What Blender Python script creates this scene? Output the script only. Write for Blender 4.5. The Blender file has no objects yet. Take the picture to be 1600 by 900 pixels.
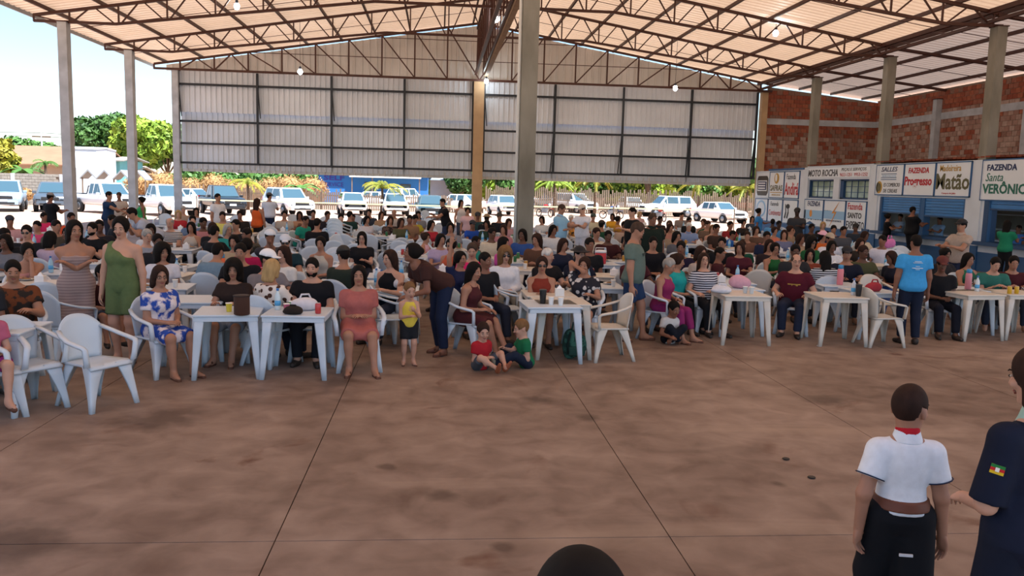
import bpy, bmesh, math, random
import numpy as np
from mathutils import Vector, Matrix

SC = bpy.context.scene
COL = SC.collection
random.seed(7)
RNG = np.random.default_rng(7)

# ------------------------------------------------------------------ camera
F_PX, YAW, PITCH, ROLL, CAMH = 1300.3, .0897, .1226, .0265, 2.2
_fw = np.array([math.sin(YAW)*math.cos(PITCH), math.cos(YAW)*math.cos(PITCH), -math.sin(PITCH)])
_r0 = np.array([math.cos(YAW), -math.sin(YAW), 0.0])
_u0 = np.cross(_r0, _fw)
_rt = math.cos(ROLL)*_r0 + math.sin(ROLL)*_u0
_up = np.cross(_rt, _fw)
cd = bpy.data.cameras.new('camera')
cam = bpy.data.objects.new('camera', cd)
COL.objects.link(cam)
cam.matrix_world = Matrix(((_rt[0], _up[0], -_fw[0], 0), (_rt[1], _up[1], -_fw[1], 0), (_rt[2], _up[2], -_fw[2], CAMH), (0, 0, 0, 1)))
cd.sensor_width = 36
cd.lens = 36*F_PX/1600
cd.clip_start = .05
cd.clip_end = 900
SC.camera = cam

# ------------------------------------------------------------------ sky, sun, exposure
w = bpy.data.worlds.new('sky')
SC.world = w
w.use_nodes = True
nt = w.node_tree
bg = nt.nodes['Background']
sky = nt.nodes.new('ShaderNodeTexSky')
sky.sky_type = 'NISHITA'
sky.sun_disc = False
sky.sun_elevation = math.radians(66)
sky.sun_rotation = math.radians(130)
sky.air_density = 1.0
sky.dust_density = .4
sky.ozone_density = 2.5
nt.links.new(sky.outputs[0], bg.inputs[0])
bg.inputs[1].default_value = .115
sl = bpy.data.lights.new('sun', 'SUN')
sun = bpy.data.objects.new('sun', sl)
COL.objects.link(sun)
sl.energy = 6.8
sl.angle = .01
sl.color = (.94, .975, 1.0)
sun.rotation_euler = Vector((-.32, .26, -.91)).to_track_quat('-Z', 'Y').to_euler()
SC.view_settings.view_transform = 'Standard'
SC.view_settings.look = 'None'
SC.view_settings.gamma = 1
SC.view_settings.use_curve_mapping = False
SC.view_settings.exposure = 1.2

# ------------------------------------------------------------------ helpers
def onz(x, y, z=0.0):
    d = _fw*F_PX + _rt*(x-800) + _up*(450-y)
    t = (z-CAMH)/d[2]
    return np.array([d[0]*t, d[1]*t, z])

def ony(x, y, Y):
    d = _fw*F_PX + _rt*(x-800) + _up*(450-y)
    t = Y/d[1]
    return np.array([d[0]*t, Y, CAMH+d[2]*t])

def hexc(h):
    h = h.lstrip('#')
    if len(h) == 3:
        h = ''.join(c*2 for c in h)
    v = [int(h[i:i+2], 16)/255 for i in (0, 2, 4)]
    return tuple(c/12.92 if c <= .04045 else ((c+.055)/1.055)**2.4 for c in v)

MATS = {}
def mat(key, color='#888888', rough=.7, metal=0.0, noise=0.0, nscale=8.0, bump=0.0, color2=None, emit=0, trans=0.0, spec=.5, pattern=None, stretch=None):
    if key in MATS:
        return MATS[key]
    m = bpy.data.materials.new(key)
    MATS[key] = m
    m.use_nodes = True
    N = m.node_tree.nodes
    Lk = m.node_tree.links.new
    b = N['Principled BSDF']
    c = hexc(color) if isinstance(color, str) else color
    b.inputs['Base Color'].default_value = (*c, 1)
    b.inputs['Roughness'].default_value = rough
    b.inputs['Metallic'].default_value = metal
    b.inputs['Specular IOR Level'].default_value = spec
    if trans:
        b.inputs['Transmission Weight'].default_value = trans
    if emit:
        b.inputs['Emission Color'].default_value = (*c, 1)
        b.inputs['Emission Strength'].default_value = emit
    if noise or bump or pattern:
        tc = N.new('ShaderNodeTexCoord')
        src = tc.outputs['Object']
        if stretch:
            mp = N.new('ShaderNodeMapping')
            mp.inputs['Scale'].default_value = stretch
            Lk(src, mp.inputs[0])
            src = mp.outputs[0]
        c2 = hexc(color2) if color2 else tuple(v*(1-noise) for v in c)
        if pattern == 'stripe':
            t = N.new('ShaderNodeTexWave')
            t.bands_direction = 'Z'
            t.inputs['Scale'].default_value = nscale
            t.inputs['Distortion'].default_value = .6
            t.inputs['Detail'].default_value = 0
            Lk(src, t.inputs[0])
            fac = t.outputs['Fac']
            lo, hi = .45, .55
        elif pattern == 'spots':
            t = N.new('ShaderNodeTexVoronoi')
            t.inputs['Scale'].default_value = nscale
            Lk(src, t.inputs['Vector'])
            fac = t.outputs['Distance']
            lo, hi = .36, .42
        else:
            t = N.new('ShaderNodeTexNoise')
            t.inputs['Scale'].default_value = nscale
            t.inputs['Detail'].default_value = 5
            Lk(src, t.inputs['Vector'])
            fac = t.outputs['Fac']
            lo, hi = (.46, .54) if pattern == 'blotch' else (.3, .7)
        if noise or color2 or pattern:
            r = N.new('ShaderNodeValToRGB')
            r.color_ramp.elements[0].position = lo
            r.color_ramp.elements[1].position = hi
            r.color_ramp.elements[0].color = (*c2, 1)
            r.color_ramp.elements[1].color = (*c, 1)
            Lk(fac, r.inputs[0])
            Lk(r.outputs[0], b.inputs['Base Color'])
        if bump:
            bp = N.new('ShaderNodeBump')
            bp.inputs['Strength'].default_value = bump
            bp.inputs['Distance'].default_value = .02
            Lk(fac, bp.inputs['Height'])
            Lk(bp.outputs[0], b.inputs['Normal'])
    return m

def cloth(c, pat=None, c2=None):
    key = 'cloth_%s_%s_%s' % (c, pat, c2)
    sc = {'stripe': 9, 'spots': 14, 'blotch': 13, 'flower': 9}.get(pat, 25)
    p = 'blotch' if pat == 'flower' else pat
    return mat(key, c, .85, noise=.12, nscale=sc, color2=c2, pattern=p, spec=.2)

def tag(o, label=None, cat=None, group=None, kind=None):
    if label: o['label'] = label
    if cat: o['category'] = cat
    if group: o['group'] = group
    if kind: o['kind'] = kind
    return o

def empty(name, loc=(0, 0, 0), rz=0.0):
    o = bpy.data.objects.new(name, None)
    COL.objects.link(o)
    o.location = [float(v) for v in loc]
    o.rotation_euler = (0, 0, rz)
    o.empty_display_size = .1
    return o

def link(name, me, material, parent=None):
    o = bpy.data.objects.new(name, me)
    COL.objects.link(o)
    if material is not None:
        if not me.materials:
            me.materials.append(material)
        elif me.materials[0] != material:
            o.material_slots[0].link = 'OBJECT'
            o.material_slots[0].material = material
    if parent is not None:
        o.parent = parent
    return o

def copy_tree(o, parent=None):
    c = o.copy()
    COL.objects.link(c)
    if parent is not None:
        c.parent = parent
        c.matrix_parent_inverse = o.matrix_parent_inverse
    for ch in o.children:
        copy_tree(ch, c)
    return c

def np_mesh(name, V, Q, smooth=True):
    V = np.asarray(V, np.float32)
    Q = np.asarray(Q, np.int32)
    me = bpy.data.meshes.new(name)
    n = Q.shape[1]
    me.vertices.add(len(V))
    me.vertices.foreach_set('co', V.ravel())
    me.loops.add(Q.size)
    me.loops.foreach_set('vertex_index', Q.ravel())
    me.polygons.add(len(Q))
    me.polygons.foreach_set('loop_start', np.arange(0, Q.size, n, dtype=np.int32))
    me.update(calc_edges=True)
    me.polygons.foreach_set('use_smooth', np.full(len(Q), smooth))
    me.update()
    return me

class MB:
    """collects pieces of ONE mesh"""
    def __init__(s):
        s.v, s.f = [], []
    def add(s, vs, fs):
        n = len(s.v)
        s.v += [tuple(map(float, v)) for v in vs]
        s.f += [tuple(i+n for i in f) for f in fs]
        return s
    def box(s, c, size, rz=0.0, R=None):
        hx, hy, hz = size[0]/2, size[1]/2, size[2]/2
        vs = [(x, y, z) for z in (-hz, hz) for y in (-hy, hy) for x in (-hx, hx)]
        if R is None and rz:
            R = Matrix.Rotation(rz, 3, 'Z')
        if R is not None:
            vs = [tuple(R @ Vector(v)) for v in vs]
        vs = [(v[0]+c[0], v[1]+c[1], v[2]+c[2]) for v in vs]
        return s.add(vs, [(0, 2, 3, 1), (4, 5, 7, 6), (0, 1, 5, 4), (2, 6, 7, 3), (0, 4, 6, 2), (1, 3, 7, 5)])
    def bb(s, lo, hi):
        return s.box([(a+b)/2 for a, b in zip(lo, hi)], [abs(b-a) for a, b in zip(lo, hi)])
    def bar(s, p, q, w, h, w2=None, h2=None, upv=(0, 0, 1)):
        p, q = Vector(p), Vector(q)
        d = (q-p).normalized()
        u = Vector(upv)
        if abs(d.dot(u)) > .98:
            u = Vector((0, 1, 0))
        x = d.cross(u).normalized()
        y = x.cross(d)
        w2 = w if w2 is None else w2
        h2 = h if h2 is None else h2
        vs = []
        for c, a, b in ((p, w/2, h/2), (q, w2/2, h2/2)):
            vs += [c-x*a-y*b, c+x*a-y*b, c+x*a+y*b, c-x*a+y*b]
        return s.add(vs, [(0, 1, 2, 3), (7, 6, 5, 4), (0, 4, 5, 1), (1, 5, 6, 2), (2, 6, 7, 3), (3, 7, 4, 0)])
    def tube(s, pts, r, n=6, cap=True):
        pts = [Vector(p) for p in pts]
        rs = r if isinstance(r, (list, tuple)) else [r]*len(pts)
        base = len(s.v)
        vs, fs = [], []
        ref = None
        for i, p in enumerate(pts):
            d = (pts[min(i+1, len(pts)-1)]-pts[max(i-1, 0)]).normalized()
            if ref is None:
                ref = Vector((0, 0, 1)) if abs(d.z) < .9 else Vector((1, 0, 0))
            x = d.cross(ref).normalized()
            y = d.cross(x).normalized()
            ref = -y if y.dot(ref) < 0 else y
            x = d.cross(ref).normalized()
            y = ref
            for k in range(n):
                a = 2*math.pi*k/n
                vs.append(p+(x*math.cos(a)+y*math.sin(a))*rs[i])
        for i in range(len(pts)-1):
            for k in range(n):
                fs.append((i*n+k, i*n+(k+1) % n, (i+1)*n+(k+1) % n, (i+1)*n+k))
        if cap:
            fs.append(tuple(range(n)))
            fs.append(tuple(reversed(range((len(pts)-1)*n, len(pts)*n))))
        return s.add(vs, fs)
    def lathe(s, prof, c=(0, 0, 0), n=16, axis='Z', R=None):
        vs, fs = [], []
        for r, z in prof:
            for k in range(n):
                a = 2*math.pi*k/n
                v = Vector((r*math.cos(a), r*math.sin(a), z))
                if axis == 'X': v = Vector((v.z, v.x, v.y))
                if axis == 'Y': v = Vector((v.x, v.z, v.y))
                if R is not None: v = R @ v
                vs.append(v+Vector(c))
        for i in range(len(prof)-1):
            for k in range(n):
                fs.append((i*n+k, i*n+(k+1) % n, (i+1)*n+(k+1) % n, (i+1)*n+k))
        fs.append(tuple(reversed(range(n))))
        fs.append(tuple(range((len(prof)-1)*n, len(prof)*n)))
        return s.add(vs, fs)
    def sphere(s, c, r, n=10, m=6):
        rr = r if isinstance(r, (list, tuple)) else (r, r, r)
        vs, fs = [], []
        for i in range(m+1):
            t = math.pi*i/m
            for k in range(n):
                a = 2*math.pi*k/n
                vs.append((c[0]+rr[0]*math.sin(t)*math.cos(a), c[1]+rr[1]*math.sin(t)*math.sin(a), c[2]+rr[2]*math.cos(t)))
        for i in range(m):
            for k in range(n):
                fs.append((i*n+k, (i+1)*n+k, (i+1)*n+(k+1) % n, i*n+(k+1) % n))
        return s.add(vs, fs)
    def prism(s, poly, axis, a, b):
        """polygon in the plane across `axis`, extruded from a to b"""
        n = len(poly)
        def pt(p, t):
            return {'X': (t, p[0], p[1]), 'Y': (p[0], t, p[1]), 'Z': (p[0], p[1], t)}[axis]
        vs = [pt(p, a) for p in poly]+[pt(p, b) for p in poly]
        fs = [tuple(range(n)), tuple(reversed(range(n, 2*n)))]
        fs += [((i+1) % n, i, n+i, n+(i+1) % n) for i in range(n)]
        return s.add(vs, fs)
    def grid(s, P, thick=None):
        """P[i][j] points -> sheet (both sides and rim when thick is a vector)"""
        ni, nj = len(P), len(P[0])
        vs = [p for row in P for p in row]
        fs = [(i*nj+j, i*nj+j+1, (i+1)*nj+j+1, (i+1)*nj+j) for i in range(ni-1) for j in range(nj-1)]
        if thick is None:
            return s.add(vs, fs)
        t = Vector(thick) if not callable(thick) else None
        m = len(vs)
        v2 = [Vector(p)+t for p in vs] if t is not None else [thick(Vector(p)) for p in vs]
        fs += [tuple(m+k for k in reversed(f)) for f in list(fs)]
        rim = [j for j in range(nj)]+[i*nj+nj-1 for i in range(1, ni)]+[(ni-1)*nj+j for j in range(nj-2, -1, -1)]+[i*nj for i in range(ni-2, 0, -1)]
        for k in range(len(rim)):
            a, b = rim[k], rim[(k+1) % len(rim)]
            fs.append((b, a, m+a, m+b))
        return s.add(vs+v2, fs)
    def mesh(s, name, smooth=False, fix=True, bevel=0.0):
        me = bpy.data.meshes.new(name)
        me.from_pydata(s.v, [], s.f)
        if fix or bevel:
            bm = bmesh.new()
            bm.from_mesh(me)
            if bevel:
                bmesh.ops.bevel(bm, geom=[e for e in bm.edges if len(e.link_faces) == 2 and e.calc_face_angle(0) > .7], offset=bevel, segments=2, affect='EDGES', profile=.6)
            bmesh.ops.recalc_face_normals(bm, faces=bm.faces)
            bm.to_mesh(me)
            bm.free()
        if smooth:
            me.polygons.foreach_set('use_smooth', [True]*len(me.polygons))
        return me
    def build(s, name, material, parent=None, smooth=False, bevel=0.0, fix=True):
        return link(name, s.mesh(name, smooth, fix, bevel), material, parent)

def text(body, size, material, parent, loc, R, name='lettering', width=None, shear=0.0, bold=0.0, depth=.004, height=None):
    """flat painted lettering; R maps text x,y,z to the world, loc is the centre"""
    cu = bpy.data.curves.new(name, 'FONT')
    cu.body = body
    cu.size = size
    cu.align_x = 'CENTER'
    cu.align_y = 'CENTER'
    cu.shear = shear
    cu.offset = bold
    cu.extrude = depth
    cu.resolution_u = 2
    o = bpy.data.objects.new(name, cu)
    COL.objects.link(o)
    dg = bpy.context.evaluated_depsgraph_get()
    me = bpy.data.meshes.new_from_object(o.evaluated_get(dg))
    bpy.data.objects.remove(o)
    bpy.data.curves.remove(cu)
    n = len(me.vertices)
    co = np.zeros(n*3, np.float32)
    me.vertices.foreach_get('co', co)
    co = co.reshape(-1, 3)
    co[:, :2] -= (co[:, :2].max(0)+co[:, :2].min(0))/2
    ext = co[:, :2].max(0)-co[:, :2].min(0)
    if width: co[:, 0] *= width/ext[0]
    if height: co[:, 1] *= height/ext[1]
    co = co @ np.array(R, np.float32).T + np.array(loc, np.float32)
    me.vertices.foreach_set('co', co.ravel())
    me.update()
    me.materials.clear()
    me.name = name
    return link(name, me, material, parent)
# ================================================================== the hall
XL, XR, YG, EAV, XC = -12.67, 16.44, 42.07, 7.24, 1.885
XW = 22.5
YF = -1.5
BAY = 6.0
COLY = [YG-BAY*k for k in range(9)]
RIDGE, SLOPE, ASLOPE = 10.0, .163, .11
def chord_z(x):                                                       # top chord of the trusses
    if x <= XR: return RIDGE-SLOPE*abs(x-XC)
    return RIDGE-SLOPE*(XR-XC)-ASLOPE*(x-XR)
def roof_z(x): return chord_z(x)+.16

M_CONC = mat('precast_concrete', '#c4c8cc', .85, noise=.2, nscale=2.2, bump=.25, color2='#a6a9ac')
M_CONC2 = mat('weathered_concrete', '#98958a', .9, noise=.4, nscale=1.6, bump=.3, color2='#6a675c', stretch=(1, 1, .35))
M_TANCOL = mat('painted_column', '#c2a27c', .8, noise=.2, nscale=2)
M_RUST = mat('oxide_steel', '#4a2416', .55, noise=.35, nscale=3)
M_DARK = mat('dark_blue_steel', '#1c232e', .5, noise=.2, nscale=3)
M_ROOF = mat('roof_sheet', '#e2d6cc', .5, noise=.16, nscale=.5, color2='#d2c2b6', metal=.0)
def translucent(m, col):
    N, Lk = m.node_tree.nodes, m.node_tree.links.new
    b, out = N['Principled BSDF'], N['Material Output']
    t = N.new('ShaderNodeBsdfTranslucent')
    t.inputs[0].default_value = (*col, 1)
    ad = N.new('ShaderNodeAddShader')
    Lk(b.outputs[0], ad.inputs[0])
    Lk(t.outputs[0], ad.inputs[1])
    Lk(ad.outputs[0], out.inputs[0])
translucent(M_ROOF, (.150, .094, .058))                               # peach transmission added to brighten the underside, in place of ground bounce
M_ROOF2 = mat('aisle_roof_sheet', '#cdbfb4', .6, noise=.16, nscale=.5, color2='#bba99c')
translucent(M_ROOF2, (.085, .064, .052))  # darker copy with less added glow, for the dimmer aisle underside
M_GABLE = mat('gable_sheet', '#dfdedb', .5, noise=.15, nscale=.6, color2='#cbc9c4', metal=.1)
M_DOOR = mat('curtain_sheet', '#e2e9f2', .45, noise=.1, nscale=.5, color2='#cfd6df')
M_RIM = mat('galvanised', '#9aa0a6', .45, metal=.6)

# --- floor: concrete slabs stained by red earth
def floor_material():
    m = bpy.data.materials.new('stained_floor')
    m.use_nodes = True
    N, Lk = m.node_tree.nodes, m.node_tree.links.new
    b = N['Principled BSDF']
    b.inputs['Specular IOR Level'].default_value = .35
    g = N.new('ShaderNodeNewGeometry')
    def noise(scale, detail=6, dist=0.0, stretch=None):
        n = N.new('ShaderNodeTexNoise')
        n.inputs['Scale'].default_value = scale
        n.inputs['Detail'].default_value = detail
        n.inputs['Distortion'].default_value = dist
        src = g.outputs['Position']
        if stretch:
            mp = N.new('ShaderNodeMapping')
            mp.inputs['Scale'].default_value = stretch
            Lk(src, mp.inputs[0])
            src = mp.outputs[0]
        Lk(src, n.inputs['Vector'])
        return n.outputs['Fac']
    def ramp(f, p0, p1, c0, c1):
        r = N.new('ShaderNodeValToRGB')
        r.color_ramp.elements[0].position, r.color_ramp.elements[1].position = p0, p1
        r.color_ramp.elements[0].color, r.color_ramp.elements[1].color = (*c0, 1), (*c1, 1)
        Lk(f, r.inputs[0])
        return r.outputs[0]
    def mix(fac, a, c, mode='MIX'):
        x = N.new('ShaderNodeMix')
        x.data_type = 'RGBA'
        x.blend_type = mode
        if isinstance(fac, float): x.inputs[0].default_value = fac
        else: Lk(fac, x.inputs[0])
        Lk(a, x.inputs[6])
        Lk(c, x.inputs[7]) if not isinstance(c, tuple) else setattr(x.inputs[7], 'default_value', (*c, 1))
        return x.outputs[2]
    base = ramp(noise(.42, 7, .6), .34, .68, hexc('#665043'), hexc('#978172'))
    fine = ramp(noise(3.1, 8, .4), .3, .75, hexc('#4e3c32'), hexc('#a99686'))
    c = mix(.42, base, fine)
    blot = ramp(noise(.9, 5, 1.2), .62, .72, (0, 0, 0), (1, 1, 1))
    c = mix(blot, c, hexc('#5e3e2f'))
    streak = ramp(noise(1.0, 4, .5, (.25, 1.6, 1)), .60, .76, (0, 0, 0), (.6, .6, .6))
    c = mix(streak, c, hexc('#a8937f'))
    damp = ramp(noise(.55, 3, .3), .68, .73, (0, 0, 0), (.55, .55, .55))
    c = mix(damp, c, hexc('#55382a'))
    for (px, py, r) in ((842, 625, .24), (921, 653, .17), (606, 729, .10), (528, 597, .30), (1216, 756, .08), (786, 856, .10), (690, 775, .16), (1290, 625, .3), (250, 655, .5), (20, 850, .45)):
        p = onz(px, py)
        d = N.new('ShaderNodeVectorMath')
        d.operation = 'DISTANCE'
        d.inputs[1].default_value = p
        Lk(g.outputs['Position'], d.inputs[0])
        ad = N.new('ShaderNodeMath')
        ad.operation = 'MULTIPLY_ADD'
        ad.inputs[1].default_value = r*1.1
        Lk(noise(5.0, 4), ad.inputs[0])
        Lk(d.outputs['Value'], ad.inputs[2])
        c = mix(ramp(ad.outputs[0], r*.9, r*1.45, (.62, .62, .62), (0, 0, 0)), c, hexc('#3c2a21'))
    Lk(c, b.inputs['Base Color'])
    rr = N.new('ShaderNodeMapRange')
    rr.inputs[3].default_value, rr.inputs[4].default_value = .42, .75
    Lk(noise(1.2), rr.inputs[0])
    Lk(rr.outputs[0], b.inputs['Roughness'])
    bp = N.new('ShaderNodeBump')
    bp.inputs['Strength'].default_value = .15
    bp.inputs['Distance'].default_value = .01
    Lk(noise(14, 6), bp.inputs['Height'])
    Lk(bp.outputs[0], b.inputs['Normal'])
    return m
M_FLOOR = floor_material()
fl = MB().bb((-13.6, YF, -.30), (XW, YG+.6, -.02)).build('floor', mat('floor_joint_mortar', '#5e4232', .95))
tag(fl, kind='structure')
xs = [1.5+2.47*k for k in range(-7, 10)]
xs[0], xs[-1] = -13.6, XW
ys = [YF]+[4.97+6.2*k for k in range(-2, 7)]+[YG+.6]
for i in range(len(xs)-1):
    for j in range(len(ys)-1):
        MB().bb((xs[i]+.004, ys[j]+.004, -.03), (xs[i+1]-.004, ys[j+1]-.004, 0)).build('floor_slab', M_FLOOR, fl)

# --- columns
def column(name, x, y, ztop, wx, wy, m, label, group=None, base=0.0):
    r = empty(name, (x, y, base))
    tag(r, label, 'column', group)
    s = MB()
    n = 9
    for i in range(n):                                                # slightly uneven cast lifts
        z0, z1 = (ztop-base)*i/n, (ztop-base)*(i+1)/n
        j = random.uniform(-.004, .004)
        s.bb((-wx/2-j, -wy/2-j, z0), (wx/2+j, wy/2+j, z1))
    s.build('shaft', m, r)
    MB().bb((-wx/2-.03, -wy/2-.03, ztop-base), (wx/2+.03, wy/2+.03, ztop-base+.03)).build('bearing_plate', M_RUST, r)
    return r
order_l = ['gable corner column at the open left side', 'second concrete column in from the gable on the open left side', 'nearest concrete column at the open left side, left of the frame', 'concrete column of the left row just out of the frame']
for k in range(4):
    column('concrete_column', XL, COLY[k], EAV, .30, .34, M_CONC, order_l[k], 'side columns')
order_r = ['tan concrete column at the right end of the gable', 'concrete column between the seal signs and the narrow windows', 'concrete column between the narrow windows and the shuttered counter', 'nearest concrete column on the right, beside the last green sign', 'concrete column of the right row just out of the frame']
for k in range(5):
    column('concrete_column', XR, COLY[k], EAV-.02, .31, .36, M_TANCOL if k == 0 else M_CONC2, order_r[k], 'side columns')
cc = column('concrete_column', XC, COLY[4]+.2, 8.9, .35, .38, M_CONC2, 'tall grey concrete column rising in the middle of the crowd')
MB().tube([(-.22, -.12, .3), (-.22, -.12, 8.4)], .035, 8).build('drain_pipe', mat('pvc_pipe', '#d5d6d2', .5), cc, smooth=True)
column('concrete_column', XC, YG, EAV, .5, .4, M_TANCOL, 'tan painted column in the middle of the far gable')

# --- roof sheets: trapezoidal metal, three strips
def roof_sheet(name, x0, x1):
    s = MB()
    xsn = [x0, x1]
    P = []
    pitch = .34
    yy = []
    y = YF
    while y < YG+.9:
        yy += [(y, 0), (y+.2, 0), (y+.23, .035), (y+.31, .035)]
        y += pitch
    for (y, dz) in yy:
        P.append([(x, y, roof_z(x)+dz) for x in xsn])
    s.grid(P)
    return s.build(name, M_ROOF if x1 < XW else M_ROOF2, ROOF)
ROOF = empty('ceiling', (0, 0, 0))
tag(ROOF, kind='structure')
roof_sheet('roof_sheet', XL-1.25, XC)
roof_sheet('roof_sheet', XC, XR)
roof_sheet('roof_sheet', XR, XW+.5)
MB().bb((XL-1.30, YF, roof_z(XL-1.25)-.12), (XL-1.24, YG+.9, roof_z(XL-1.25)+.06)).build('eave_trim', M_RIM, ROOF)
# purlins
px = [XC+d for d in [-.35, -1.75, -3.4, -5.05, -6.7, -8.35, -10.0, -11.65, -13.3, -15.0, .35, 1.75, 3.4, 5.05, 6.7, 8.35, 10.0, 11.65, 13.3, 14.8, 16.5, 18.2, 19.9]]
for x in px:
    if XL-1.25 < x < XW:
        MB().bb((x-.035, YF, chord_z(x)+.03), (x+.035, YG+.3, chord_z(x)+.15)).build('purlin', M_RUST, ROOF)
# sag rods between purlins
for k in range(0, 7):
    y = YG-3-BAY*k
    for sgn in (-1, 1):
        a = XC+sgn*.4
        b = XL-1 if sgn < 0 else XW
        mid = [a+(b-a)*t for t in np.linspace(0, 1, 7)]
        MB().tube([(x, y, chord_z(x)+.06) for x in mid], .012, 4).build('sag_rod', M_RUST, ROOF)

# --- roof trusses
def bottom_z(x):
    a = abs(x-XC)
    zf = RIDGE-SLOPE*4.2-.93
    if a < 4.2: return zf
    sl = EAV+.02
    xe = (XC-XL)-1.7
    if a > xe: return sl
    t = (a-4.2)/(xe-4.2)
    return zf+(sl-zf)*t
def truss(y, label):
    r = empty('roof_truss', (0, y, 0))
    tag(r, label, 'truss', 'roof trusses')
    def pair(name, pts, wd, hd):
        s = MB()
        for a, b in zip(pts[:-1], pts[1:]):
            s.bar((a[0], 0, a[1]), (b[0], 0, b[1]), wd, hd, upv=(0, 1, 0))
        return s.build(name, M_RUST, r)
    xl, xr = XL-.95, XR+.1
    for sg in (-1, 1):
        xe = xl if sg < 0 else xr
        pair('top_chord', [(xe, chord_z(xe)-.03), (XC, chord_z(XC)-.03)], .10, .09)
    pair('bottom_chord', [(xl, EAV+.02), (XL+1.7, EAV+.02), (XC-4.2, bottom_z(XC-4.2)), (XC+4.2, bottom_z(XC+4.2)), (XR-1.7, EAV+.02), (xr, EAV+.02)], .09, .08)
    pair('end_post', [(xl, EAV), (xl, chord_z(xl))], .05, .05)
    pair('end_diagonal', [(xl, chord_z(xl)-.03), (XL, EAV)], .04, .04)
    for sg, n in ((-1, 9), (1, 9)):
        x0 = XC
        x1 = XL+.2 if sg < 0 else XR-.2
        nodes = [x0+(x1-x0)*i/n for i in range(n+1)]
        for i in range(1, n+1):
            x = nodes[i]
            pair('web_post', [(x, bottom_z(x)), (x, chord_z(x))], .05, .05)
        for i in range(n):
            a, b = nodes[i], nodes[i+1]
            m = (a+b)/2
            pair('web_diagonal', [(m, chord_z(m)), (a+.12*sg, bottom_z(a+.12*sg))], .045, .045)
            pair('web_diagonal', [(m+.1*sg, chord_z(m+.1*sg)), (b-.08*sg, bottom_z(b-.08*sg))], .045, .045)
    # rafter running on over the right aisle
    pair('aisle_rafter', [(XR-.1, chord_z(XR)-.05), (XW-.1, chord_z(XW)-.05)], .09, .16)
    return r
tn = ['roof truss next to the gable, its lower chord crossing above the far curtain', 'third roof truss from the gable, at the nearest left column', 'fourth roof truss from the gable, cut by the top of the frame', 'roof truss overhead just above the frame']
for k in range(1, 5):
    truss(COLY[k], tn[k-1] if k > 1 else 'second roof truss from the gable with an arched lower chord')
# gable truss (flat bottom chord)
r = empty('roof_truss', (0, YG-.25, 0))
tag(r, 'gable truss with a straight lower chord and one-way diagonals', 'truss', 'roof trusses')
def gb(name, a, b, wd=.07, hd=.07):
    return MB().bar((a[0], 0, a[1]), (b[0], 0, b[1]), wd, hd, upv=(0, 1, 0)).build(name, M_RUST, r)
gb('bottom_chord', (XL-.9, EAV+.04), (XR+.3, EAV+.04), .10, .09)
gb('top_chord', (XL-.9, chord_z(XL-.9)), (XC, chord_z(XC)), .10, .09)
gb('top_chord', (XC, chord_z(XC)), (XR+.3, chord_z(XR+.3)), .10, .09)
gb('end_post', (XL-.9, EAV), (XL-.9, chord_z(XL-.9)))
for sg in (-1, 1):
    W = (XC-XL-.3) if sg < 0 else (XR-XC-.3)
    n = 9
    for i in range(1, n+1):
        x = XC+sg*W*i/n
        gb('web_post', (x, EAV), (x, chord_z(x)))
        xa = XC+sg*W*(i-1)/n
        if i <= 7: gb('web_diagonal', (x, chord_z(x)), (xa, EAV+.05), .06, .06)
        else:
            xm = (x+xa)/2
            gb('web_diagonal', (xm, chord_z(xm)), (xa, EAV+.05), .06, .06)
            gb('web_diagonal', (xm, chord_z(xm)), (x, EAV+.05), .06, .06)
for z in (EAV+.95, EAV+1.9):
    half = (chord_z(XC)-z)/SLOPE-.2
    MB().bar((XC-half, .05, z), (XC+half, .05, z), .03, .03).build('tie_rod', M_RUST, r)
# ridge girder on the column line
r = empty('ridge_girder', (XC, 0, 0))
tag(r, 'lattice girder running under the ridge towards the far gable', 'girder')
y0, y1 = COLY[4]+.5, YG-.5
for dx in (-.16, .16):
    MB().bar((dx, y0, 7.62), (dx, y1, 7.62), .08, .12).build('bottom_chord', M_RUST, r)
    MB().bar((dx, y0, 9.7), (dx, y1, 9.7), .08, .10).build('top_chord', M_RUST, r)
    nn = 16
    for i in range(nn):
        a, b = y0+(y1-y0)*i/nn, y0+(y1-y0)*(i+1)/nn
        MB().bar((dx, a, 7.62), (dx, (a+b)/2, 9.7), .05, .05).build('web_diagonal', M_RUST, r)
        MB().bar((dx, (a+b)/2, 9.7), (dx, b, 7.62), .05, .05).build('web_diagonal', M_RUST, r)
MB().bb((-.26, y0, 7.5), (-.20, y1, 7.62)).build('side_plate', M_RUST, r)
MB().bb((.22, y0, 7.45), (.40, y1, 7.66)).build('timber_plank', mat('bare_timber', '#a98f70', .8, noise=.2, nscale=3), r)
# eave girder on the right column line
for dx in (0,):
    r = empty('eave_girder', (XR, 0, 0))
    tag(r, 'dark steel girder running along the tops of the right columns', 'girder')
    MB().bar((-.35, COLY[4], chord_z(XR)+.02), (-.35, YG, chord_z(XR)+.02), .12, .14).build('top_chord', M_RUST, r)
    MB().bar((-.35, COLY[4], chord_z(XR)-.28), (-.35, YG, chord_z(XR)-.28), .10, .10).build('bottom_chord', M_RUST, r)
    for k in range(12):
        a = COLY[4]+(YG-COLY[4])*k/12
        MB().bar((-.35, a, chord_z(XR)-.28), (-.35, a+1, chord_z(XR)), .05, .05).build('web_diagonal', M_RUST, r)

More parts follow.
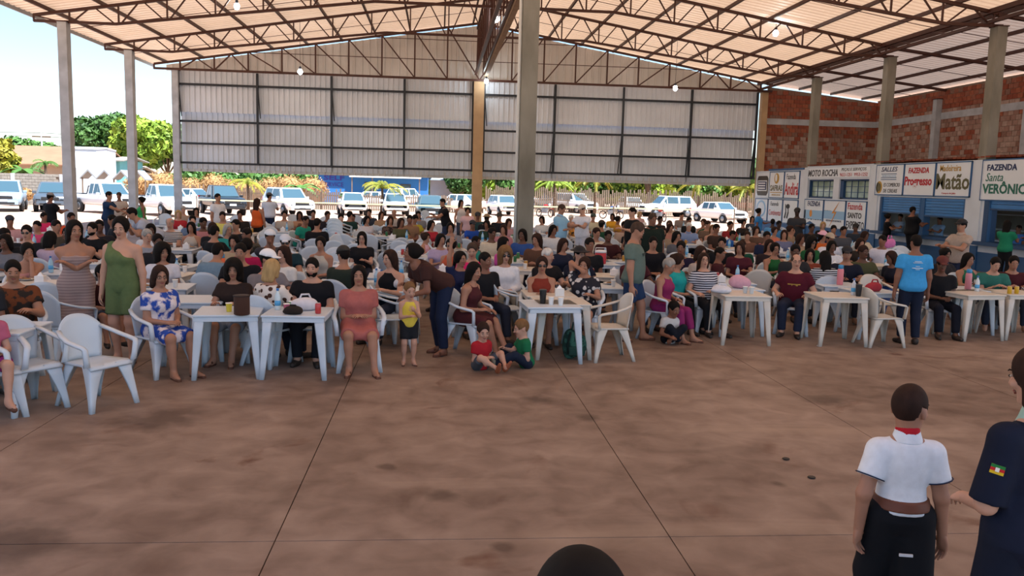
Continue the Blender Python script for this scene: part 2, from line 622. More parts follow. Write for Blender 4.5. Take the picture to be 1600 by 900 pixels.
# --- the far gable: corrugated sheets on dark rails
GW = empty('wall_back', (0, YG, 0))
tag(GW, kind='structure')
def corr(name, x0, x1, zlo, zhi, y, m, pitch=.25, d=.055):
    P = []
    x = x0
    while x < x1-.01:
        for dx, dy in ((0, 0), (pitch*.66, 0), (pitch*.74, -d), (pitch*.90, -d)):
            xx = min(x+dx, x1)
            P.append([(xx, y+dy, zlo(xx) if callable(zlo) else zlo), (xx, y+dy, zhi(xx) if callable(zhi) else zhi)])
        x += pitch
    P.append([(x1, y, P[-1][0][2]), (x1, y, P[-1][1][2])])
    return MB().grid(P).build(name, m, GW)
gx = [XL+.1, -8.85, -5.31, -1.77, XC-.28]
gx2 = [XC+.28, 5.71, 9.18, 12.7, XR-.32]
for a, b in list(zip(gx[:-1], gx[1:]))+list(zip(gx2[:-1], gx2[1:])):
    corr('upper_sheet', a, b, 5.32, EAV+.1, .20, M_DOOR)
    corr('lower_sheet', a, b, 2.61, 5.45, .42, M_DOOR)
corr('gable_sheet', XL-.5, XC, EAV+.02, lambda x: chord_z(x)-.02, .26, M_GABLE, .36)
corr('gable_sheet', XC, XR-.1, EAV+.02, lambda x: chord_z(x)-.02, .26, M_GABLE, .36)
corr('valance_sheet', XL+.1, XR-.32, 2.47, 2.75, .47, M_GABLE, .3)
for xs_, in ((gx,), (gx2,)):
    for z in (6.63, 4.88, 3.82, 2.89):
        MB().bb((xs_[0], .04, z-.05), (xs_[-1], .13, z+.05)).build('rail', M_DARK, GW)
    for i, x in enumerate(xs_):
        MB().bb((x-.05, -.02, 2.84), (x+.05, .08, EAV)).build('post', M_DARK, GW)
        if x > 3: MB().bar((x-.16, 0.02, 2.9), (x, .02, 5.3), .05, .05).build('brace', M_DARK, GW)
        elif i < 3: MB().bar((x+.14, 0.02, 5.1), (x+.02, .02, 6.6), .04, .04).build('brace', M_DARK, GW)

# --- hanging lamps
M_BULB = mat('lamp_glow', '#f2fbff', .4, emit=40)
for (px_, py_, Y, lab) in ((370, 10, 30.4, 'glowing white bulb hung under the roof at upper left'), (469, 112, 37, 'glowing bulb before the left half of the gable'), (775, 30, 30.6, 'glowing bulb hung beside the ridge girder, top centre'), (760, 127, 41.2, 'glowing bulb right above the middle gable column'), (1055, 138, 37, 'glowing bulb before the right half of the gable'), (1212, 52, 30.4, 'glowing bulb hung under the roof at upper right')):
    p = ony(px_, py_, Y)
    r = empty('hanging_lamp', p)
    tag(r, lab, 'lamp', 'bulbs under the roof')
    MB().sphere((0, 0, 0), (.10, .10, .12), 12, 8).build('bulb', M_BULB, r, smooth=True)
    MB().lathe([(.05, .09), (.05, .2), (.02, .22)], n=10).build('socket', M_DARK, r)
    zt = roof_z(p[0])-p[2]
    MB().tube([(0, 0, .2), (0, 0, max(.4, zt))], .008, 4).build('cord', M_DARK, r)

# --- brick walls of the right aisle
M_BRICK = [mat('brick_%d' % i, c, .9, noise=.35, nscale=9, bump=.2) for i, c in enumerate(('#a85a40', '#9c5038', '#b36648', '#a4654e', '#98705e'))]
M_BRICKW = [mat('washed_brick_%d' % i, c, .9, noise=.3, nscale=7) for i, c in enumerate(('#b89888', '#ae8a7a', '#bea090', '#a67e6e'))]
M_MORTAR = mat('mortar', '#8d7c6d', .95, noise=.3, nscale=5)
BRICK_MESH = {}
def brick_wall(name, p0, p1, ztop0, ztop1, nrm, zb=3.2):
    """wall from p0 to p1 (plan), bricks on the side nrm"""
    p0, p1 = Vector((*p0, 0)), Vector((*p1, 0))
    d = (p1-p0)
    L = d.length
    d.normalize()
    nn = Vector((*nrm, 0))
    wl = empty(name, p0)
    tag(wl, kind='structure')
    a, b = Vector((0, 0, 0)), p1-p0
    t = -nn*.14
    MB().add([a, b, b+Vector((0, 0, ztop1)), a+Vector((0, 0, ztop0)), a+t, b+t, b+t+Vector((0, 0, ztop1)), a+t+Vector((0, 0, ztop0))], [(0, 1, 2, 3), (7, 6, 5, 4), (0, 4, 5, 1), (1, 5, 6, 2), (2, 6, 7, 3), (3, 7, 4, 0)]).build('mortar_core', M_MORTAR, wl)
    bl, bh, j = .29, .19, .018
    lst = []
    nz = int((max(ztop0, ztop1)-zb)/(bh+j))
    for k in range(nz):
        z = zb+k*(bh+j)
        off = (k % 2)*.5*(bl+j)
        x = -off
        while x < L:
            x0, x1 = max(x, 0), min(x+bl, L)
            zt = ztop0+(ztop1-ztop0)*(x0/L)
            if x1-x0 > .05 and z+bh < zt-.02:
                beam = 5.62 < z+bh/2 < 5.98
                if not beam:
                    c = p0+d*((x0+x1)/2)
                    lst.append((c.length, x0, x1, z, random.uniform(-.006, .010)))
            x += bl+j
    lst.sort()
    ang = math.atan2(d.y, d.x)
    rest = {}
    for i, (_, x0, x1, z, o) in enumerate(lst):
        top = z > 5.98 or (nrm[1] < 0 and z > 4.9)
        m = random.choice(M_BRICK if top or random.random() < .22 else M_BRICKW)
        if i < 300:
            key = round(x1-x0, 2)
            if key not in BRICK_MESH:
                BRICK_MESH[key] = MB().bb((-key/2, -.02, 0), (key/2, .02, bh)).mesh('brick')
                BRICK_MESH[key].materials.append(M_BRICK[0])
            ob = link('brick', BRICK_MESH[key], m, wl)
            c = d*((x0+x1)/2)+nn*(.004+o)
            ob.location = (c.x, c.y, z)
            ob.rotation_euler = (0, 0, ang)
        else:
            s = rest.setdefault(m.name, MB())
            c = d*((x0+x1)/2)+nn*(.004+o)+Vector((0, 0, z+bh/2))
            s.box(c, (x1-x0, .04, bh), rz=ang)
    for k, s in rest.items():
        tag(s.build('brickwork', bpy.data.materials[k], wl), kind='stuff')
    bm = MB()
    bm.bar(Vector((0, 0, 5.8))+nn*.02, b+Vector((0, 0, 5.8))+nn*.02, .06, .30)
    bm.build('ring_beam', M_CONC, wl)
    return wl
brick_wall('wall_right', (XW, 16), (XW, YG), roof_z(XW)-.1, roof_z(XW)-.1, (-1, 0))
brick_wall('wall_back_aisle', (XR+.2, YG), (XW, YG), 7.52, 6.93, (0, -1))
for yy in (36.5, 30.5, 24.5):
    column('wall_pilaster', XW-.16, yy, 6.55, .26, .3, M_CONC, 'grey concrete pilaster on the brick wall, %s' % {36.5: 'nearest the far corner', 30.5: 'between the two right hand columns', 24.5: 'at the right edge of the frame'}[yy], 'brick wall pilasters')
# ================================================================== the kiosk wall on the right
KX = XR-.16                                                           # its face
M_WHITEW = mat('white_limewash', '#d3dce6', .8, noise=.10, nscale=1.5)
M_SIGNW = mat('sign_white', '#e2e9f0', .6, noise=.05, nscale=2)
M_BLUE = mat('kiosk_blue', '#2b5d8f', .6, noise=.15, nscale=2)
M_BLUED = mat('kiosk_dark_blue', '#1d4570', .55, noise=.1, nscale=2)
M_SHUT = mat('shutter_blue', '#3478b8', .5, noise=.1, nscale=2)
M_BLACKP = mat('paint_black', '#23252b', .6)
M_REDP = mat('paint_red', '#b3202c', .6)
M_NAVYP = mat('paint_navy', '#1e2f5c', .6)
M_GREENP = mat('paint_green', '#1f6a5a', .6)
M_GOLDP = mat('paint_gold', '#b8923a', .6)
M_OLIVEP = mat('paint_olive', '#5c5a3a', .6)
M_SKYP = mat('paint_sky', '#8fb9dc', .6)
M_ORANGEP = mat('paint_orange', '#d58b2a', .6)
M_GREYP = mat('paint_grey', '#4d5058', .6)
KW = empty('wall_kiosk', (0, 0, 0))
tag(KW, kind='structure')
def kbox(name, y0, y1, z0, z1, m, x0=None, x1=None, parent=None):
    return MB().bb((KX if x0 is None else x0, y0, z0), (XR+.08 if x1 is None else x1, y1, z1)).build(name, m, KW if parent is None else parent)
YK0 = 17.6
# bay A and B: solid walls, B with two windows
kbox('wall_panel', 36.2, YG, .75, 3.25, M_WHITEW)
kbox('wall_panel', 36.2, YG, 0, .75, M_BLUE)
kbox('wall_panel', 30.2, 36.2, .75, 2.0, M_WHITEW)
kbox('wall_panel', 30.2, 36.2, 2.8, 3.34, M_WHITEW)
kbox('wall_panel', 30.2, 36.2, 0, .75, M_BLUE)
kbox('wall_panel', 36.05, 36.2, 2.0, 2.8, M_WHITEW)
kbox('wall_panel', 33.0, 33.5, 2.0, 2.8, M_WHITEW)
kbox('wall_panel', 30.2, 30.62, 2.0, 2.8, M_WHITEW)
# bay C and D: counters under shutters
kbox('wall_panel', 24.2, 30.2, 2.15, 3.34, M_WHITEW)
kbox('wall_panel', 24.2, 30.2, 0, .58, M_BLUE)
kbox('wall_panel', 24.2, 30.2, .58, .80, M_WHITEW)
kbox('wall_panel', 29.68, 30.2, .8, 2.15, M_WHITEW)
kbox('wall_panel', 24.2, 24.7, .8, 2.15, M_WHITEW)
kbox('mullion', 26.85, 27.1, .8, 2.15, M_BLUE)
kbox('wall_panel', YK0, 24.2, 2.15, 3.34, M_WHITEW)
kbox('wall_panel', YK0, 24.2, 0, .58, M_BLUE)
kbox('wall_panel', YK0, 24.2, .58, .80, M_WHITEW)
kbox('wall_panel', 23.72, 24.2, .8, 2.15, M_WHITEW)
kbox('door_jamb', 29.55, 29.68, .8, 2.15, M_BLUED, KX-.02, XR+.10)
kbox('door_jamb', 23.5, 23.72, .8, 2.15, M_BLUED, KX-.02, XR+.10)
kbox('counter_sill', 24.5, 29.75, .80, .90, M_BLUED, KX-.30, XR+.35)
kbox('counter_sill', 30.25, 30.7, .80, .90, M_BLUED, KX-.12, KX+.02)
kbox('counter_sill', YK0, 24.0, .80, .90, M_BLUED, KX-.30, XR+.35)
for k in range(1, 5):                                                 # painted feet of the columns
    y = COLY[k]
    kbox('painted_pilaster', y-.20, y+.20, 0.75, 3.33, M_WHITEW, XR-.20, XR+.1)
    kbox('painted_pilaster', y-.205, y+.205, 0, .75, M_BLUE, XR-.205, XR+.1)
kbox('cornice', 30.3, 36.0, 3.34, 3.37, M_WHITEW, KX-.03)
kbox('cornice', 36.4, 40.4, 3.25, 3.33, M_BLUE, KX-.03)
# kiosk interior
M_INT = mat('kiosk_inner_wall', '#9a9a96', .85, noise=.15, nscale=1)
for nm, lo, hi, m in (('kiosk_back_wall', (XR+4.2, YK0, 0), (XR+4.3, 29.9, 1.15), M_INT), ('kiosk_back_wall', (XR+4.2, YK0, 1.95), (XR+4.3, 29.9, 3.2), M_INT),
                      ('kiosk_back_wall', (XR+4.2, 27.2, 1.15), (XR+4.3, 29.9, 1.95), M_INT), ('kiosk_back_wall', (XR+4.2, 21, 1.15), (XR+4.3, 24.2, 1.95), M_INT),
                      ('kiosk_side_wall', (XR+.1, 29.9, 0), (XR+4.3, 30.05, 3.2), M_INT), ('kiosk_side_wall', (XR+.1, YG-6.0, 0), (XR+4.3, YG-5.9, 3.2), M_INT),
                      ('shelf', (XR+3.8, 22, 1.05), (XR+4.2, 29.5, 1.1), M_WHITEW), ('shelf', (XR+3.8, 27.4, 1.6), (XR+4.2, 29.5, 1.64), M_WHITEW),
                      ('work_bench', (XR+1.5, 20, .8), (XR+2.1, 29.3, .86), M_WHITEW)):
    MB().bb(lo, hi).build(nm, m, KW)
# tiled lean-to roof over the kiosk
M_TILE = [mat('clay_tile_%d' % i, c, .85, noise=.3, nscale=5) for i, c in enumerate(('#7d3c26', '#93492d', '#6b3422'))]
ts = [MB(), MB(), MB()]
y = YK0
ntl = 0
while y < 36.0:
    zt = 3.42+.012*math.sin(y*3)
    for i in range(3):
        a = (KX+.0+i*2.0, y, zt+.10*i)
        b = (KX+2.05+i*2.0, y+random.uniform(-.01, .01), zt+.10*i+.12)
        ob = MB().bar(a, b, .20, .05).build('roof_tile', M_TILE[random.randrange(3)], KW)
    y += .23
for k in range(6):
    MB().bb((KX+.3+k*1.1, YK0, 3.28+.055*k), (KX+.38+k*1.1, 36, 3.36+.055*k)).build('roof_batten', M_RUST, KW)
# windows
for n, (ya, yb) in enumerate(((33.5, 36.05), (30.62, 33.0))):
    wd = empty('window_%d' % (n+1), (XR, (ya+yb)/2, 2.0))
    tag(wd, kind='structure')
    hw = (yb-ya)/2
    f = MB()
    f.bb((-.1, -hw, 0), (.06, hw, .06)).bb((-.1, -hw, .74), (.06, hw, .80)).bb((-.1, -hw, 0), (.06, -hw+.06, .8)).bb((-.1, hw-.26, 0), (.06, hw, .8))
    f.build('window_frame', M_BLUED, wd)
    k = 4
    for i in range(k):
        a = -hw+.06+(2*hw-.32)*i/k
        b = -hw+.06+(2*hw-.32)*(i+1)/k
        p = MB().bb((.0, a+.02, .08), (.01, b-.02, .72)).build('pane', mat('window_glass', '#a8bcae', .12, spec=.6, noise=.3, nscale=2, color2='#7d927f'), wd)
        MB().bb((-.015, a, .06), (.02, a+.03, .74)).build('glazing_bar', M_BLUED, wd)
        MB().bb((-.015, a, .28), (.02, b, .30)).build('glazing_bar', M_BLUED, wd)
        MB().bb((-.015, a, .50), (.02, b, .52)).build('glazing_bar', M_BLUED, wd)
# roller shutters, half raised
def shutter(ya, yb, zlo, lab):
    r = empty('roller_shutter', (KX+.02, (ya+yb)/2, zlo))
    tag(r, lab, 'shutter', 'roller shutters')
    hw = (yb-ya)/2
    n = max(2, int((2.15-zlo)/.085))
    h = (2.15-zlo)/n
    for i in range(n):
        MB().prism([(-hw, i*h), (hw, i*h), (hw, (i+1)*h-.012), (-hw, (i+1)*h-.012)], 'X', .0, .03).build('slat', M_SHUT, r)
    MB().bb((-.02, -hw, -.05), (.04, hw, 0)).build('bottom_rail', M_BLUED, r)
    for s in (-1, 1):
        MB().bb((-.03, s*hw-.03, -(zlo-.9)), (.05, s*hw+.03, 2.15-zlo)).build('guide_rail', M_BLUE, r)
shutter(27.1, 29.55, 1.62, 'blue roller shutter half raised over the left counter hatch')
shutter(24.7, 26.85, 1.58, 'blue roller shutter half raised over the right counter hatch')
shutter(YK0, 23.5, 1.90, 'blue roller shutter nearly raised under the green lettered sign')

# painted advertising panels
TR = ((0, 0, -1), (-1, 0, 0), (0, 1, 0))                               # text x -> -Y, y -> +Z, normal -> -X
def panel(ya, yb, z0, z1, label, m=M_SIGNW, frame=True):
    r = empty('advertising_panel', (KX, (ya+yb)/2, z0))
    tag(r, label, 'sign', 'painted panels on the kiosk wall')
    hw, hh = (yb-ya)/2, z1-z0
    MB().bb((-.03, -hw+.02, .02), (0.0, hw-.02, hh-.02)).build('board', m, r)
    if frame:
        s = .035
        for lo, hi in (((-.045, -hw, 0), (0, hw, s)), ((-.045, -hw, hh-s), (0, hw, hh)), ((-.045, -hw, 0), (0, -hw+s, hh)), ((-.045, hw-s, 0), (0, hw, hh))):
            MB().bb(lo, hi).build('frame_strip', M_BLUE, r)
    r['_hw'], r['_hh'] = hw, hh
    return r
def put(r, body, u, v, wid, hgt, m, shear=0.0, bold=0.0):
    """u 0..1 from the viewer's left, v 0..1 from the bottom, sizes as shares of the panel"""
    hw, hh = r['_hw'], r['_hh']
    return text(body, 1, m, r, (-.036, hw-2*hw*u, hh*v), TR, width=wid*2*hw, height=hgt*hh, shear=shear, bold=bold, depth=.003)
def shape(r, poly, m, name='emblem', x=-.036):
    hw, hh = r['_hw'], r['_hh']
    return MB().prism([(hw-2*hw*u, hh*v) for u, v in poly], 'X', x-.004, x+.004).build(name, m, r)
def disc(u, v, ru, rv, n=20):
    return [(u+ru*math.cos(2*math.pi*k/n), v+rv*math.sin(2*math.pi*k/n)) for k in range(n)]
# bay A, upper row
p = panel(40.25, 41.9, 1.93, 3.18, 'dark rounded logo sign at the far left of the kiosk wall', M_SIGNW, False)
shape(p, [(.08, .2), (.16, .08), (.84, .08), (.94, .2), (.94, .74), (.84, .86), (.16, .86), (.08, .74)], mat('paint_brown', '#3b342f', .6))
shape(p, [(.14, .26), (.86, .26), (.86, .68), (.14, .68)], M_SIGNW, x=-.042)
shape(p, [(.17, .30), (.83, .30), (.83, .64), (.17, .64)], M_NAVYP, x=-.047)
for v in (.37, .47, .57): shape(p, [(.20, v-.025), (.74, v-.025), (.74, v+.025), (.20, v+.025)], M_SIGNW, 'emblem_bar', -.052)
p = panel(38.45, 40.2, 1.93, 3.2, 'cream panel lettered SAFRAS under a gold ear emblem')
shape(p, disc(.5, .74, .16, .20), M_GOLDP)
shape(p, disc(.47, .76, .07, .14), M_SIGNW, x=-.042)
put(p, 'SAFRAS', .5, .38, .84, .22, M_OLIVEP, bold=.02)
shape(p, [(.1, .2), (.9, .2), (.9, .225), (.1, .225)], M_GOLDP, 'rule')
put(p, 'ARMAZENS', .5, .12, .6, .06, M_GOLDP)
p = panel(36.75, 38.4, 1.93, 3.2, 'white panel reading Fazenda over Andirá in large red letters')
put(p, 'Fazenda', .45, .80, .60, .20, M_BLACKP)
put(p, 'Andirá', .5, .36, .92, .46, M_REDP, bold=.02)
# bay A, lower row
p = panel(40.25, 41.9, .76, 1.88, 'white panel with a round pale blue seal, beside the far column')
shape(p, disc(.5, .55, .36, .38), M_SKYP)
shape(p, disc(.5, .55, .28, .29), M_SIGNW, x=-.042)
put(p, 'CASA RURAL', .5, .62, .36, .07, M_NAVYP)
put(p, 'MT', .5, .46, .2, .09, M_NAVYP)
put(p, 'Fone', .5, .1, .5, .1, M_REDP)
p = panel(38.45, 40.2, .76, 1.88, 'white panel with small black Fazenda and a red handwritten name')
put(p, 'Fazenda', .45, .80, .55, .18, M_BLACKP, shear=.2)
put(p, 'Continental', .5, .42, .84, .24, M_REDP, shear=.1)
p = panel(36.75, 38.4, .76, 1.88, 'white panel with a black line emblem behind the man in the cap')
for a in (0, .16):
    shape(p, [(.12+a, .25), (.20+a, .2), (.27+a, .45), (.22+a, .8), (.17+a, .82), (.2+a, .5)], M_BLACKP)
shape(p, disc(.36, .72, .12, .1), M_BLACKP)
# bay B
p = panel(30.55, 36.1, 2.86, 3.30, 'white strip over the windows lettered MOTO ROCHA with phone numbers', M_SIGNW, False)
put(p, 'MOTO ROCHA', .29, .48, .50, .66, M_GREYP, shear=.15, bold=.03)
put(p, 'PEÇAS E SERVIÇOS', .77, .72, .36, .34, M_BLACKP, shear=.15)
put(p, '9653-1251  9953-1252', .77, .28, .40, .30, M_REDP)
p = panel(34.2, 36.05, .76, 1.95, 'white and blue panel lettered FAZENDA with a lake picture')
put(p, 'FAZENDA', .5, .84, .66, .18, M_NAVYP, shear=.15, bold=.02)
shape(p, [(.03, .28), (.97, .28), (.97, .60), (.03, .60)], M_SKYP, 'painted_lake')
put(p, 'DOIS RIOS', .5, .34, .9, .18, M_NAVYP, bold=.02)
shape(p, disc(.38, .48, .07, .13), M_ORANGEP, x=-.042)
shape(p, [(.05, .06), (.35, .2), (.7, .06)], M_BLUE, 'painted_hill')
p = panel(32.25, 34.15, .76, 1.95, 'white and pale blue panel with a big orange lightning bolt')
shape(p, [(.03, .34), (.97, .34), (.97, .62), (.03, .62)], M_SKYP, 'painted_band')
shape(p, [(.72, .95), (.40, .54), (.54, .54), (.32, .06), (.62, .60), (.50, .60)], M_ORANGEP, 'lightning_bolt', -.044)
put(p, 'COMERCIAL', .2, .60, .34, .07, M_NAVYP)
put(p, 'ELETRICA', .18, .50, .3, .07, M_NAVYP)
put(p, 'INSTALACOES ELETRICAS', .5, .28, .7, .06, M_NAVYP)
p = panel(30.6, 32.2, .76, 1.95, 'white panel reading Fazenda SANTO EXPEDITO in red and black')
put(p, 'Fazenda', .45, .82, .72, .22, M_REDP, bold=.01)
put(p, 'SANTO', .45, .52, .68, .19, M_BLACKP, bold=.02)
put(p, 'EXPEDITO', .5, .2, .88, .26, M_BLACKP, bold=.01)
# bay C
p = panel(28.2, 30.08, 2.2, 3.32, 'panel reading SALLES above a gold coin emblem')
put(p, 'SALLES', .48, .84, .58, .15, M_NAVYP, shear=.2, bold=.01)
for v in (.68, .56, .50): shape(p, [(.2, v), (.75, v), (.75, v+.02), (.2, v+.02)], M_BLUE, 'rule')
put(p, 'SERVIÇOS', .48, .62, .5, .05, M_SKYP)
shape(p, disc(.15, .26, .11, .2), M_GOLDP)
shape(p, disc(.15, .26, .07, .14), M_OLIVEP, x=-.042)
put(p, 'ES COMERCIO', .6, .34, .58, .12, M_BLACKP, shear=.15)
put(p, 'DE CEREAIS', .56, .15, .5, .12, M_BLACKP, shear=.15)
p = panel(26.32, 28.18, 2.2, 3.32, 'panel reading FAZENDA Progresso in red')
put(p, 'FAZENDA', .47, .78, .66, .17, M_REDP, shear=.12, bold=.03)
put(p, 'Progresso', .47, .42, .88, .36, M_REDP, shear=.05, bold=.03)
p = panel(24.45, 26.3, 2.2, 3.32, 'panel reading Madeireira Matão in olive letters')
put(p, 'Madeireira', .42, .82, .60, .18, M_GOLDP, bold=.01)
put(p, 'Matão', .5, .44, .94, .46, M_OLIVEP, bold=.02)
put(p, 'Campos de Julio', .42, .1, .4, .06, M_REDP)
# bay D
p = panel(21.0, 23.95, 2.12, 3.34, 'large panel reading FAZENDA Santa VERÔNICA in green')
put(p, 'FAZENDA', .30, .80, .44, .15, M_NAVYP, bold=.03)
put(p, 'Santa', .20, .57, .26, .20, M_GREENP, shear=.25)
put(p, 'VERÔNICA', .40, .32, .74, .30, M_GREENP, bold=.03)
# ================================================================== outside
M_DIRT = mat('red_earth', '#b79a86', .95, noise=.25, nscale=.25, color2='#a5806a', bump=.2)
g = MB()
P = []
NX, NY = 46, 40
for i in range(NX+1):
    row = []
    for j in range(NY+1):
        x, y = -150+300*i/NX, -60+330*j/NY
        inside = (-14.2 < x < XW+1 and -14 < y < YG+2)
        z = -.06 if inside or y < 70 and abs(x) < 60 else -.06+.25*math.sin(x*.11)*math.sin(y*.09)
        row.append((x, y, z))
    P.append(row)
tag(g.grid(P).build('ground', M_DIRT, smooth=True), kind='structure')

def gz(px_, py_, zz=0.0): return onz(px_, py_, zz)

# --- vehicles
M_GLASS = mat('car_glass', '#3c5560', .06, spec=.9)
M_TYRE = mat('tyre', '#17171a', .9)
M_TRIM = mat('black_trim', '#1c1d20', .6)
M_HUB = mat('alloy', '#8d9196', .35, metal=.8)
M_LAMP = mat('headlight_glass', '#dfe8ee', .1, spec=.9)
M_PLATE = mat('number_plate', '#c9cdd2', .5)
def car_mesh(kind):
    """local: nose towards -Y, origin on the ground at the centre; returns list of (name, mesh, materialkey, parentname)"""
    if kind == 'pickup':   L, W, Hh, belt, hood, zs = 5.2, 1.82, 1.80, 1.06, 1.08, .48
    elif kind == 'suv':    L, W, Hh, belt, hood, zs = 4.6, 1.82, 1.74, 1.06, 1.05, .42
    elif kind == 'hatch':  L, W, Hh, belt, hood, zs = 3.9, 1.68, 1.50, .92, .92, .32
    else:                  L, W, Hh, belt, hood, zs = 4.5, 1.74, 1.46, .92, .90, .30
    y0, y1 = -L/2, L/2
    ws = y0+L*{'pickup': .27, 'suv': .26, 'hatch': .25, 'sedan': .27}[kind]       # windscreen foot
    rf = ws+L*.14                                                                  # roof front
    rr = {'pickup': y0+L*.60, 'suv': y1-L*.12, 'hatch': y1-L*.12, 'sedan': y0+L*.70}[kind]
    rb = {'pickup': y0+L*.64, 'suv': y1-.05, 'hatch': y1-.08, 'sedan': y0+L*.86}[kind]
    out = []
    st = [(y0, .62, hood-.28, .80), (y0+.06, .46, hood-.14, .92), (y0+.22, .40, hood-.06, .98), (y0+.6, zs, hood-.02, 1), (ws, zs, hood+.04, 1), (0, zs, belt+.02, 1), (y1-.7, zs, belt+.04, 1), (y1-.15, .44, belt+.03, .98), (y1, .56, belt-.06, .92)]
    B = MB()
    Pg = []
    for (y, zb, zt, wf) in st:
        hw = W/2*wf
        Pg.append([(0, y, zb), (hw*.9, y, zb), (hw, y, zb+.14), (hw, y, (zb+zt)/2+.05), (hw*.97, y, zt-.08), (hw*.86, y, zt), (0, y, zt+.015)])
    B.grid(Pg)
    B.grid([[(-x, y, z) for (x, y, z) in reversed(row)] for row in Pg])
    for row in (Pg[0], Pg[-1]):
        full = row+[(-x, y, z) for (x, y, z) in reversed(row[1:-1])]
        B.add(full, [tuple(range(len(full)))])
    out.append(('body', B.mesh('car_body', True), 'paint', None))
    hb, hr_ = W/2*.94, W/2*.74
    cabin = MB()
    sec = [(ws, belt-.02, hb), (rf, Hh, hr_), (rr, Hh-.01, hr_), (rb, belt-.02, hb)]
    vs = []
    for (y, z, h) in sec: vs += [(-h, y, z), (h, y, z)]
    vs += [(-hb, rf, belt-.02), (hb, rf, belt-.02), (-hb, rr, belt-.02), (hb, rr, belt-.02)]
    cabin.add(vs, [(0, 1, 3, 2), (2, 3, 5, 4), (4, 5, 7, 6), (0, 2, 8), (1, 9, 3), (2, 4, 10, 8), (3, 9, 11, 5), (4, 6, 10), (5, 11, 7)])
    out.append(('cabin', cabin.mesh('car_cabin', False, True, .05), 'paint', None))
    def quad(a, b, c, d, n):
        n = Vector(n)*.012
        return MB().add([Vector(v)+n for v in (a, b, c, d)]+[Vector(v)-n for v in (a, b, c, d)], [(0, 1, 2, 3), (7, 6, 5, 4), (0, 4, 5, 1), (1, 5, 6, 2), (2, 6, 7, 3), (3, 7, 4, 0)])
    def lerp(a, b, t): return tuple(p+(q-p)*t for p, q in zip(a, b))
    A, Bq, Cq, D = (-hb, ws, belt), (hb, ws, belt), (hr_, rf, Hh), (-hr_, rf, Hh)
    n = (0, -1, 1)
    def face(A, Bq, Cq, D, n, mu=.07, mv=.10):
        a = lerp(lerp(A, Bq, mu), lerp(D, Cq, mu), mv)
        b = lerp(lerp(A, Bq, 1-mu), lerp(D, Cq, 1-mu), mv)
        c = lerp(lerp(A, Bq, 1-mu), lerp(D, Cq, 1-mu), 1-mv)
        d = lerp(lerp(A, Bq, mu), lerp(D, Cq, mu), 1-mv)
        return quad(a, b, c, d, n)
    out.append(('windscreen', face(A, Bq, Cq, D, n).mesh('windscreen'), 'glass', None))
    out.append(('rear_window', face((-hb, rb, belt), (hb, rb, belt), (hr_, rr, Hh), (-hr_, rr, Hh), (0, 1, .6)).mesh('rear_window'), 'glass', None))
    for s in (-1, 1):
        mid = (rf+rr)/2
        for (a, b) in ((rf+.02, mid-.04), (mid+.04, rr-.02)):
            out.append(('side_window', face((s*hb, a, belt), (s*hb, b, belt), (s*hr_, b, Hh), (s*hr_, a, Hh), (s, 0, .3), .04, .12).mesh('side_window'), 'glass', None))
        out.append(('side_window', quad((s*hb*.99, ws+.28, belt+.04), (s*hb*.99, rf-.02, belt+.04), (s*(hr_+.05), rf-.02, Hh-.16), (s*(hr_+.05), rf-.04, Hh-.16), (s, 0, .3)).mesh('side_window'), 'glass', None))
        out.append(('mirror', MB().box((s*(hb+.12), ws+.35, belt+.08), (.2, .1, .15)).mesh('mirror', False, True, .03), 'paint', None))
        out.append(('headlight', MB().add([(s*W*.26, y0-.01, hood-.32), (s*W*.44, y0+.12, hood-.30), (s*W*.45, y0+.20, hood-.14), (s*W*.30, y0+.04, hood-.19), (s*W*.26, y0+.15, hood-.32), (s*W*.40, y0+.25, hood-.30), (s*W*.41, y0+.3, hood-.14), (s*W*.30, y0+.2, hood-.19)], [(0, 1, 2, 3), (7, 6, 5, 4), (0, 4, 5, 1), (1, 5, 6, 2), (2, 6, 7, 3), (3, 7, 4, 0)]).mesh('headlight'), 'lamp', None))
        out.append(('tail_light', MB().box((s*W*.44, y1-.02, belt-.1), (.12, .06, .3)).mesh('tail_light'), 'tail', None))
    zg = hood-.42
    out.append(('grille', MB().bb((-W*.25, y0-.015, zg+.08), (W*.25, y0+.06, zg+.26)).mesh('grille', False, True, .02), 'trim', None))
    out.append(('bumper', MB().bb((-W*.40, y0-.04, .40), (W*.40, y0+.2, zg-.02)).mesh('bumper', False, True, .05), 'bumper', None))
    out.append(('air_intake', MB().bb((-W*.30, y0-.05, .44), (W*.30, y0+.0, zg-.10)).mesh('air_intake'), 'trim', None))
    out.append(('number_plate', MB().bb((-.2, y0-.06, zg-.06), (.2, y0-.04, zg+.06)).mesh('number_plate'), 'plate', None))
    if kind == 'pickup':
        bd = MB()
        bd.bb((-W/2+.1, rb+.08, belt+.03), (W/2-.1, y1-.12, belt+.06))
        out.append(('cargo_bed', bd.mesh('cargo_bed'), 'trim', None))
        out.append(('roll_bar', MB().tube([(-W/2+.15, rb+.15, belt), (-W/2+.25, rb+.12, belt+.5), (W/2-.25, rb+.12, belt+.5), (W/2-.15, rb+.15, belt)], .04, 6).mesh('roll_bar'), 'trim', None))
    wr = {'pickup': .38, 'suv': .36, 'hatch': .30, 'sedan': .31}[kind]
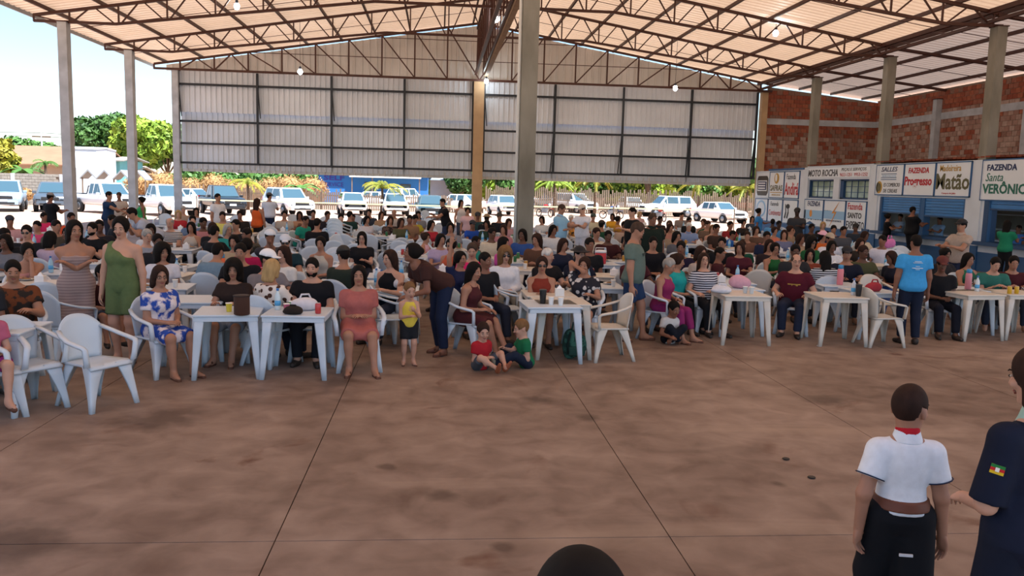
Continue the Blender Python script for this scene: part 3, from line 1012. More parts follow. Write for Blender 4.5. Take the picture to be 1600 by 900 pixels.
    for s in (-1, 1):
        for y in (y0+L*.18, y1-L*.20):
            R = Matrix.Rotation(math.pi/2, 3, 'Y')
            out.append(('wheel_arch', MB().lathe([(wr+.07, -.02), (wr+.07, .03)], (s*(W/2-.02), y, wr+.02), 18, 'Z', R).mesh('wheel_arch'), 'trim', None))
            out.append(('wheel', MB().lathe([(wr*.7, -.12), (wr*.95, -.10), (wr, -.06), (wr, .06), (wr*.95, .10), (wr*.7, .12)], (s*(W/2-.08), y, wr), 18, 'Z', R).mesh('wheel', True), 'tyre', None))
            out.append(('hubcap', MB().lathe([(wr*.62, -.01), (wr*.58, .02), (wr*.2, .035)], (s*(W/2+.03), y, wr), 14, 'Z', R if s > 0 else Matrix.Rotation(-math.pi/2, 3, 'Y')).mesh('hubcap', True), 'hub', None))
    return out
CARM = {}
def car(kind, px_, py_, face, color, label, name=None):
    if kind not in CARM: CARM[kind] = car_mesh(kind)
    p = gz(px_, py_)
    r = empty({'pickup': 'pickup_truck', 'suv': 'suv', 'hatch': 'hatchback_car', 'sedan': 'sedan_car'}[kind], (p[0], p[1], -.06), math.radians(face))
    tag(r, label, 'pickup truck' if kind == 'pickup' else 'car', 'vehicles parked beyond the hall')
    paint = mat('car_paint_%s' % color, color, .25, spec=.6)
    mm = {'paint': paint, 'glass': M_GLASS, 'tyre': M_TYRE, 'trim': M_TRIM, 'hub': M_HUB, 'lamp': M_LAMP, 'plate': M_PLATE, 'tail': mat('tail_light', '#8c1418', .3), 'bumper': paint}
    wheels = {}
    for (n, me, k, _) in CARM[kind]:
        o = link(n, me, mm[k], r)
        if n == 'wheel': last = o
        if n == 'hubcap': o.parent = last
    return r
WH, BK, SV, GR = '#e6e8ea', '#1d2228', '#9aa3ad', '#4a5a62'
CARS = [('pickup', 12, 327, 22, '#8fa3b5', 'silver blue pickup at the left edge of the yard'),
        ('suv', 86, 328, 18, '#4b545e', 'dark grey hatch back suv left of the nearest left column'),
        ('pickup', 168, 331, 48, WH, 'white pickup between the two left columns'),
        ('pickup', 258, 335, 40, WH, 'white pickup in front of the dry grass, before the gable corner column'),
        ('sedan', 300, 326, 70, WH, 'white car half hidden right of the gable corner column'),
        ('pickup', 347, 333, 28, BK, 'black pickup with a big dark grille'),
        ('suv', 450, 335, 32, WH, 'large white suv before the paling fence, left of the blue house'),
        ('hatch', 550, 334, 12, WH, 'white compact car in front of the lettered end of the blue house'),
        ('sedan', 588, 326, 80, WH, 'white car standing side on behind the young yellow palm'),
        ('hatch', 616, 335, 8, WH, 'white hatchback right beside the young yellow palm'),
        ('suv', 634, 323, 150, WH, 'white suv seen from behind, beyond the young yellow palm'),
        ('hatch', 672, 341, 4, '#3e5258', 'dark teal hatchback parked nose on near the hall'),
        ('sedan', 716, 331, -120, WH, 'white sedan just left of the middle gable column'),
        ('hatch', 787, 335, 14, WH, 'small white hatchback right of the middle gable column'),
        ('pickup', 862, 327, 35, WH, 'white pickup just right of the tall centre column'),
        ('suv', 897, 332, 30, WH, 'white suv behind the two men who talk standing'),
        ('hatch', 986, 333, 5, WH, 'white hatchback nose on, behind the man in sunglasses'),
        ('suv', 1042, 338, -78, WH, 'white suv side on under the street trees'),
        ('sedan', 1122, 346, 22, '#e9e6e2', 'white sedan parked nearest the hall at the right'),
        ('pickup', 1172, 331, 60, '#7d4a38', 'brown vehicle half hidden by the right gable column')]
for a in CARS: car(*a)

# --- motorcycles
def motorcycle(px_, py_, face, color, label):
    p = gz(px_, py_)
    r = empty('motorcycle', (p[0], p[1], -.06), math.radians(face))
    tag(r, label, 'motorcycle', 'motorcycles at the edge of the hall')
    pm = mat('bike_'+color, color, .3)
    for y in (-.65, .65):
        wh = MB().tube([(0, y+.265*math.cos(a), .30+.265*math.sin(a)) for a in np.linspace(0, 2*math.pi, 21)], .035, 6).build('wheel', M_TYRE, r, smooth=True)
        sp_ = MB()
        for a in np.linspace(0, 2*math.pi, 9)[:-1]: sp_.tube([(0, y, .30), (0, y+.25*math.cos(a), .30+.25*math.sin(a))], .007, 4)
        sp_.build('spokes', M_HUB, wh)
    MB().sphere((0, -.1, .82), (.14, .28, .13), 12, 8).build('fuel_tank', pm, r, True)
    MB().bb((-.12, .12, .76), (.12, .75, .86)).build('seat', M_TRIM, r, bevel=.03)
    MB().bb((-.13, -.22, .3), (.13, .25, .66)).build('engine', M_HUB, r, bevel=.03)
    f = MB()
    f.tube([(0, -.65, .3), (0, -.38, .98)], .03, 6).tube([(0, -.38, .9), (0, .1, .7), (0, .65, .3)], .03, 6)
    f.build('frame', M_TRIM, r)
    MB().tube([(-.35, -.28, 1.02), (-.15, -.38, 1.0), (.15, -.38, 1.0), (.35, -.28, 1.02)], .016, 6).build('handlebar', M_TRIM, r)
    MB().sphere((0, -.5, .92), (.1, .09, .1), 10, 6).build('headlight', M_LAMP, r, True)
    MB().box((0, -.66, .63), (.13, .4, .03)).build('mudguard', pm, r)
motorcycle(851, 338, 35, '#a51f22', 'red motorcycle parked right of the tall centre column')
motorcycle(955, 341, 60, '#2a4d80', 'blue motorcycle parked behind the seated crowd')
motorcycle(1030, 345, 15, '#a32530', 'red motorcycle parked near the street tree')

# --- foliage
def leaves(centers, n, size, m, name, parent, seed, flat=.6):
    rg = np.random.default_rng(seed)
    C = np.array([c[:3] for c in centers])
    Rr = np.array([c[3] for c in centers])
    k = rg.choice(len(C), n, p=Rr**2/np.sum(Rr**2))
    d = rg.normal(size=(n, 3))
    d /= np.linalg.norm(d, axis=1)[:, None]
    rad = Rr[k][:, None]*(.72+.34*rg.random((n, 1)))
    pos = C[k]+d*rad*np.array([1, 1, .85])
    a = rg.normal(size=(n, 3)); a /= np.linalg.norm(a, axis=1)[:, None]
    nrm = d*.7+rg.normal(size=(n, 3))*.45
    u = np.cross(nrm, a); u /= np.linalg.norm(u, axis=1)[:, None]
    v = np.cross(nrm, u); v /= np.linalg.norm(v, axis=1)[:, None]
    s = size*(.6+.8*rg.random((n, 1)))
    V = np.stack([pos-u*s, pos-v*s*flat, pos+u*s, pos+v*s*flat], 1).reshape(-1, 3)
    Q = np.arange(4*n).reshape(n, 4)
    return link(name, np_mesh(name, V, Q, False), m, parent)
M_LEAF = [mat('leaf_%d' % i, c, .6, noise=.35, nscale=.6, color2=c2, spec=.3) for i, (c, c2) in enumerate((('#46662a', '#2a4a1c'), ('#97a838', '#5c7a26'), ('#5c8038', '#3a6028'), ('#a3922e', '#707a26')))]
M_BARK = mat('bark', '#6a5442', .9, noise=.3, nscale=6, bump=.3)
def tree(x, y, h, r, label, m=0, n=5000, leaf=.35, group='trees around the yard', seed=1, crown_lo=.35):
    t = empty('leafy_tree', (x, y, -.1))
    tag(t, label, 'tree', group)
    rg = random.Random(seed)
    tr = MB()
    tr.tube([(0, 0, 0), (rg.uniform(-.2, .2), 0, h*.25), (rg.uniform(-.3, .3), .1, h*.55)], [.05*h*.6, .04*h*.6, .02*h*.6], 8)
    cs = []
    for k in range(11):
        a = rg.uniform(0, 6.28); rr = r*rg.uniform(.25, .7); z = h*rg.uniform(crown_lo+.1, .85)
        c = (rr*math.cos(a), rr*math.sin(a), z, r*rg.uniform(.32, .5))
        cs.append(c)
        tr.tube([(0, 0, h*.25), (c[0]*.5, c[1]*.5, (h*.3+z)/2), c[:3]], [.02*h*.5, .012*h*.5, .006*h*.5], 5)
    cs.append((0, 0, h*.75, r*.5))
    tr.build('trunk', M_BARK, t, True)
    leaves(cs, n, leaf, M_LEAF[m], 'foliage', t, seed)
    core = MB()
    for c in cs: core.sphere(c[:3], c[3]*.72, 10, 6)
    core.build('inner_foliage', M_LEAF[0], t, True)
    return t
def at(px_, Y): 
    p = ony(px_, 290, Y)
    return p[0], Y
x, y = at(165, 100); tree(x, y, 9.4, 4.4, 'big dark mango tree behind the white building', 0, 9000, .30, seed=3)
x, y = at(228, 93); tree(x, y, 8.5, 4.0, 'big bright yellow green mango tree left of the gable', 1, 10000, .30, seed=4)
x, y = at(262, 108); tree(x, y, 9.2, 3.2, 'tall tree crown showing beside the gable corner column', 2, 6000, .30, seed=5)
x, y = at(78, 130); tree(x, y, 6.6, 4, 'distant rounded tree above the tan tiled roof', 2, 5000, .4, seed=6)
x, y = at(20, 125); tree(x, y, 7.0, 5, 'distant pale tree at the left edge above the roof', 2, 4000, .4, seed=7)
x, y = at(4, 66); tree(x, y, 5.2, 1.3, 'thin yellowish tree at the left edge of the frame', 3, 2500, .22, seed=8, crown_lo=.2)
right_trees = [(868, 78, 5.2, 3.0, 1, 'right behind the tall centre column'), (925, 84, 5.6, 3.2, 2, 'behind the standing man in white'), (985, 80, 5.8, 3.2, 1, 'above the nose on white hatchback'), (1012, 76, 6.6, 2.6, 2, 'with a bare forked trunk beside the side on suv'), (1075, 80, 5.4, 3.0, 2, 'right of the side on suv'), (1135, 82, 5.5, 3.2, 1, 'behind the nearest white sedan'), (1178, 80, 5.6, 2.8, 2, 'by the right gable column'), (780, 84, 5.2, 2.8, 2, 'right of the middle gable column'), (722, 90, 5.0, 2.4, 0, 'left of the middle gable column')]
for k, (px_, Y, h, rr, m, lab) in enumerate(right_trees):
    x, y = at(px_, Y)
    tree(x, y, h, rr, 'street tree '+lab, m, 4200, .24, seed=20+k, crown_lo=.28 if px_ != 1012 else .5)
# low green hedge and dry grass bank on the left
def bank(name, pts, w, h, m, label, n, leaf, seed):
    r = empty(name, (0, 0, 0))
    tag(r, label, 'vegetation', kind='stuff')
    cs = []
    for (a, b) in zip(pts[:-1], pts[1:]):
        L = math.hypot(b[0]-a[0], b[1]-a[1])
        k = max(2, int(L/1.5))
        for i in range(k):
            t = i/k
            cs.append((a[0]+(b[0]-a[0])*t, a[1]+(b[1]-a[1])*t+random.uniform(-w, w), h*random.uniform(.35, .6), h*random.uniform(.4, .6)))
    leaves(cs, n, leaf, m, 'grass_blades' if leaf < .2 else 'foliage', r, seed, .25 if leaf < .2 else .6)
    core = MB()
    for c in cs: core.sphere((c[0], c[1], c[2]-.1), c[3]*.8, 8, 5)
    core.build('mound', m, r, True)
M_DRY = mat('dry_grass', '#b08a58', .9, noise=.3, nscale=1, color2='#946c42')
bank('dry_grass_bank', [at(215, 72), at(300, 73), at(420, 74), at(520, 76)], 1.5, 2.6, M_DRY, 'bank of dry tan grass behind the left vehicles', 9000, .14, 31)
bank('green_shrub_bank', [at(280, 88), at(360, 90), at(450, 92), at(540, 92)], 1.5, 3.4, M_LEAF[2], 'low green shrubs beyond the dry grass bank', 7000, .26, 32)
bank('green_tree_belt', [at(700, 96), at(850, 92), at(1000, 92), at(1190, 92)], 1.2, 5.6, M_LEAF[1], 'belt of bright green foliage beyond the street trees on the right', 12000, .30, 34)
bank('dry_weeds', [at(25, 60), at(52, 60)], .4, 1.2, M_DRY, 'dry weeds at the foot of the block wall', 1500, .12, 33)

# --- palms, banana, papaya
def palm(px_, Y, h, label, fr=1.7, m=3, name='young_palm', nf=14, wide=.10):
    x, y = at(px_, Y)
    t = empty(name, (x, y, -.1))
    tag(t, label, 'palm' if name != 'banana_plant' else 'plant', 'palms and broad leaved plants of the yard')
    MB().tube([(0, 0, 0), (.05, 0, h*.5), (0, 0, h)], [.13, .10, .08], 8).build('trunk', M_BARK, t, True)
    rg = random.Random(int(px_))
    for k in range(nf):
        a = 2*math.pi*k/nf+rg.uniform(-.2, .2)
        el = rg.uniform(.2, 1.2)
        L = fr*rg.uniform(.8, 1.1)
        pts = []
        for i in range(7):
            s_ = i/6
            rr = L*s_*math.cos(el*(1-.3*s_))
            z = h+L*(s_*math.sin(el)-.75*s_*s_)
            pts.append(Vector((rr*math.cos(a), rr*math.sin(a), z)))
        side = Vector((-math.sin(a), math.cos(a), 0))
        f = MB()
        if name == 'banana_plant':
            f.grid([[p-side*wide*w_+Vector((0, 0, -.05)), p+Vector((0, 0, .02)), p+side*wide*w_+Vector((0, 0, -.05))] for p, w_ in zip(pts, (.2, .8, 1, 1, .9, .6, .05))], (0, 0, -.01))
        else:
            f.tube(pts, .015, 4)
            for i in range(1, 7):
                for q in range(3):
                    p = pts[i-1].lerp(pts[i], q/3)
                    for s_ in (-1, 1):
                        tip = p+side*s_*.34*fr/1.7*(1.1-i/8)+Vector((0, 0, -.16))+(pts[i]-pts[i-1])*.5
                        f.add([p, p+(pts[i]-pts[i-1])*.28, tip], [(0, 1, 2)])
        f.build('frond', M_LEAF[m], t)
palm(597, 58, 1.9, 'young yellow palm standing among the white cars', 1.9, 3)
palm(387, 62, 2.0, 'small yellow palm right of the black pickup', 1.5, 3)
palm(866, 64, 2.6, 'yellowish palm right of the tall centre column', 1.9, 1)
palm(930, 64, 2.9, 'palm above the white suv, behind the standing men', 2.0, 3)
palm(1092, 64, 2.8, 'palm left of the nearest white sedan', 2.0, 3)
palm(1168, 64, 2.5, 'palm next to the right gable column', 2.0, 3)
palm(468, 68, 1.6, 'broad leaved banana plant above the large white suv', 2.4, 2, 'banana_plant', 8, .3)
palm(38, 66, 2.3, 'banana plant over the block wall at the left', 2.0, 2, 'banana_plant', 8, .32)
palm(72, 66, 3.0, 'papaya tree over the block wall at the left', 1.1, 2, 'papaya_tree', 16, .2)

# --- fences, walls and houses
M_PALE = mat('grey_paling', '#857260', .9, noise=.3, nscale=2)
def fence(a, b, label, h=1.5, seed=0):
    r = empty('paling_fence', (a[0], a[1], -.06))
    tag(r, label, 'fence', 'wooden paling fences')
    d = Vector((b[0]-a[0], b[1]-a[1], 0))
    L = d.length
    d.normalize()
    rg = random.Random(seed)
    s = MB()
    n = int(L/.17)
    ang = math.atan2(d.y, d.x)
    for i in range(n):
        hh = h*rg.uniform(.82, 1.08)
        s.box(d*(i*.17)+Vector((0, 0, hh/2)), (.11, .03, hh), ang+rg.uniform(-.03, .03))
    tag(s.build('palings', M_PALE, r), kind='stuff')
    for z in (.4, 1.1):
        MB().bar(Vector((0, .05, z)), d*L+Vector((0, .05, z)), .05, .08).build('rail', M_PALE, r)
    k = int(L/3)
    for i in range(k+1):
        MB().box(d*(i*3)+Vector((0, .1, h/2)), (.12, .12, h*1.05)).build('post', M_PALE, r)
fence(at(285, 70), at(550, 66), 'paling fence left of the blue house', 1.6, 1)
fence(at(550, 66), at(760, 66), 'paling fence in front of the blue house', 1.3, 2)
fence(at(760, 72), at(1185, 70), 'paling fence under the street trees on the right', 2.1, 3)
# block wall at left
r = empty('block_wall', (0, 62, -.06))
tag(r, 'grey block wall at the left edge of the yard', 'wall')
xa, xb = at(-60, 62)[0], at(96, 62)[0]
bw = MB()
MB().bb((xa, .1, 0), (xb, .24, 2.15)).build('wall_core', M_MORTAR, r)
M_BLK = mat('grey_block', '#9c958a', .95, noise=.3, nscale=3)
zz = 0
k = 0
while zz < 2.1:
    x = xa+(k % 2)*.2
    while x < xb-.38:
        bw.bb((x, 0.06, zz+.01), (x+.39, .12, zz+.19))
        x += .41
    zz += .2
    k += 1
tag(bw.build('blocks', M_BLK, r), kind='stuff')
for i in range(4):
    MB().bb((xa+i*3.3, 0, 0), (xa+i*3.3+.25, .15, 2.2)).build('pier', M_CONC, r)
def house(px0, px1, Y, depth, hw, hr_, wallc, roofc, label, name='house', wins=(), over=.6, ridge='X', door=True):
    x0, x1 = at(px0, Y)[0], at(px1, Y)[0]
    r = empty(name, ((x0+x1)/2, Y, -.06))
    tag(r, label, 'building')
    W = x1-x0
    wm = mat('plaster_'+wallc, wallc, .85, noise=.12, nscale=.8)
    rm = mat('housetop_'+roofc, roofc, .8, noise=.2, nscale=1)
    MB().bb((-W/2, 0, 0), (W/2, depth, hw)).build('walls', wm, r)
    rf = MB()
    if ridge == 'X':
        rf.prism([(-over, hw-.1), (-over, hw), (depth/2, hr_), (depth+over, hw), (depth+over, hw-.1), (depth/2, hr_-.12)], 'X', -W/2-over, W/2+over)
    else:
        rf.prism([(-W/2-over, hw-.1), (-W/2-over, hw), (0, hr_), (W/2+over, hw), (W/2+over, hw-.1), (0, hr_-.12)], 'Y', -over, depth+over)
        MB().prism([(-W/2, hw), (0, hr_-.1), (W/2, hw)], 'Y', .01, depth-.01).build('gable', wm, r)
    rf.build('roof', rm, r)
    for (u, v, ww, hh) in wins:
        f = MB().bb((-W/2+W*u, -.06, v), (-W/2+W*u+ww, .02, v+hh)).build('window', mat('window_wood', '#4a4640', .7), r)
        MB().bb((-W/2+W*u+.08, -.08, v+.08), (-W/2+W*u+ww-.08, -.05, v+hh-.08)).build('pane', M_GLASS, f)
    return r
house(2, 128, 76, 9, 3.0, 4.7, '#b39e88', '#966c50', 'low house with a wide tan tiled roof at the left', over=.9, wins=((.1, .9, 1.2, 1), (.35, .9, 1.2, 1)))
house(100, 152, 69, 4, 4.3, 4.45, '#d4dae0', '#cdd2d8', 'tall plain white building left of the second column', over=.05)
house(152, 188, 80, 6, 3.6, 4.0, '#6fb6ba', '#9a948a', 'turquoise building with a flat grey eave', over=.5, wins=((.15, 1.2, .8, .8),))
house(178, 206, 84, 6, 2.6, 3.2, '#cbbfae', '#b7a796', 'small pale shed right of the turquoise building', over=.4)
# zigzag awnings in front of the turquoise building
r = empty('awning', (at(172, 66)[0], 66, -.06))
tag(r, 'row of small zigzag grey awning roofs before the turquoise building', 'awning')
for k in range(4):
    x = -2.2+k*1.2
    MB().prism([(x, 2.0), (x+.6, 2.65), (x+1.2, 2.0), (x+1.2, 1.9), (x+.6, 2.5), (x, 1.9)], 'Y', 0, 1.6).build('gablet', mat('awning_grey', '#8d8f90', .8), r)
for x in (-2.1, .2, 2.5): MB().bb((x, .1, 0), (x+.08, .2, 2)).build('post', M_PALE, r)
hb_ = house(498, 668, 84, 8, 3.0, 4.4, '#2f74b8', '#25588e', 'blue house with lettering and a pale awning, behind the parked cars', over=.4, wins=((.42, .9, 1.1, 1.3), (.75, .9, 1.0, 1.2)))
W = at(668, 84)[0]-at(498, 84)[0]
TX = ((1, 0, 0), (0, 0, -1), (0, 1, 0))
text('SELF', 1, mat('paint_violet', '#3b2a86', .6), hb_, (-W/2+1.5, -.05, 2.55), TX, width=2.0, height=.5, bold=.02)
text('SERVICE', 1, mat('paint_violet', '#3b2a86', .6), hb_, (-W/2+1.4, -.05, 1.9), TX, width=2.0, height=.42)
MB().prism([(-2.2, 2.75), (0, 3.45), (0, 3.35), (-2.2, 2.65)], 'X', -W/2+3.2, W/2-.6).build('awning', mat('awning_cream', '#d9cdbd', .8), hb_)
for u in (-W/2+3.4, 0, W/2-.8): MB().bb((u, -2.1, 0), (u+.1, -2, 2.7)).build('awning_post', M_PALE, hb_)
house(672, 708, 92, 6, 2.7, 3.4, '#cdbfae', '#a9b3bb', 'small pale building with a grey sheet roof right of the blue house', over=.5)
house(705, 742, 96, 6, 2.9, 4.4, '#8a8076', '#8f979e', 'grey sheet shed behind the middle gable column', over=.3)
house(905, 945, 90, 5, 2.6, 3.2, '#8b6a58', '#6d5a50', 'brown wooden house behind the trees', over=.4)
# utility pole and wires
r = empty('utility_pole', (at(68, 100)[0], 100, 0))
tag(r, 'thin utility pole with wires above the tan roof at the left', 'pole')
MB().tube([(0, 0, 0), (0, 0, 7.2)], [.14, .09], 8).build('pole', M_CONC, r)
MB().bb((-1, -.06, 6.2), (1, .06, 6.35)).build('crossarm', M_BARK, r)
for k, z in enumerate((6.0, 6.4)):
    MB().tube([(-60, 0, z+.6), (-30, 0, z), (0, 0, z+.3), (12, 0, z), (26, 0, z+.2)], .025, 4).build('wire', M_TRIM, r)
# barrier tape
r = empty('barrier_tape', (0, 0, 0))
tag(r, 'yellow and black barrier tape strung along the back edge of the hall', 'tape')
MB().bar((XC-15, YG+5, .98), (XC+.2, YG+4.6, .95), .005, .07).build('tape', mat('tape_yellow', '#d8b93a', .5, pattern='stripe', nscale=2, color2='#e8e0b0', stretch=(1, 1, 0)), r)
MB().bar((XC+.2, YG+4.6, 1.05), (XR+.5, YG+4.8, 1.1), .005, .07).build('tape', MATS['tape_yellow'], r)
for x in (XC-15, XC+.2, XC+8, XR+.5):
    MB().tube([(x, YG+4.7, -.06), (x, YG+4.7, 1.2)], .04, 6).build('stake', M_PALE, r)
# ================================================================== figures: one continuous surface per body, clothes and hair as children
def V3(*a): return np.array(a, float)
def unit(v):
    n = np.linalg.norm(v)
    return v/n if n > 1e-9 else v

class Field:
    def __init__(s, lo, hi, h):
        s.h = h
        s.lo = np.asarray(lo, float)
        n = np.ceil((np.asarray(hi)-s.lo)/h).astype(int)+2
        s.ax = [s.lo[i]+h*np.arange(n[i]) for i in range(3)]
        s.vol = np.full(n, .08, np.float32)
    def box(s, lo, hi, pad):
        sl = []
        for i in range(3):
            a = int(max(0, math.floor((lo[i]-pad-s.lo[i])/s.h)))
            b = int(min(len(s.ax[i]), math.ceil((hi[i]+pad-s.lo[i])/s.h)+1))
            if b <= a: return None
            sl.append(slice(a, b))
        return tuple(sl)
    def pts(s, sl):
        return s.ax[0][sl[0]][:, None, None], s.ax[1][sl[1]][None, :, None], s.ax[2][sl[2]][None, None, :]
    def put(s, sl, d, k):
        a = s.vol[sl]
        if k > 0:
            h = np.maximum(k-np.abs(a-d), 0)/k
            s.vol[sl] = np.minimum(a, d)-h*h*k*.25
        else:
            s.vol[sl] = np.minimum(a, d)
    def cap(s, a, b, ra, rb, k=.03, clip=None, sq=None):
        a, b = np.asarray(a, float), np.asarray(b, float)
        R = max(ra, rb)
        sl = s.box(np.minimum(a, b)-R, np.maximum(a, b)+R, k+s.h*2)
        if sl is None: return
        X, Y, Z = s.pts(sl)
        ab = b-a
        L2 = max(ab@ab, 1e-9)
        t = np.clip(((X-a[0])*ab[0]+(Y-a[1])*ab[1]+(Z-a[2])*ab[2])/L2, 0, 1)
        d = np.sqrt((X-a[0]-t*ab[0])**2+(Y-a[1]-t*ab[1])**2+(Z-a[2]-t*ab[2])**2)-(ra+(rb-ra)*t)
        if clip is not None:
            c, n = clip
            d = np.maximum(d, (X-c[0])*n[0]+(Y-c[1])*n[1]+(Z-c[2])*n[2])
        s.put(sl, d, k)
    def ell(s, c, M, r, k=.02, cut=None):
        """ellipsoid with axes M (columns) and radii r; cut(u,v,w)->d to intersect"""
        R = max(r)
        sl = s.box(np.asarray(c)-R, np.asarray(c)+R, k+s.h*2)
        if sl is None: return
        X, Y, Z = s.pts(sl)
        X, Y, Z = X-c[0], Y-c[1], Z-c[2]
        u = X*M[0, 0]+Y*M[1, 0]+Z*M[2, 0]
        v = X*M[0, 1]+Y*M[1, 1]+Z*M[2, 1]
        w_ = X*M[0, 2]+Y*M[1, 2]+Z*M[2, 2]
        q = np.sqrt((u/r[0])**2+(v/r[1])**2+(w_/r[2])**2)
        g = np.sqrt((u/r[0]**2)**2+(v/r[1]**2)**2+(w_/r[2]**2)**2)+1e-9
        d = q*(q-1)/g
        if cut is not None: d = np.maximum(d, cut(u, v, w_))
        s.put(sl, d, k)
    def stack(s, o, M, T, A, B, O, k=.03, cut=None, pad=0.0):
        T = np.asarray(T)
        A, B, O = np.asarray(A)+pad, np.asarray(B)+pad, np.asarray(O)
        R = float(max(A.max(), B.max()+np.abs(O).max()))
        e0, e1 = o+M[:, 2]*T[0], o+M[:, 2]*T[-1]
        sl = s.box(np.minimum(e0, e1)-R, np.maximum(e0, e1)+R, k+s.h*2)
        if sl is None: return
        X, Y, Z = s.pts(sl)
        X, Y, Z = X-o[0], Y-o[1], Z-o[2]
        u = X*M[0, 0]+Y*M[1, 0]+Z*M[2, 0]
        v = X*M[0, 1]+Y*M[1, 1]+Z*M[2, 1]
        t = X*M[0, 2]+Y*M[1, 2]+Z*M[2, 2]
        a, b, oo = np.interp(t, T, A), np.interp(t, T, B), np.interp(t, T, O)
        q = np.sqrt((u/a)**2+((v-oo)/b)**2)
        d = (q-1)*np.minimum(a, b)
        d = np.maximum(d, np.maximum(T[0]-t, t-T[-1]))
        if cut is not None: d = np.maximum(d, cut(u, v, t))
        s.put(sl, d, k)
    def clip(s, c, n):
        X, Y, Z = s.pts((slice(None),)*3)
        s.vol = np.maximum(s.vol, ((X-c[0])*n[0]+(Y-c[1])*n[1]+(Z-c[2])*n[2]).astype(np.float32))
    def carve(s, a, b, ra, rb):
        a, b = np.asarray(a, float), np.asarray(b, float)
        R = max(ra, rb)
        sl = s.box(np.minimum(a, b)-R, np.maximum(a, b)+R, s.h*2)
        if sl is None: return
        X, Y, Z = s.pts(sl)
        ab = b-a
        t = np.clip(((X-a[0])*ab[0]+(Y-a[1])*ab[1]+(Z-a[2])*ab[2])/max(ab@ab, 1e-9), 0, 1)
        d = np.sqrt((X-a[0]-t*ab[0])**2+(Y-a[1]-t*ab[1])**2+(Z-a[2]-t*ab[2])**2)-(ra+(rb-ra)*t)
        s.vol[sl] = np.maximum(s.vol[sl], -d)
    def mesh(s):
        v = s.vol
        v[0] = v[-1] = .08
        v[:, 0] = v[:, -1] = .08
        v[:, :, 0] = v[:, :, -1] = .08
        ins = v < 0
        n = np.array(v.shape)-1
        cnt = np.zeros(n, np.int8)
        offs = [(i, j, k) for i in (0, 1) for j in (0, 1) for k in (0, 1)]
        for (i, j, k) in offs:
            cnt += ins[i:i+n[0], j:j+n[1], k:k+n[2]]
        I = np.argwhere((cnt > 0) & (cnt < 8))
        if len(I) == 0: return np.zeros((0, 3)), np.zeros((0, 4), int)
        idx = np.full(n, -1, np.int32)
        idx[I[:, 0], I[:, 1], I[:, 2]] = np.arange(len(I))
        cv = {o: v[I[:, 0]+o[0], I[:, 1]+o[1], I[:, 2]+o[2]] for o in offs}
        acc = np.zeros((len(I), 3))
        num = np.zeros(len(I))
        for o in offs:
            for ax_ in range(3):
                if o[ax_]: continue
                p = list(o)
                p[ax_] = 1
                a, b = cv[o], cv[tuple(p)]
                m = (a < 0) != (b < 0)
                t = np.where(m, a/np.where(m, a-b, 1), 0)
                for q in range(3):
                    acc[:, q] += np.where(m, (t if q == ax_ else o[q]), 0)
                num += m
        Vv = s.lo+s.h*(I+acc/num[:, None])
        Q = []
        for ax_ in range(3):
            b, c = [(1, 2), (2, 0), (0, 1)][ax_]
            sh = [slice(None)]*3
            s0, s1 = list(sh), list(sh)
            s0[ax_], s1[ax_] = slice(0, -1), slice(1, None)
            d = ins[tuple(s0)] != ins[tuple(s1)]
            E = np.argwhere(d)
            E = E[(E[:, b] > 0) & (E[:, c] > 0) & (E[:, b] < n[b]) & (E[:, c] < n[c])]
            if len(E) == 0: continue
            def cell(db, dc):
                e = E.copy()
                e[:, b] -= db
                e[:, c] -= dc
                return idx[e[:, 0], e[:, 1], e[:, 2]]
            q = np.stack([cell(1, 1), cell(0, 1), cell(0, 0), cell(1, 0)], 1)
            inside_first = ins[E[:, 0], E[:, 1], E[:, 2]]
            q[~inside_first] = q[~inside_first][:, ::-1]
            Q.append(q)
        return Vv, np.concatenate(Q)

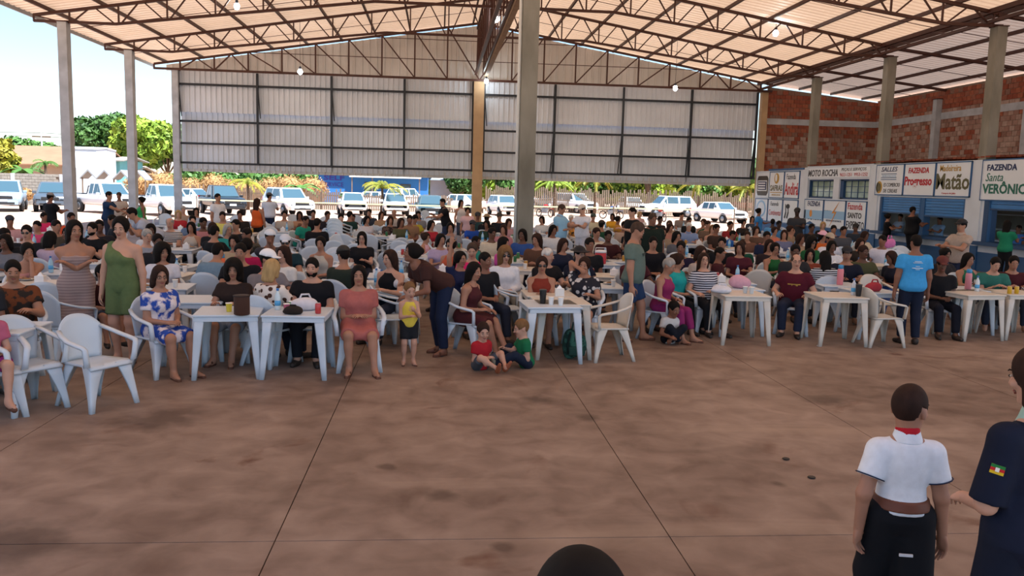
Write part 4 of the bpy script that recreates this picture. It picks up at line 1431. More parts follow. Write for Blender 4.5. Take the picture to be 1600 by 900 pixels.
def hand_points(curl, thumb=.5):
    """finger skeletons of a right hand: wrist at 0, fingers along +X, palm faces -Z, thumb side +Y"""
    F = []
    for (y, L, r) in ((.031, .072, .0088), (.010, .080, .0090), (-.011, .074, .0086), (-.031, .058, .0076)):
        p = V3(.088-abs(y-.005)*.25, y, 0)
        a = 0.0
        pts = [p]
        for f, seg in zip((.45, .32, .25), (1.0, 1.15, .8)):
            a += curl*seg
            p = p+V3(math.cos(a), y*1.2, -math.sin(a))*L*f
            pts.append(p)
        F.append((pts, r))
    t0 = V3(.022, .030, -.006)
    t1 = t0+V3(.030, .030, -.012)
    t2 = t1+V3(.030, .016-.02*thumb, -.012-.01*thumb)
    t3 = t2+V3(.024, .004-.02*thumb, -.010-.008*thumb)
    F.append(([t0, t1, t2, t3], .0105))
    return F
HANDS = {}
def hand_mesh(curl, fine):
    key = (round(curl, 2), fine)
    if key in HANDS: return HANDS[key]
    F = hand_points(curl)
    if fine:
        f = Field((-.03, -.06, -.13), (.21, .10, .05), fine)
        I3 = np.eye(3)
        f.ell((.048, 0, 0), I3, (.062, .043, .017), .0)
        f.cap((-.012, 0, 0), (.05, .0, 0), .026, .024, .02)
        f.cap((.075, .026, 0), (.075, -.026, 0), .013, .012, .012)
        for pts, r in F:
            for i in range(3):
                f.cap(pts[i], pts[i+1], r*(1-.10*i), r*(.92-.12*i), .004)
        out = f.mesh()
    else:
        m = MB()
        m.add([(-.01, -.024, -.016), (-.01, .024, -.016), (-.01, .024, .014), (-.01, -.024, .014), (.09, -.041, -.010), (.09, .041, -.010), (.09, .041, .010), (.09, -.041, .010)], [(0, 1, 2, 3), (7, 6, 5, 4), (0, 4, 5, 1), (1, 5, 6, 2), (2, 6, 7, 3), (3, 7, 4, 0)])
        for pts, r in F:
            m.tube(pts, [r*1.05, r, r*.9, r*.6], 4)
        tri = []
        for fc in m.f:
            tri.append(fc if len(fc) == 4 else (fc[0], fc[1], fc[2], fc[2]))
        out = (np.array(m.v), np.array(tri))
    HANDS[key] = out
    return out

def ik(a, target, l1, l2, pole):
    d = target-a
    L = np.linalg.norm(d)
    mx = (l1+l2)*.995
    if L > mx:
        target = a+d/L*mx
        d = target-a
        L = mx
    L = max(L, abs(l1-l2)+.01)
    u = unit(d)
    x = (l1*l1-l2*l2+L*L)/(2*L)
    hh = math.sqrt(max(l1*l1-x*x, 0))
    pp = unit(pole-u*(pole@u))
    return a+u*x+pp*hh, target

def rot(axis, a):
    return np.array(Matrix.Rotation(a, 3, axis))

ARMS = {'lap': (.07, -.27, .11), 'thigh': (.14, -.34, .08), 'table': (.15, -.40, .24), 'tablein': (.03, -.38, .24), 'chin': (.02, -.17, .52), 'phone': (.05, -.34, .34),
        'cross': (-.11, -.20, .27), 'down': (.27, -.03, -.22), 'fwd': (.13, -.42, .26), 'reach': (.18, -.55, .20), 'raise': (.20, -.05, 1.02), 'hip': (.17, -.04, .06), 'belly': (.02, -.22, .16), 'arm': (.25, -.26, .14), 'mouth': (.03, -.17, .56), 'food': (.06, -.30, .30)}
SKIN = {0: '#c0937c', 1: '#a67860', 2: '#855a46', 3: '#634232', 4: '#40291f'}
HAIRC = {'k': '#15110f', 'b': '#33211a', 'l': '#7d5c3c', 'y': '#b39466', 'g': '#a8a49e', 'w': '#d8d4cc', 'd': '#4a3a30'}
FACE_MESH = {}
def face_meshes():
    if FACE_MESH: return FACE_MESH
    def lk(n, s, m):
        me = s.mesh(n, True)
        me.materials.append(m)
        FACE_MESH[n] = me
    lk('eye', MB().sphere((0, 0, 0), (.0125, .008, .0062), 10, 6), mat('eye_white', '#a89c92', .4))
    lk('iris', MB().sphere((0, -.0058, 0), (.0068, .0045, .0062), 8, 5), mat('iris_brown', '#1c120d', .2))
    s = MB()
    s.tube([(-.020, .002, -.002), (-.006, -.006, .004), (.018, .002, .001)], [.0025, .004, .002], 5)
    lk('eyebrow', s, mat('brow_hair', '#1d1512', .8))
    s = MB()
    s.tube([(-.024, .006, .001), (-.010, -.003, .003), (0, -.004, .001), (.010, -.003, .003), (.024, .006, .001)], [.002, .0042, .004, .0042, .002], 6)
    s.tube([(-.020, .005, -.004), (0, -.003, -.0085), (.020, .005, -.004)], [.002, .0055, .002], 6)
    lk('mouth', s, mat('lips', '#8e4a44', .5))
    s = MB()
    for sx in (-1, 1):
        s.sphere((sx*.033, -.092, 0), (.026, .006, .019), 10, 6)
        s.tube([(sx*.055, -.088, .006), (sx*.078, -.03, .008), (sx*.080, .02, .004)], .003, 4)
    s.tube([(-.012, -.096, .004), (.012, -.096, .004)], .003, 4)
    lk('sunglasses', s, mat('dark_lens', '#0c0d10', .12, spec=.8))
    s = MB()
    for sx in (-1, 1):
        n = 12
        s.tube([(sx*.033+.024*math.cos(2*math.pi*k/n), -.095, .018*math.sin(2*math.pi*k/n)) for k in range(n+1)], .0022, 4)
        s.tube([(sx*.056, -.090, .006), (sx*.080, .02, .004)], .0022, 4)
    s.tube([(-.010, -.097, .004), (.010, -.097, .004)], .0022, 4)
    lk('eyeglasses', s, mat('glasses_frame', '#2a2322', .4))
    return FACE_MESH

def person(label, px=None, py=None, at=None, pose='sit', face=0, h=1.68, sex='m', fat=1.0, skin=1, hair='short', hc='k', top='tee', tc='#2a2a30', pat=None, tc2=None,
           bot='trousers', bc='#2a3040', arms=('lap', 'lap'), lean=4, side=0, twist=0, head=(0, 6), feet=None, glasses=None, cap=None, cc='#ddd', beard=False, shoes='#2a211c', lod=None,
           group=None, hip=None, curl=.35, z0=0.0, belt=None, collar=None, seat=.44, child=False, chair=True, cat='person', sleeve=.55, hem=None, bag=0.0):
    s = h/1.70
    ARM = 1.06 if sex == 'm' else .94
    wd = (1.04 if sex == 'm' else .95)*(1 if not child else .84)
    hs = (s*.35+.68) if child else s**.6                               # heads of children are bigger
    hs = min(max(hs, .86), 1.04)
    # ---- skeleton (local: facing -Y)
    if hip is not None: pel = V3(*hip)*1.0
    elif pose == 'sit': pel = V3(0, .03, seat+.085*s)
    elif pose == 'floor': pel = V3(0, 0, .115*s)
    else: pel = V3(0, 0, .945*s)
    tw = math.radians(twist)
    M = rot('Z', tw) @ rot('X', math.radians(lean)) @ rot('Y', math.radians(side))
    ez = M[:, 2]
    neck = pel+ez*.50*s
    Hm = rot('Z', tw+math.radians(head[0])) @ rot('X', math.radians(head[1]+lean*.35)) @ rot('Y', math.radians(side*.5))
    hc0 = neck+unit(ez+Hm[:, 2]*.8+V3(0, -.25, 0)*math.sin(math.radians(max(lean, 0))))*(.075*s if not child else .055*s)+Hm[:, 2]*.088*hs
    HS = hs
    sh = {}
    hipj = {}
    for q, sg in (('L', 1), ('R', -1)):
        sh[q] = pel+M @ V3(sg*.182*s*wd, .005, (.408 if not child else .395)*s)
        hipj[q] = pel+rot('Z', tw) @ V3(sg*.088*s, 0, -.02*s)
    if feet is None:
        if pose == 'sit': feet = ((.11, -.46), (.12, -.40))
        else: feet = ((.10, -.02), (.10, .03))
    J = {}
    for q, sg, ft, am in (('L', 1, feet[0], arms[0]), ('R', -1, feet[1], arms[1])):
        ftz = ft[2] if len(ft) > 2 else .085*s
        ank = V3(sg*ft[0]*s if pose != 'sit' else sg*ft[0], ft[1]*(s if pose != 'sit' else 1), ftz)
        if pose == 'sit' and child:
            ank = V3(sg*.09, -.30*s-.12, max(.085*s, pel[2]-.42*s))
        pole = V3(sg*.15, -1, .25) if pose != 'floor' else V3(sg*.8, -.3, .9)
        kn, ank = ik(hipj[q], ank, .43*s, .42*s, pole)
        t = ARMS[am] if isinstance(am, str) else am
        tgt = pel+V3(sg*t[0], t[1], t[2])*s if not (isinstance(am, str) and am in ('chin', 'mouth')) else hc0+Hm @ V3(sg*t[0], -.105, -.10 if am == 'chin' else -.05)*hs
        if isinstance(am, str) and am == 'raise': tgt = sh[q]+V3(sg*.03, -.06, .53)*s
        ap = V3(sg*.55, .55, -.75)
        if isinstance(am, str) and am == 'raise': ap = V3(sg*1, -.2, 0)
        el, wr = ik(sh[q], tgt, .285*s, .255*s, ap)
        J[q] = dict(kn=kn, ank=ank, el=el, wr=wr, am=am, sg=sg)
    allp = [pel, neck, hc0+V3(0, 0, .16), hc0-V3(.13, .13, .13), hc0+V3(.13, .13, 0)]
    for q in 'LR': allp += [J[q]['kn'], J[q]['ank'], J[q]['el'], J[q]['wr'], sh[q], J[q]['ank']+V3(0, -.2*s, -.08*s)]
    allp = np.array(allp)
    # ---- placing
    top_local = hc0+Hm[:, 2]*.128*hs
    if at is None:
        R = rot('Z', math.radians(face))
        P = onz(px, py, top_local[2]+z0)
        o = P-R @ V3(top_local[0], top_local[1], 0)
        at = (o[0], o[1])
    dist = math.hypot(at[0], at[1])
    if lod is None: lod = .0172 if dist < 11.6 else (.0225 if dist < 14.2 else (.029 if dist < 18.5 else .038))
    lo, hi = allp.min(0)-.20*max(fat, 1), allp.max(0)+.20*max(fat, 1)
    lo[2] = max(lo[2], -.03)
    f = Field(lo, hi, lod)
    fx = fat*wd
    T = np.array([-.135, -.10, -.03, .04, .12, .19, .27, .34, .40, .445, .48, .52])*s
    A = np.array([.05, .12, .168, .166, .150*(.5+.5*fat), .145*(.45+.55*fat), .155, .165, .165, .138, .09, .055])*s*fx
    B = np.array([.05, .09, .118, .115, .105, .102, .108, .112, .102, .085, .068, .052])*s*(.4+.6*fat)
    O = np.array([0, 0, .008, .0, -.012, -.014, -.008, -.004, .004, .012, .018, .018])*s
    if fat > 1.12: O = O-np.interp(T/s, [-.1, .05, .15, .3, .45], [0, .04, .06, .03, 0])*(fat-1)*2.0*s
    if sex == 'f':
        A = A*np.interp(T/s, [-.1, 0, .08, .19, .3, .45], [1, 1.05, 1.0, .93, .95, .95])
    f.stack(pel, M, T, A, B, O, 0)
    if sex == 'f' and not child:
        for sg in (-1, 1): f.ell(pel+M @ V3(sg*.072*s, -.085*s*(.5+.5*fat), .315*s), M, (.062*s*fat, .06*s*fat, .06*s*fat), .04)
    lf = .55+.45*fat
    AR = (.054*s*ARM*lf, .045*s*ARM*lf, .043*s*ARM*lf, .029*s*ARM)
    LR = (.088*s*lf*(1.04 if sex == 'f' else 1), .060*s*lf, .056*s*lf, .038*s)
    for q in 'LR':
        j = J[q]
        f.cap(neck-ez*.045*s, sh[q], .05*s, .052*s*lf, .05)
        f.cap(sh[q], j['el'], AR[0], AR[1], .03)
        f.cap(j['el'], j['wr'], AR[2], AR[3], .02)
        f.cap(hipj[q], j['kn'], LR[0], LR[1], .04)
        mid = j['kn']*.68+j['ank']*.32
        back = unit(np.cross(np.cross(j['ank']-j['kn'], V3(0, -1, 0)), j['ank']-j['kn']))
        f.cap(j['kn'], j['ank'], LR[1]*.95, LR[3], .03)
        f.ell(mid+V3(0, .012*s, 0), np.eye(3), (.052*s*lf, .052*s*lf, .11*s), .03)
        fd = unit(V3(j['sg']*.25, -1, 0)) if pose != 'floor' else unit(V3(j['sg']*.3, -.6, .8))
        j['fd'] = fd
        heel, toe = j['ank']+V3(0, .02, -.048)*s, j['ank']+fd*.155*s+V3(0, 0, -.056*s if pose != 'floor' else .0)
        j['heel'], j['toe'] = heel, toe
        f.cap(heel, toe, .036*s, .026*s, .03)
        f.cap(j['ank'], heel*.4+toe*.6, .036*s, .03*s, .03)
    # neck and head
    f.cap(neck-ez*.03*s, hc0+Hm @ V3(0, .02, -.04)*hs, .055*s*(.6+.4*fat)*(1.04 if sex == 'm' else .88), .050*hs*(1.0 if sex == 'm' else .9), .03)
    f.ell(hc0+Hm @ V3(0, .012, .028)*hs, Hm, (.074*hs, .094*hs, .090*hs), .02)
    jw = (.056 if sex == 'm' else .051)*(.75+.25*fat)
    f.ell(hc0+Hm @ V3(0, -.022, -.045)*hs, Hm, (jw*1.06*hs, .066*hs, .074*hs), .03)
    f.ell(hc0+Hm @ V3(0, -.068, -.098)*hs, Hm, (.024*hs, .020*hs, .018*hs), .02)
    if dist < 24:
        f.cap(hc0+Hm @ V3(0, -.088, .012)*hs, hc0+Hm @ V3(0, -.108, -.030)*hs, .009*hs, .015*hs, .012)
        for sg in (-1, 1):
            f.ell(hc0+Hm @ V3(sg*.077, .010, -.010)*hs, Hm, (.010*hs, .020*hs, .032*hs), .006)
            if lod < .023:
                f.ell(hc0+Hm @ V3(sg*.036, -.076, -.030)*hs, Hm, (.024*hs, .018*hs, .02*hs), .015)
                f.cap(hc0+Hm @ V3(sg*.014, -.088, .022)*hs, hc0+Hm @ V3(sg*.050, -.074, .022)*hs, .008*hs, .007*hs, .012)
    Vb, Qb = f.mesh()
    nv = [Vb]
    nq = [Qb]
    off = len(Vb)
    for q in 'LR':
        j = J[q]
        hd = unit(j['wr']-j['el'])
        am = j['am']
        if isinstance(am, str) and am in ('down', 'hip'): pn = V3(-j['sg'], .15, 0)
        elif isinstance(am, str) and am == 'raise': pn = V3(0, -1, 0)
        elif isinstance(am, str) and am in ('chin', 'mouth', 'food', 'phone'): pn = V3(-j['sg']*.3, .9, 0)
        else: pn = V3(-j['sg']*.35, .1, -1)
        if isinstance(am, str) and am in ('table', 'tablein', 'lap', 'thigh', 'belly'): hd = unit(hd+V3(-j['sg']*.15, -.35, .15))
        pn = unit(pn-hd*(pn@hd))
        zz = -pn
        yy = np.cross(zz, hd)
        mir = 1.0
        cu = curl if not (isinstance(am, str) and am == 'raise') else .08
        hv, hq = hand_mesh(cu, (.0045 if lod < .012 else (.0068 if lod < .018 else .0082)) if lod < .023 else None)
        # thumb points to the body's midline or forward
        want = V3(-j['sg'], -.6, .2)
        if yy@want < 0: mir = -1.0
        hv2 = hv*np.array([1, mir, 1])*s*(1.05 if sex == 'm' else .95)
        W = j['wr']+np.outer(hv2[:, 0], hd)+np.outer(hv2[:, 1], yy)+np.outer(hv2[:, 2], zz)
        nv.append(W)
        qq = hq+off
        if mir < 0: qq = qq[:, ::-1]
        nq.append(qq)
        off += len(W)
    sm = mat('skin_%d' % skin, SKIN[skin], .55, noise=.10, nscale=9, spec=.35)
    Qall = np.concatenate(nq)
    bad = Qall[:, 2] == Qall[:, 3]
    bad |= Qall[:, 0] == Qall[:, 1]
    Vall = np.concatenate(nv)
    if bad.any():
        me = bpy.data.meshes.new('person')
        fc = [tuple(dict.fromkeys(map(int, q))) for q in Qall]
        me.from_pydata(Vall.tolist(), [], fc)
        me.polygons.foreach_set('use_smooth', [True]*len(fc))
    else:
        me = np_mesh('person', Vall, Qall)
    body = link('person', me, sm)
    body.location = (at[0], at[1], z0)
    body.rotation_euler = (0, 0, math.radians(face))
    tag(body, label, cat, group)
    def child_mesh(name, fld, material, cl=None):
        Vv, Qq = fld.mesh()
        if len(Vv) == 0: return None
        return link(name, np_mesh(name, Vv, Qq), material, body)
    # ---- top
    def field(pad=.06): return Field(lo-pad*.3, hi+pad*.3, lod)
    tcm = cloth(tc, pat, tc2)
    off_ = .011+lod*.25
    if top:
        g = field()
        hemt = (-.10 if hem is None else hem)*s
        lng = top in ('dress', 'strapless', 'oneshoulder', 'tankdress')
        if pose == 'sit' and not lng: hemt = max(hemt, -.09*s)
        if top == 'tee' or top == 'long' or top == 'polo' or top == 'dress':
            cut = lambda u, v, t: np.maximum(t-.468*s, hemt-t)
        elif top in ('tank', 'tankdress', 'halter'):
            cut = lambda u, v, t: np.maximum(np.maximum(t-(.465*s if top == 'halter' else .452*s), hemt-t), np.abs(u)-(.19*s-np.maximum(t-.29*s, 0)*.72))
        elif top == 'strapless': cut = lambda u, v, t: np.maximum(t-.345*s, hemt-t)
        else: cut = lambda u, v, t: np.maximum(t-(.385*s-u*.55), hemt-t)
        loose = np.interp(T/s, [-.1, .05, .2, .35, .45], [.022, .018, .012, .006, .002])*(1 if top in ('tee', 'long', 'polo', 'tank') else .3)
        g.stack(pel, M, T, A+loose*s, B+loose*s, O, 0, cut, off_)
        if sex == 'f' and not child:
            for sg in (-1, 1): g.ell(pel+M @ V3(sg*.072*s, -.085*s*(.5+.5*fat), .315*s), M, (.062*s*fat+off_, .06*s*fat+off_, .06*s*fat+off_), .05, (lambda u, v, w_: w_-.03*s) if top == 'strapless' else ((lambda u, v, w_, sg=sg: w_+.315*s-(.385*s-(u+sg*.072*s)*.55)) if top == 'oneshoulder' else None))
        if top in ('tee', 'long', 'polo', 'dress'):
            for q in 'LR':
                j = J[q]
                g.cap(neck-ez*.060*s, sh[q], .044*s+off_, .046*s*lf+off_, .03)
                fr = 1.0 if top == 'long' else sleeve
                e = sh[q]+(j['el']-sh[q])*fr
                dr = unit(j['el']-sh[q])
                g.cap(sh[q], e, AR[0]+off_+.004, AR[1]+off_+(.016 if top != 'long' else .006)*s, .03, (e, dr) if top != 'long' else None)
                if top == 'long': g.cap(j['el'], j['wr'], AR[2]+off_+.006, AR[3]+off_+.004, .02, (j['wr']-unit(j['wr']-j['el'])*.01, unit(j['wr']-j['el'])))
        if top in ('tank', 'tankdress', 'halter'):
            for q, sg in (('L', 1), ('R', -1)):
                uu = (.115 if top != 'halter' else .07)*s
                g.cap(neck-ez*.060*s, sh[q], .046*s+off_, .052*s*lf+off_, .02, (pel+M @ V3(sg*uu, 0, 0), M[:, 0]*sg))
        if top == 'oneshoulder':
            g.cap(pel+M @ V3(-.10*s, -.07*s, .36*s), pel+M @ V3(-.115*s, .0*s, .445*s), .05*s, .05*s, .03)
            g.cap(pel+M @ V3(-.115*s, .0, .445*s), pel+M @ V3(-.10*s, .08*s, .36*s), .05*s, .05*s, .03)
        if lng and bot is None:
            ln = sleeve if False else (.98 if hem is None else hem)
            if pose == 'sit':
                for q in 'LR':
                    e = hipj[q]+(J[q]['kn']-hipj[q])*.97
                    g.cap(hipj[q], e, LR[0]+.03, LR[1]+.03, .07, (e, unit(J[q]['kn']-hipj[q])))
                g.cap((hipj['L']+hipj['R'])/2, (J['L']['kn']+J['R']['kn'])/2*.92+(hipj['L']+hipj['R'])/2*.08, LR[0], LR[1]*.8, .08)
            else:
                bt = (J['L']['kn']+J['R']['kn'])/2
                ev = J['L']['ank']*.5+J['R']['ank']*.5
                end = {'strapless': bt*.35+ev*.65}.get(top, pel*.4+bt*.6)
                cfit = pel-V3(0, 0, .06*s)
                for q in 'LR':
                    kk = hipj[q]+(J[q]['kn']-hipj[q])*1.0
                    g.cap(hipj[q]+V3(0, 0, .02), kk, LR[0]+.025, LR[1]+.035, .08, (end, V3(0, 0, -1)))
                    if top == 'strapless': g.cap(kk, J[q]['ank'], LR[1]+.035, LR[3]+.04, .06, (end, V3(0, 0, -1)))
        child_mesh('dress' if lng and bot is None else {'tank': 'tank_top', 'halter': 'tank_top', 'strapless': 'strapless_top', 'oneshoulder': 'one_shoulder_top'}.get(top, 'shirt'), g, tcm)
        if top == 'polo' or collar:
            cm = cloth(collar) if collar else tcm
            cl = Field(neck-.16, neck+.16, max(lod*.6, .006))
            cl.stack(neck-ez*.005*s, M, np.array([-.03, .0, .03, .045])*s, np.array([.10, .088, .078, .074])*s*(.6+.4*fat), np.array([.095, .084, .074, .070])*s*(.6+.4*fat), np.array([.012, .012, .010, .010])*s, 0)
            child_mesh('collar', cl, cm)
    # ---- bottom
    if bot:
        lk_ = lod if dist < 11 else lod*1.22
        g = Field(lo-.02, hi+.02, lk_)
        bm_ = cloth(bc)
        tw_ = .075*s if pose != 'sit' else .06*s
        g.stack(pel, M if abs(lean) < 30 else rot('Z', tw), T, A, B, O, 0, lambda u, v, t: t-tw_, .008+lod*.2)
        for q in 'LR':
            j = J[q]
            if bot in ('shorts', 'skirt'):
                fr = .80 if bot == 'shorts' else .9
                e = hipj[q]+(j['kn']-hipj[q])*fr
                g.cap(hipj[q], e, LR[0]+.016, LR[1]+.036*s, .04 if bot == 'shorts' else .10, (e, unit(j['kn']-hipj[q])))
            else:
                g.cap(hipj[q], j['kn'], LR[0]+.012+bag*.6, LR[1]+.016+bag, .035)
                e = j['ank']+(j['kn']-j['ank'])*(.04 if bot == 'trousers' else .3)
                g.cap(j['kn'], j['ank'], LR[1]+.014+bag, LR[3]+.026+bag*.5, .02, (e, unit(j['ank']-j['kn'])))
                g.ell(j['kn']*.68+j['ank']*.32+V3(0, .012*s, 0), np.eye(3), (.052*s*lf+.012, .052*s*lf+.012, .11*s), .03)
        child_mesh({'trousers': 'trousers', 'capri': 'trousers'}.get(bot, bot), g, bm_)
    if belt:
        g = Field(pel-.3, pel+.3, min(lod, .01))
        bz = belt[1]*s
        g.stack(pel, M, T, A, B, O, 0, lambda u, v, t: np.abs(t-bz)-belt[2]*s, .034)
        child_mesh('belt', g, mat('belt_'+belt[0], belt[0], .6, noise=.2, nscale=12))
    # ---- shoes
    if shoes and dist < 15.5:
        for q in 'LR':
            j = J[q]
            g = Field(np.minimum(j['heel'], j['toe'])-.09, np.maximum(j['heel'], j['toe'])+.09, max(min(lod, .018), .010))
            if shoes == 'sandal':
                up = V3(0, 0, 1) if pose != 'floor' else V3(0, -.8, .6)
                g.cap(j['heel']-up*.030*s, j['toe']-up*.022*s, .034*s, .036*s, 0)
                g.cap(j['toe']*.6+j['heel']*.4-up*.0, j['toe']*.6+j['heel']*.4+V3(.03, 0, .018)*s, .03*s, .02*s, .0)
                child_mesh('sandal', g, mat('sandal_leather', '#5a3524', .7))
            else:
                g.cap(j['heel'], j['toe'], .045*s, .036*s, .03)
                g.cap(j['heel']+V3(0, 0, .03*s), j['heel']*.5+j['toe']*.5, .046*s, .036*s, .03)
                child_mesh('shoe', g, mat('shoe_'+shoes, shoes, .6))
    # ---- hair
    hm = mat('hair_'+hc, HAIRC.get(hc, hc), .75, noise=.35, nscale=30, stretch=(1, 1, .3), spec=.15)
    if hair and hair != 'bald':
        g = Field(hc0-V3(.22, .22, .62)*hs, hc0+V3(.22, .26, .22)*hs, min(lod*.85, .031))
        cr = hc0+Hm @ V3(0, .012, .028)*hs
        if hair in ('short', 'balding', 'crop'):
            t_ = (.010 if hair != 'crop' else .006)+lod*.13
            zt = .052 if hair != 'balding' else .02
            def cut(u, v, w_):
                q_ = np.sqrt((u/(.078*hs))**2+((v+.105*hs)/(.080*hs))**2+((w_+.052*hs+(.03*hs if hair != 'balding' else .0))/((.126 if hair != 'balding' else .14)*hs))**2)
                c = np.maximum((1-q_)*.08*hs, -(w_+.098*hs))
                c = np.maximum(c, -np.maximum(v-.030*hs, w_+.022*hs-(v+.03*hs)*.35))
                if hair == 'balding': c = np.maximum(c, -(np.maximum(-(w_-.045*hs), np.abs(u)-.06*hs)))
                return c
            g.ell(cr, Hm, ((.074+t_)*hs, (.094+t_)*hs, (.090+t_*1.5)*hs), 0, cut)
        else:
            t_ = {'curly': .045, 'afro': .055}.get(hair, .018)+lod*.15
            cut = lambda u, v, w_: (1-np.sqrt((u/(.060*hs))**2+((v+.10*hs)/(.085*hs))**2+((w_+.055*hs)/(.108*hs))**2))*.07*hs
            g.ell(cr, Hm, ((.074+t_)*hs, (.094+t_)*hs, (.090+t_)*hs), 0, cut)
            dn = V3(0, 0, -1)
            bk = hc0+Hm @ V3(0, .055, -.03)*hs
            if hair in ('long', 'curly', 'bob', 'vlong'):
                L = {'long': .22, 'curly': .17, 'bob': .09, 'vlong': .34}[hair]
                w_ = .085 if hair != 'curly' else .12
                e = bk+(dn*.85-ez*.15)*L+V3(0, .03, 0)
                for sg in (-1, 0, 1):
                    g.cap(bk+Hm @ V3(sg*.042, 0, 0), e+Hm @ V3(sg*.05, 0, 0), w_*.62, w_*.42, .03)
                for sg in (-1, 1):
                    a_ = hc0+Hm @ V3(sg*.070, .0, .03)*hs
                    g.cap(a_, a_+dn*(.13 if hair != 'bob' else .11)+Hm @ V3(sg*.004, .012, 0), .024 if hair != 'curly' else .045, .022 if hair != 'curly' else .045, .02)
            elif hair == 'bun': g.ell(hc0+Hm @ V3(0, .115, .045)*hs, Hm, (.045, .04, .045), .02)
            elif hair == 'pony':
                a_ = hc0+Hm @ V3(0, .105, .03)*hs
                g.cap(a_, a_+V3(0, 0, -.20)+Hm @ V3(0, .04, 0), .036, .022, .02)
        child_mesh('hair', g, hm)
    if beard:
        g = Field(hc0-.18, hc0+.14, min(lod, .012))
        g.ell(hc0+Hm @ V3(0, -.026, -.050)*hs, Hm, ((jw*1.06+.008)*hs, .070*hs, .080*hs), 0, lambda u, v, w_: np.maximum(w_+.002*hs, -(np.maximum(np.abs(u)-.026*hs, np.maximum(np.abs(w_+.008*hs)-.012*hs, v+.02)))))
        child_mesh('beard', g, hm)
    if cap:
        g = Field(hc0-.24, hc0+.24, min(lod, .018))
        t_ = .022+lod*.15
        g.ell(hc0+Hm @ V3(0, .012, .040)*hs, Hm, ((.074+t_)*hs, (.094+t_)*hs, (.085+t_)*hs), 0, lambda u, v, w_: -(w_-.012*hs))
        if cap == 'cap': g.ell(hc0+Hm @ V3(0, -.115, .050)*hs, Hm, (.068*hs, .085*hs, .012*hs), .01)
        elif cap == 'back': g.ell(hc0+Hm @ V3(0, .125, .040)*hs, Hm, (.062*hs, .07*hs, .012*hs), .01)
        elif cap == 'hat': g.ell(hc0+Hm @ V3(0, .0, .058)*hs, Hm, (.165*hs, .175*hs, .014*hs), .01)
        child_mesh('cap' if cap != 'hat' else 'hat', g, mat('cap_'+cc, cc, .8))
    # ---- face
    if dist < 20:
        fm = face_meshes()
        def place(n, v, sx=1.0):
            o = link(n, fm[n], None, body)
            mm = np.eye(4)
            mm[:3, :3] = Hm @ np.diag([sx*hs, hs, hs])
            mm[:3, 3] = hc0+Hm @ V3(*v)*hs
            o.matrix_local = Matrix(mm.tolist())
            return o
        if glasses == 'sun': place('sunglasses', (0, -.004, .004))
        else:
            for sg in (-1, 1):
                e = place('eye', (sg*.033, -.0885, .003), sg)
                place('iris', (sg*.033, -.0885-.004, .003), sg)
            if glasses: place('eyeglasses', (0, 0, .003))
        for sg in (-1, 1):
            place('eyebrow', (sg*.034, -.095, .024), sg)
        place('mouth', (0, -.0945, -.062))
    body['_info'] = [at[0], at[1], math.radians(face)]
    return body, dict(at=at, hc=hc0, Hm=Hm, J=J, pel=pel, neck=neck, M=M, top=top_local, s=s)
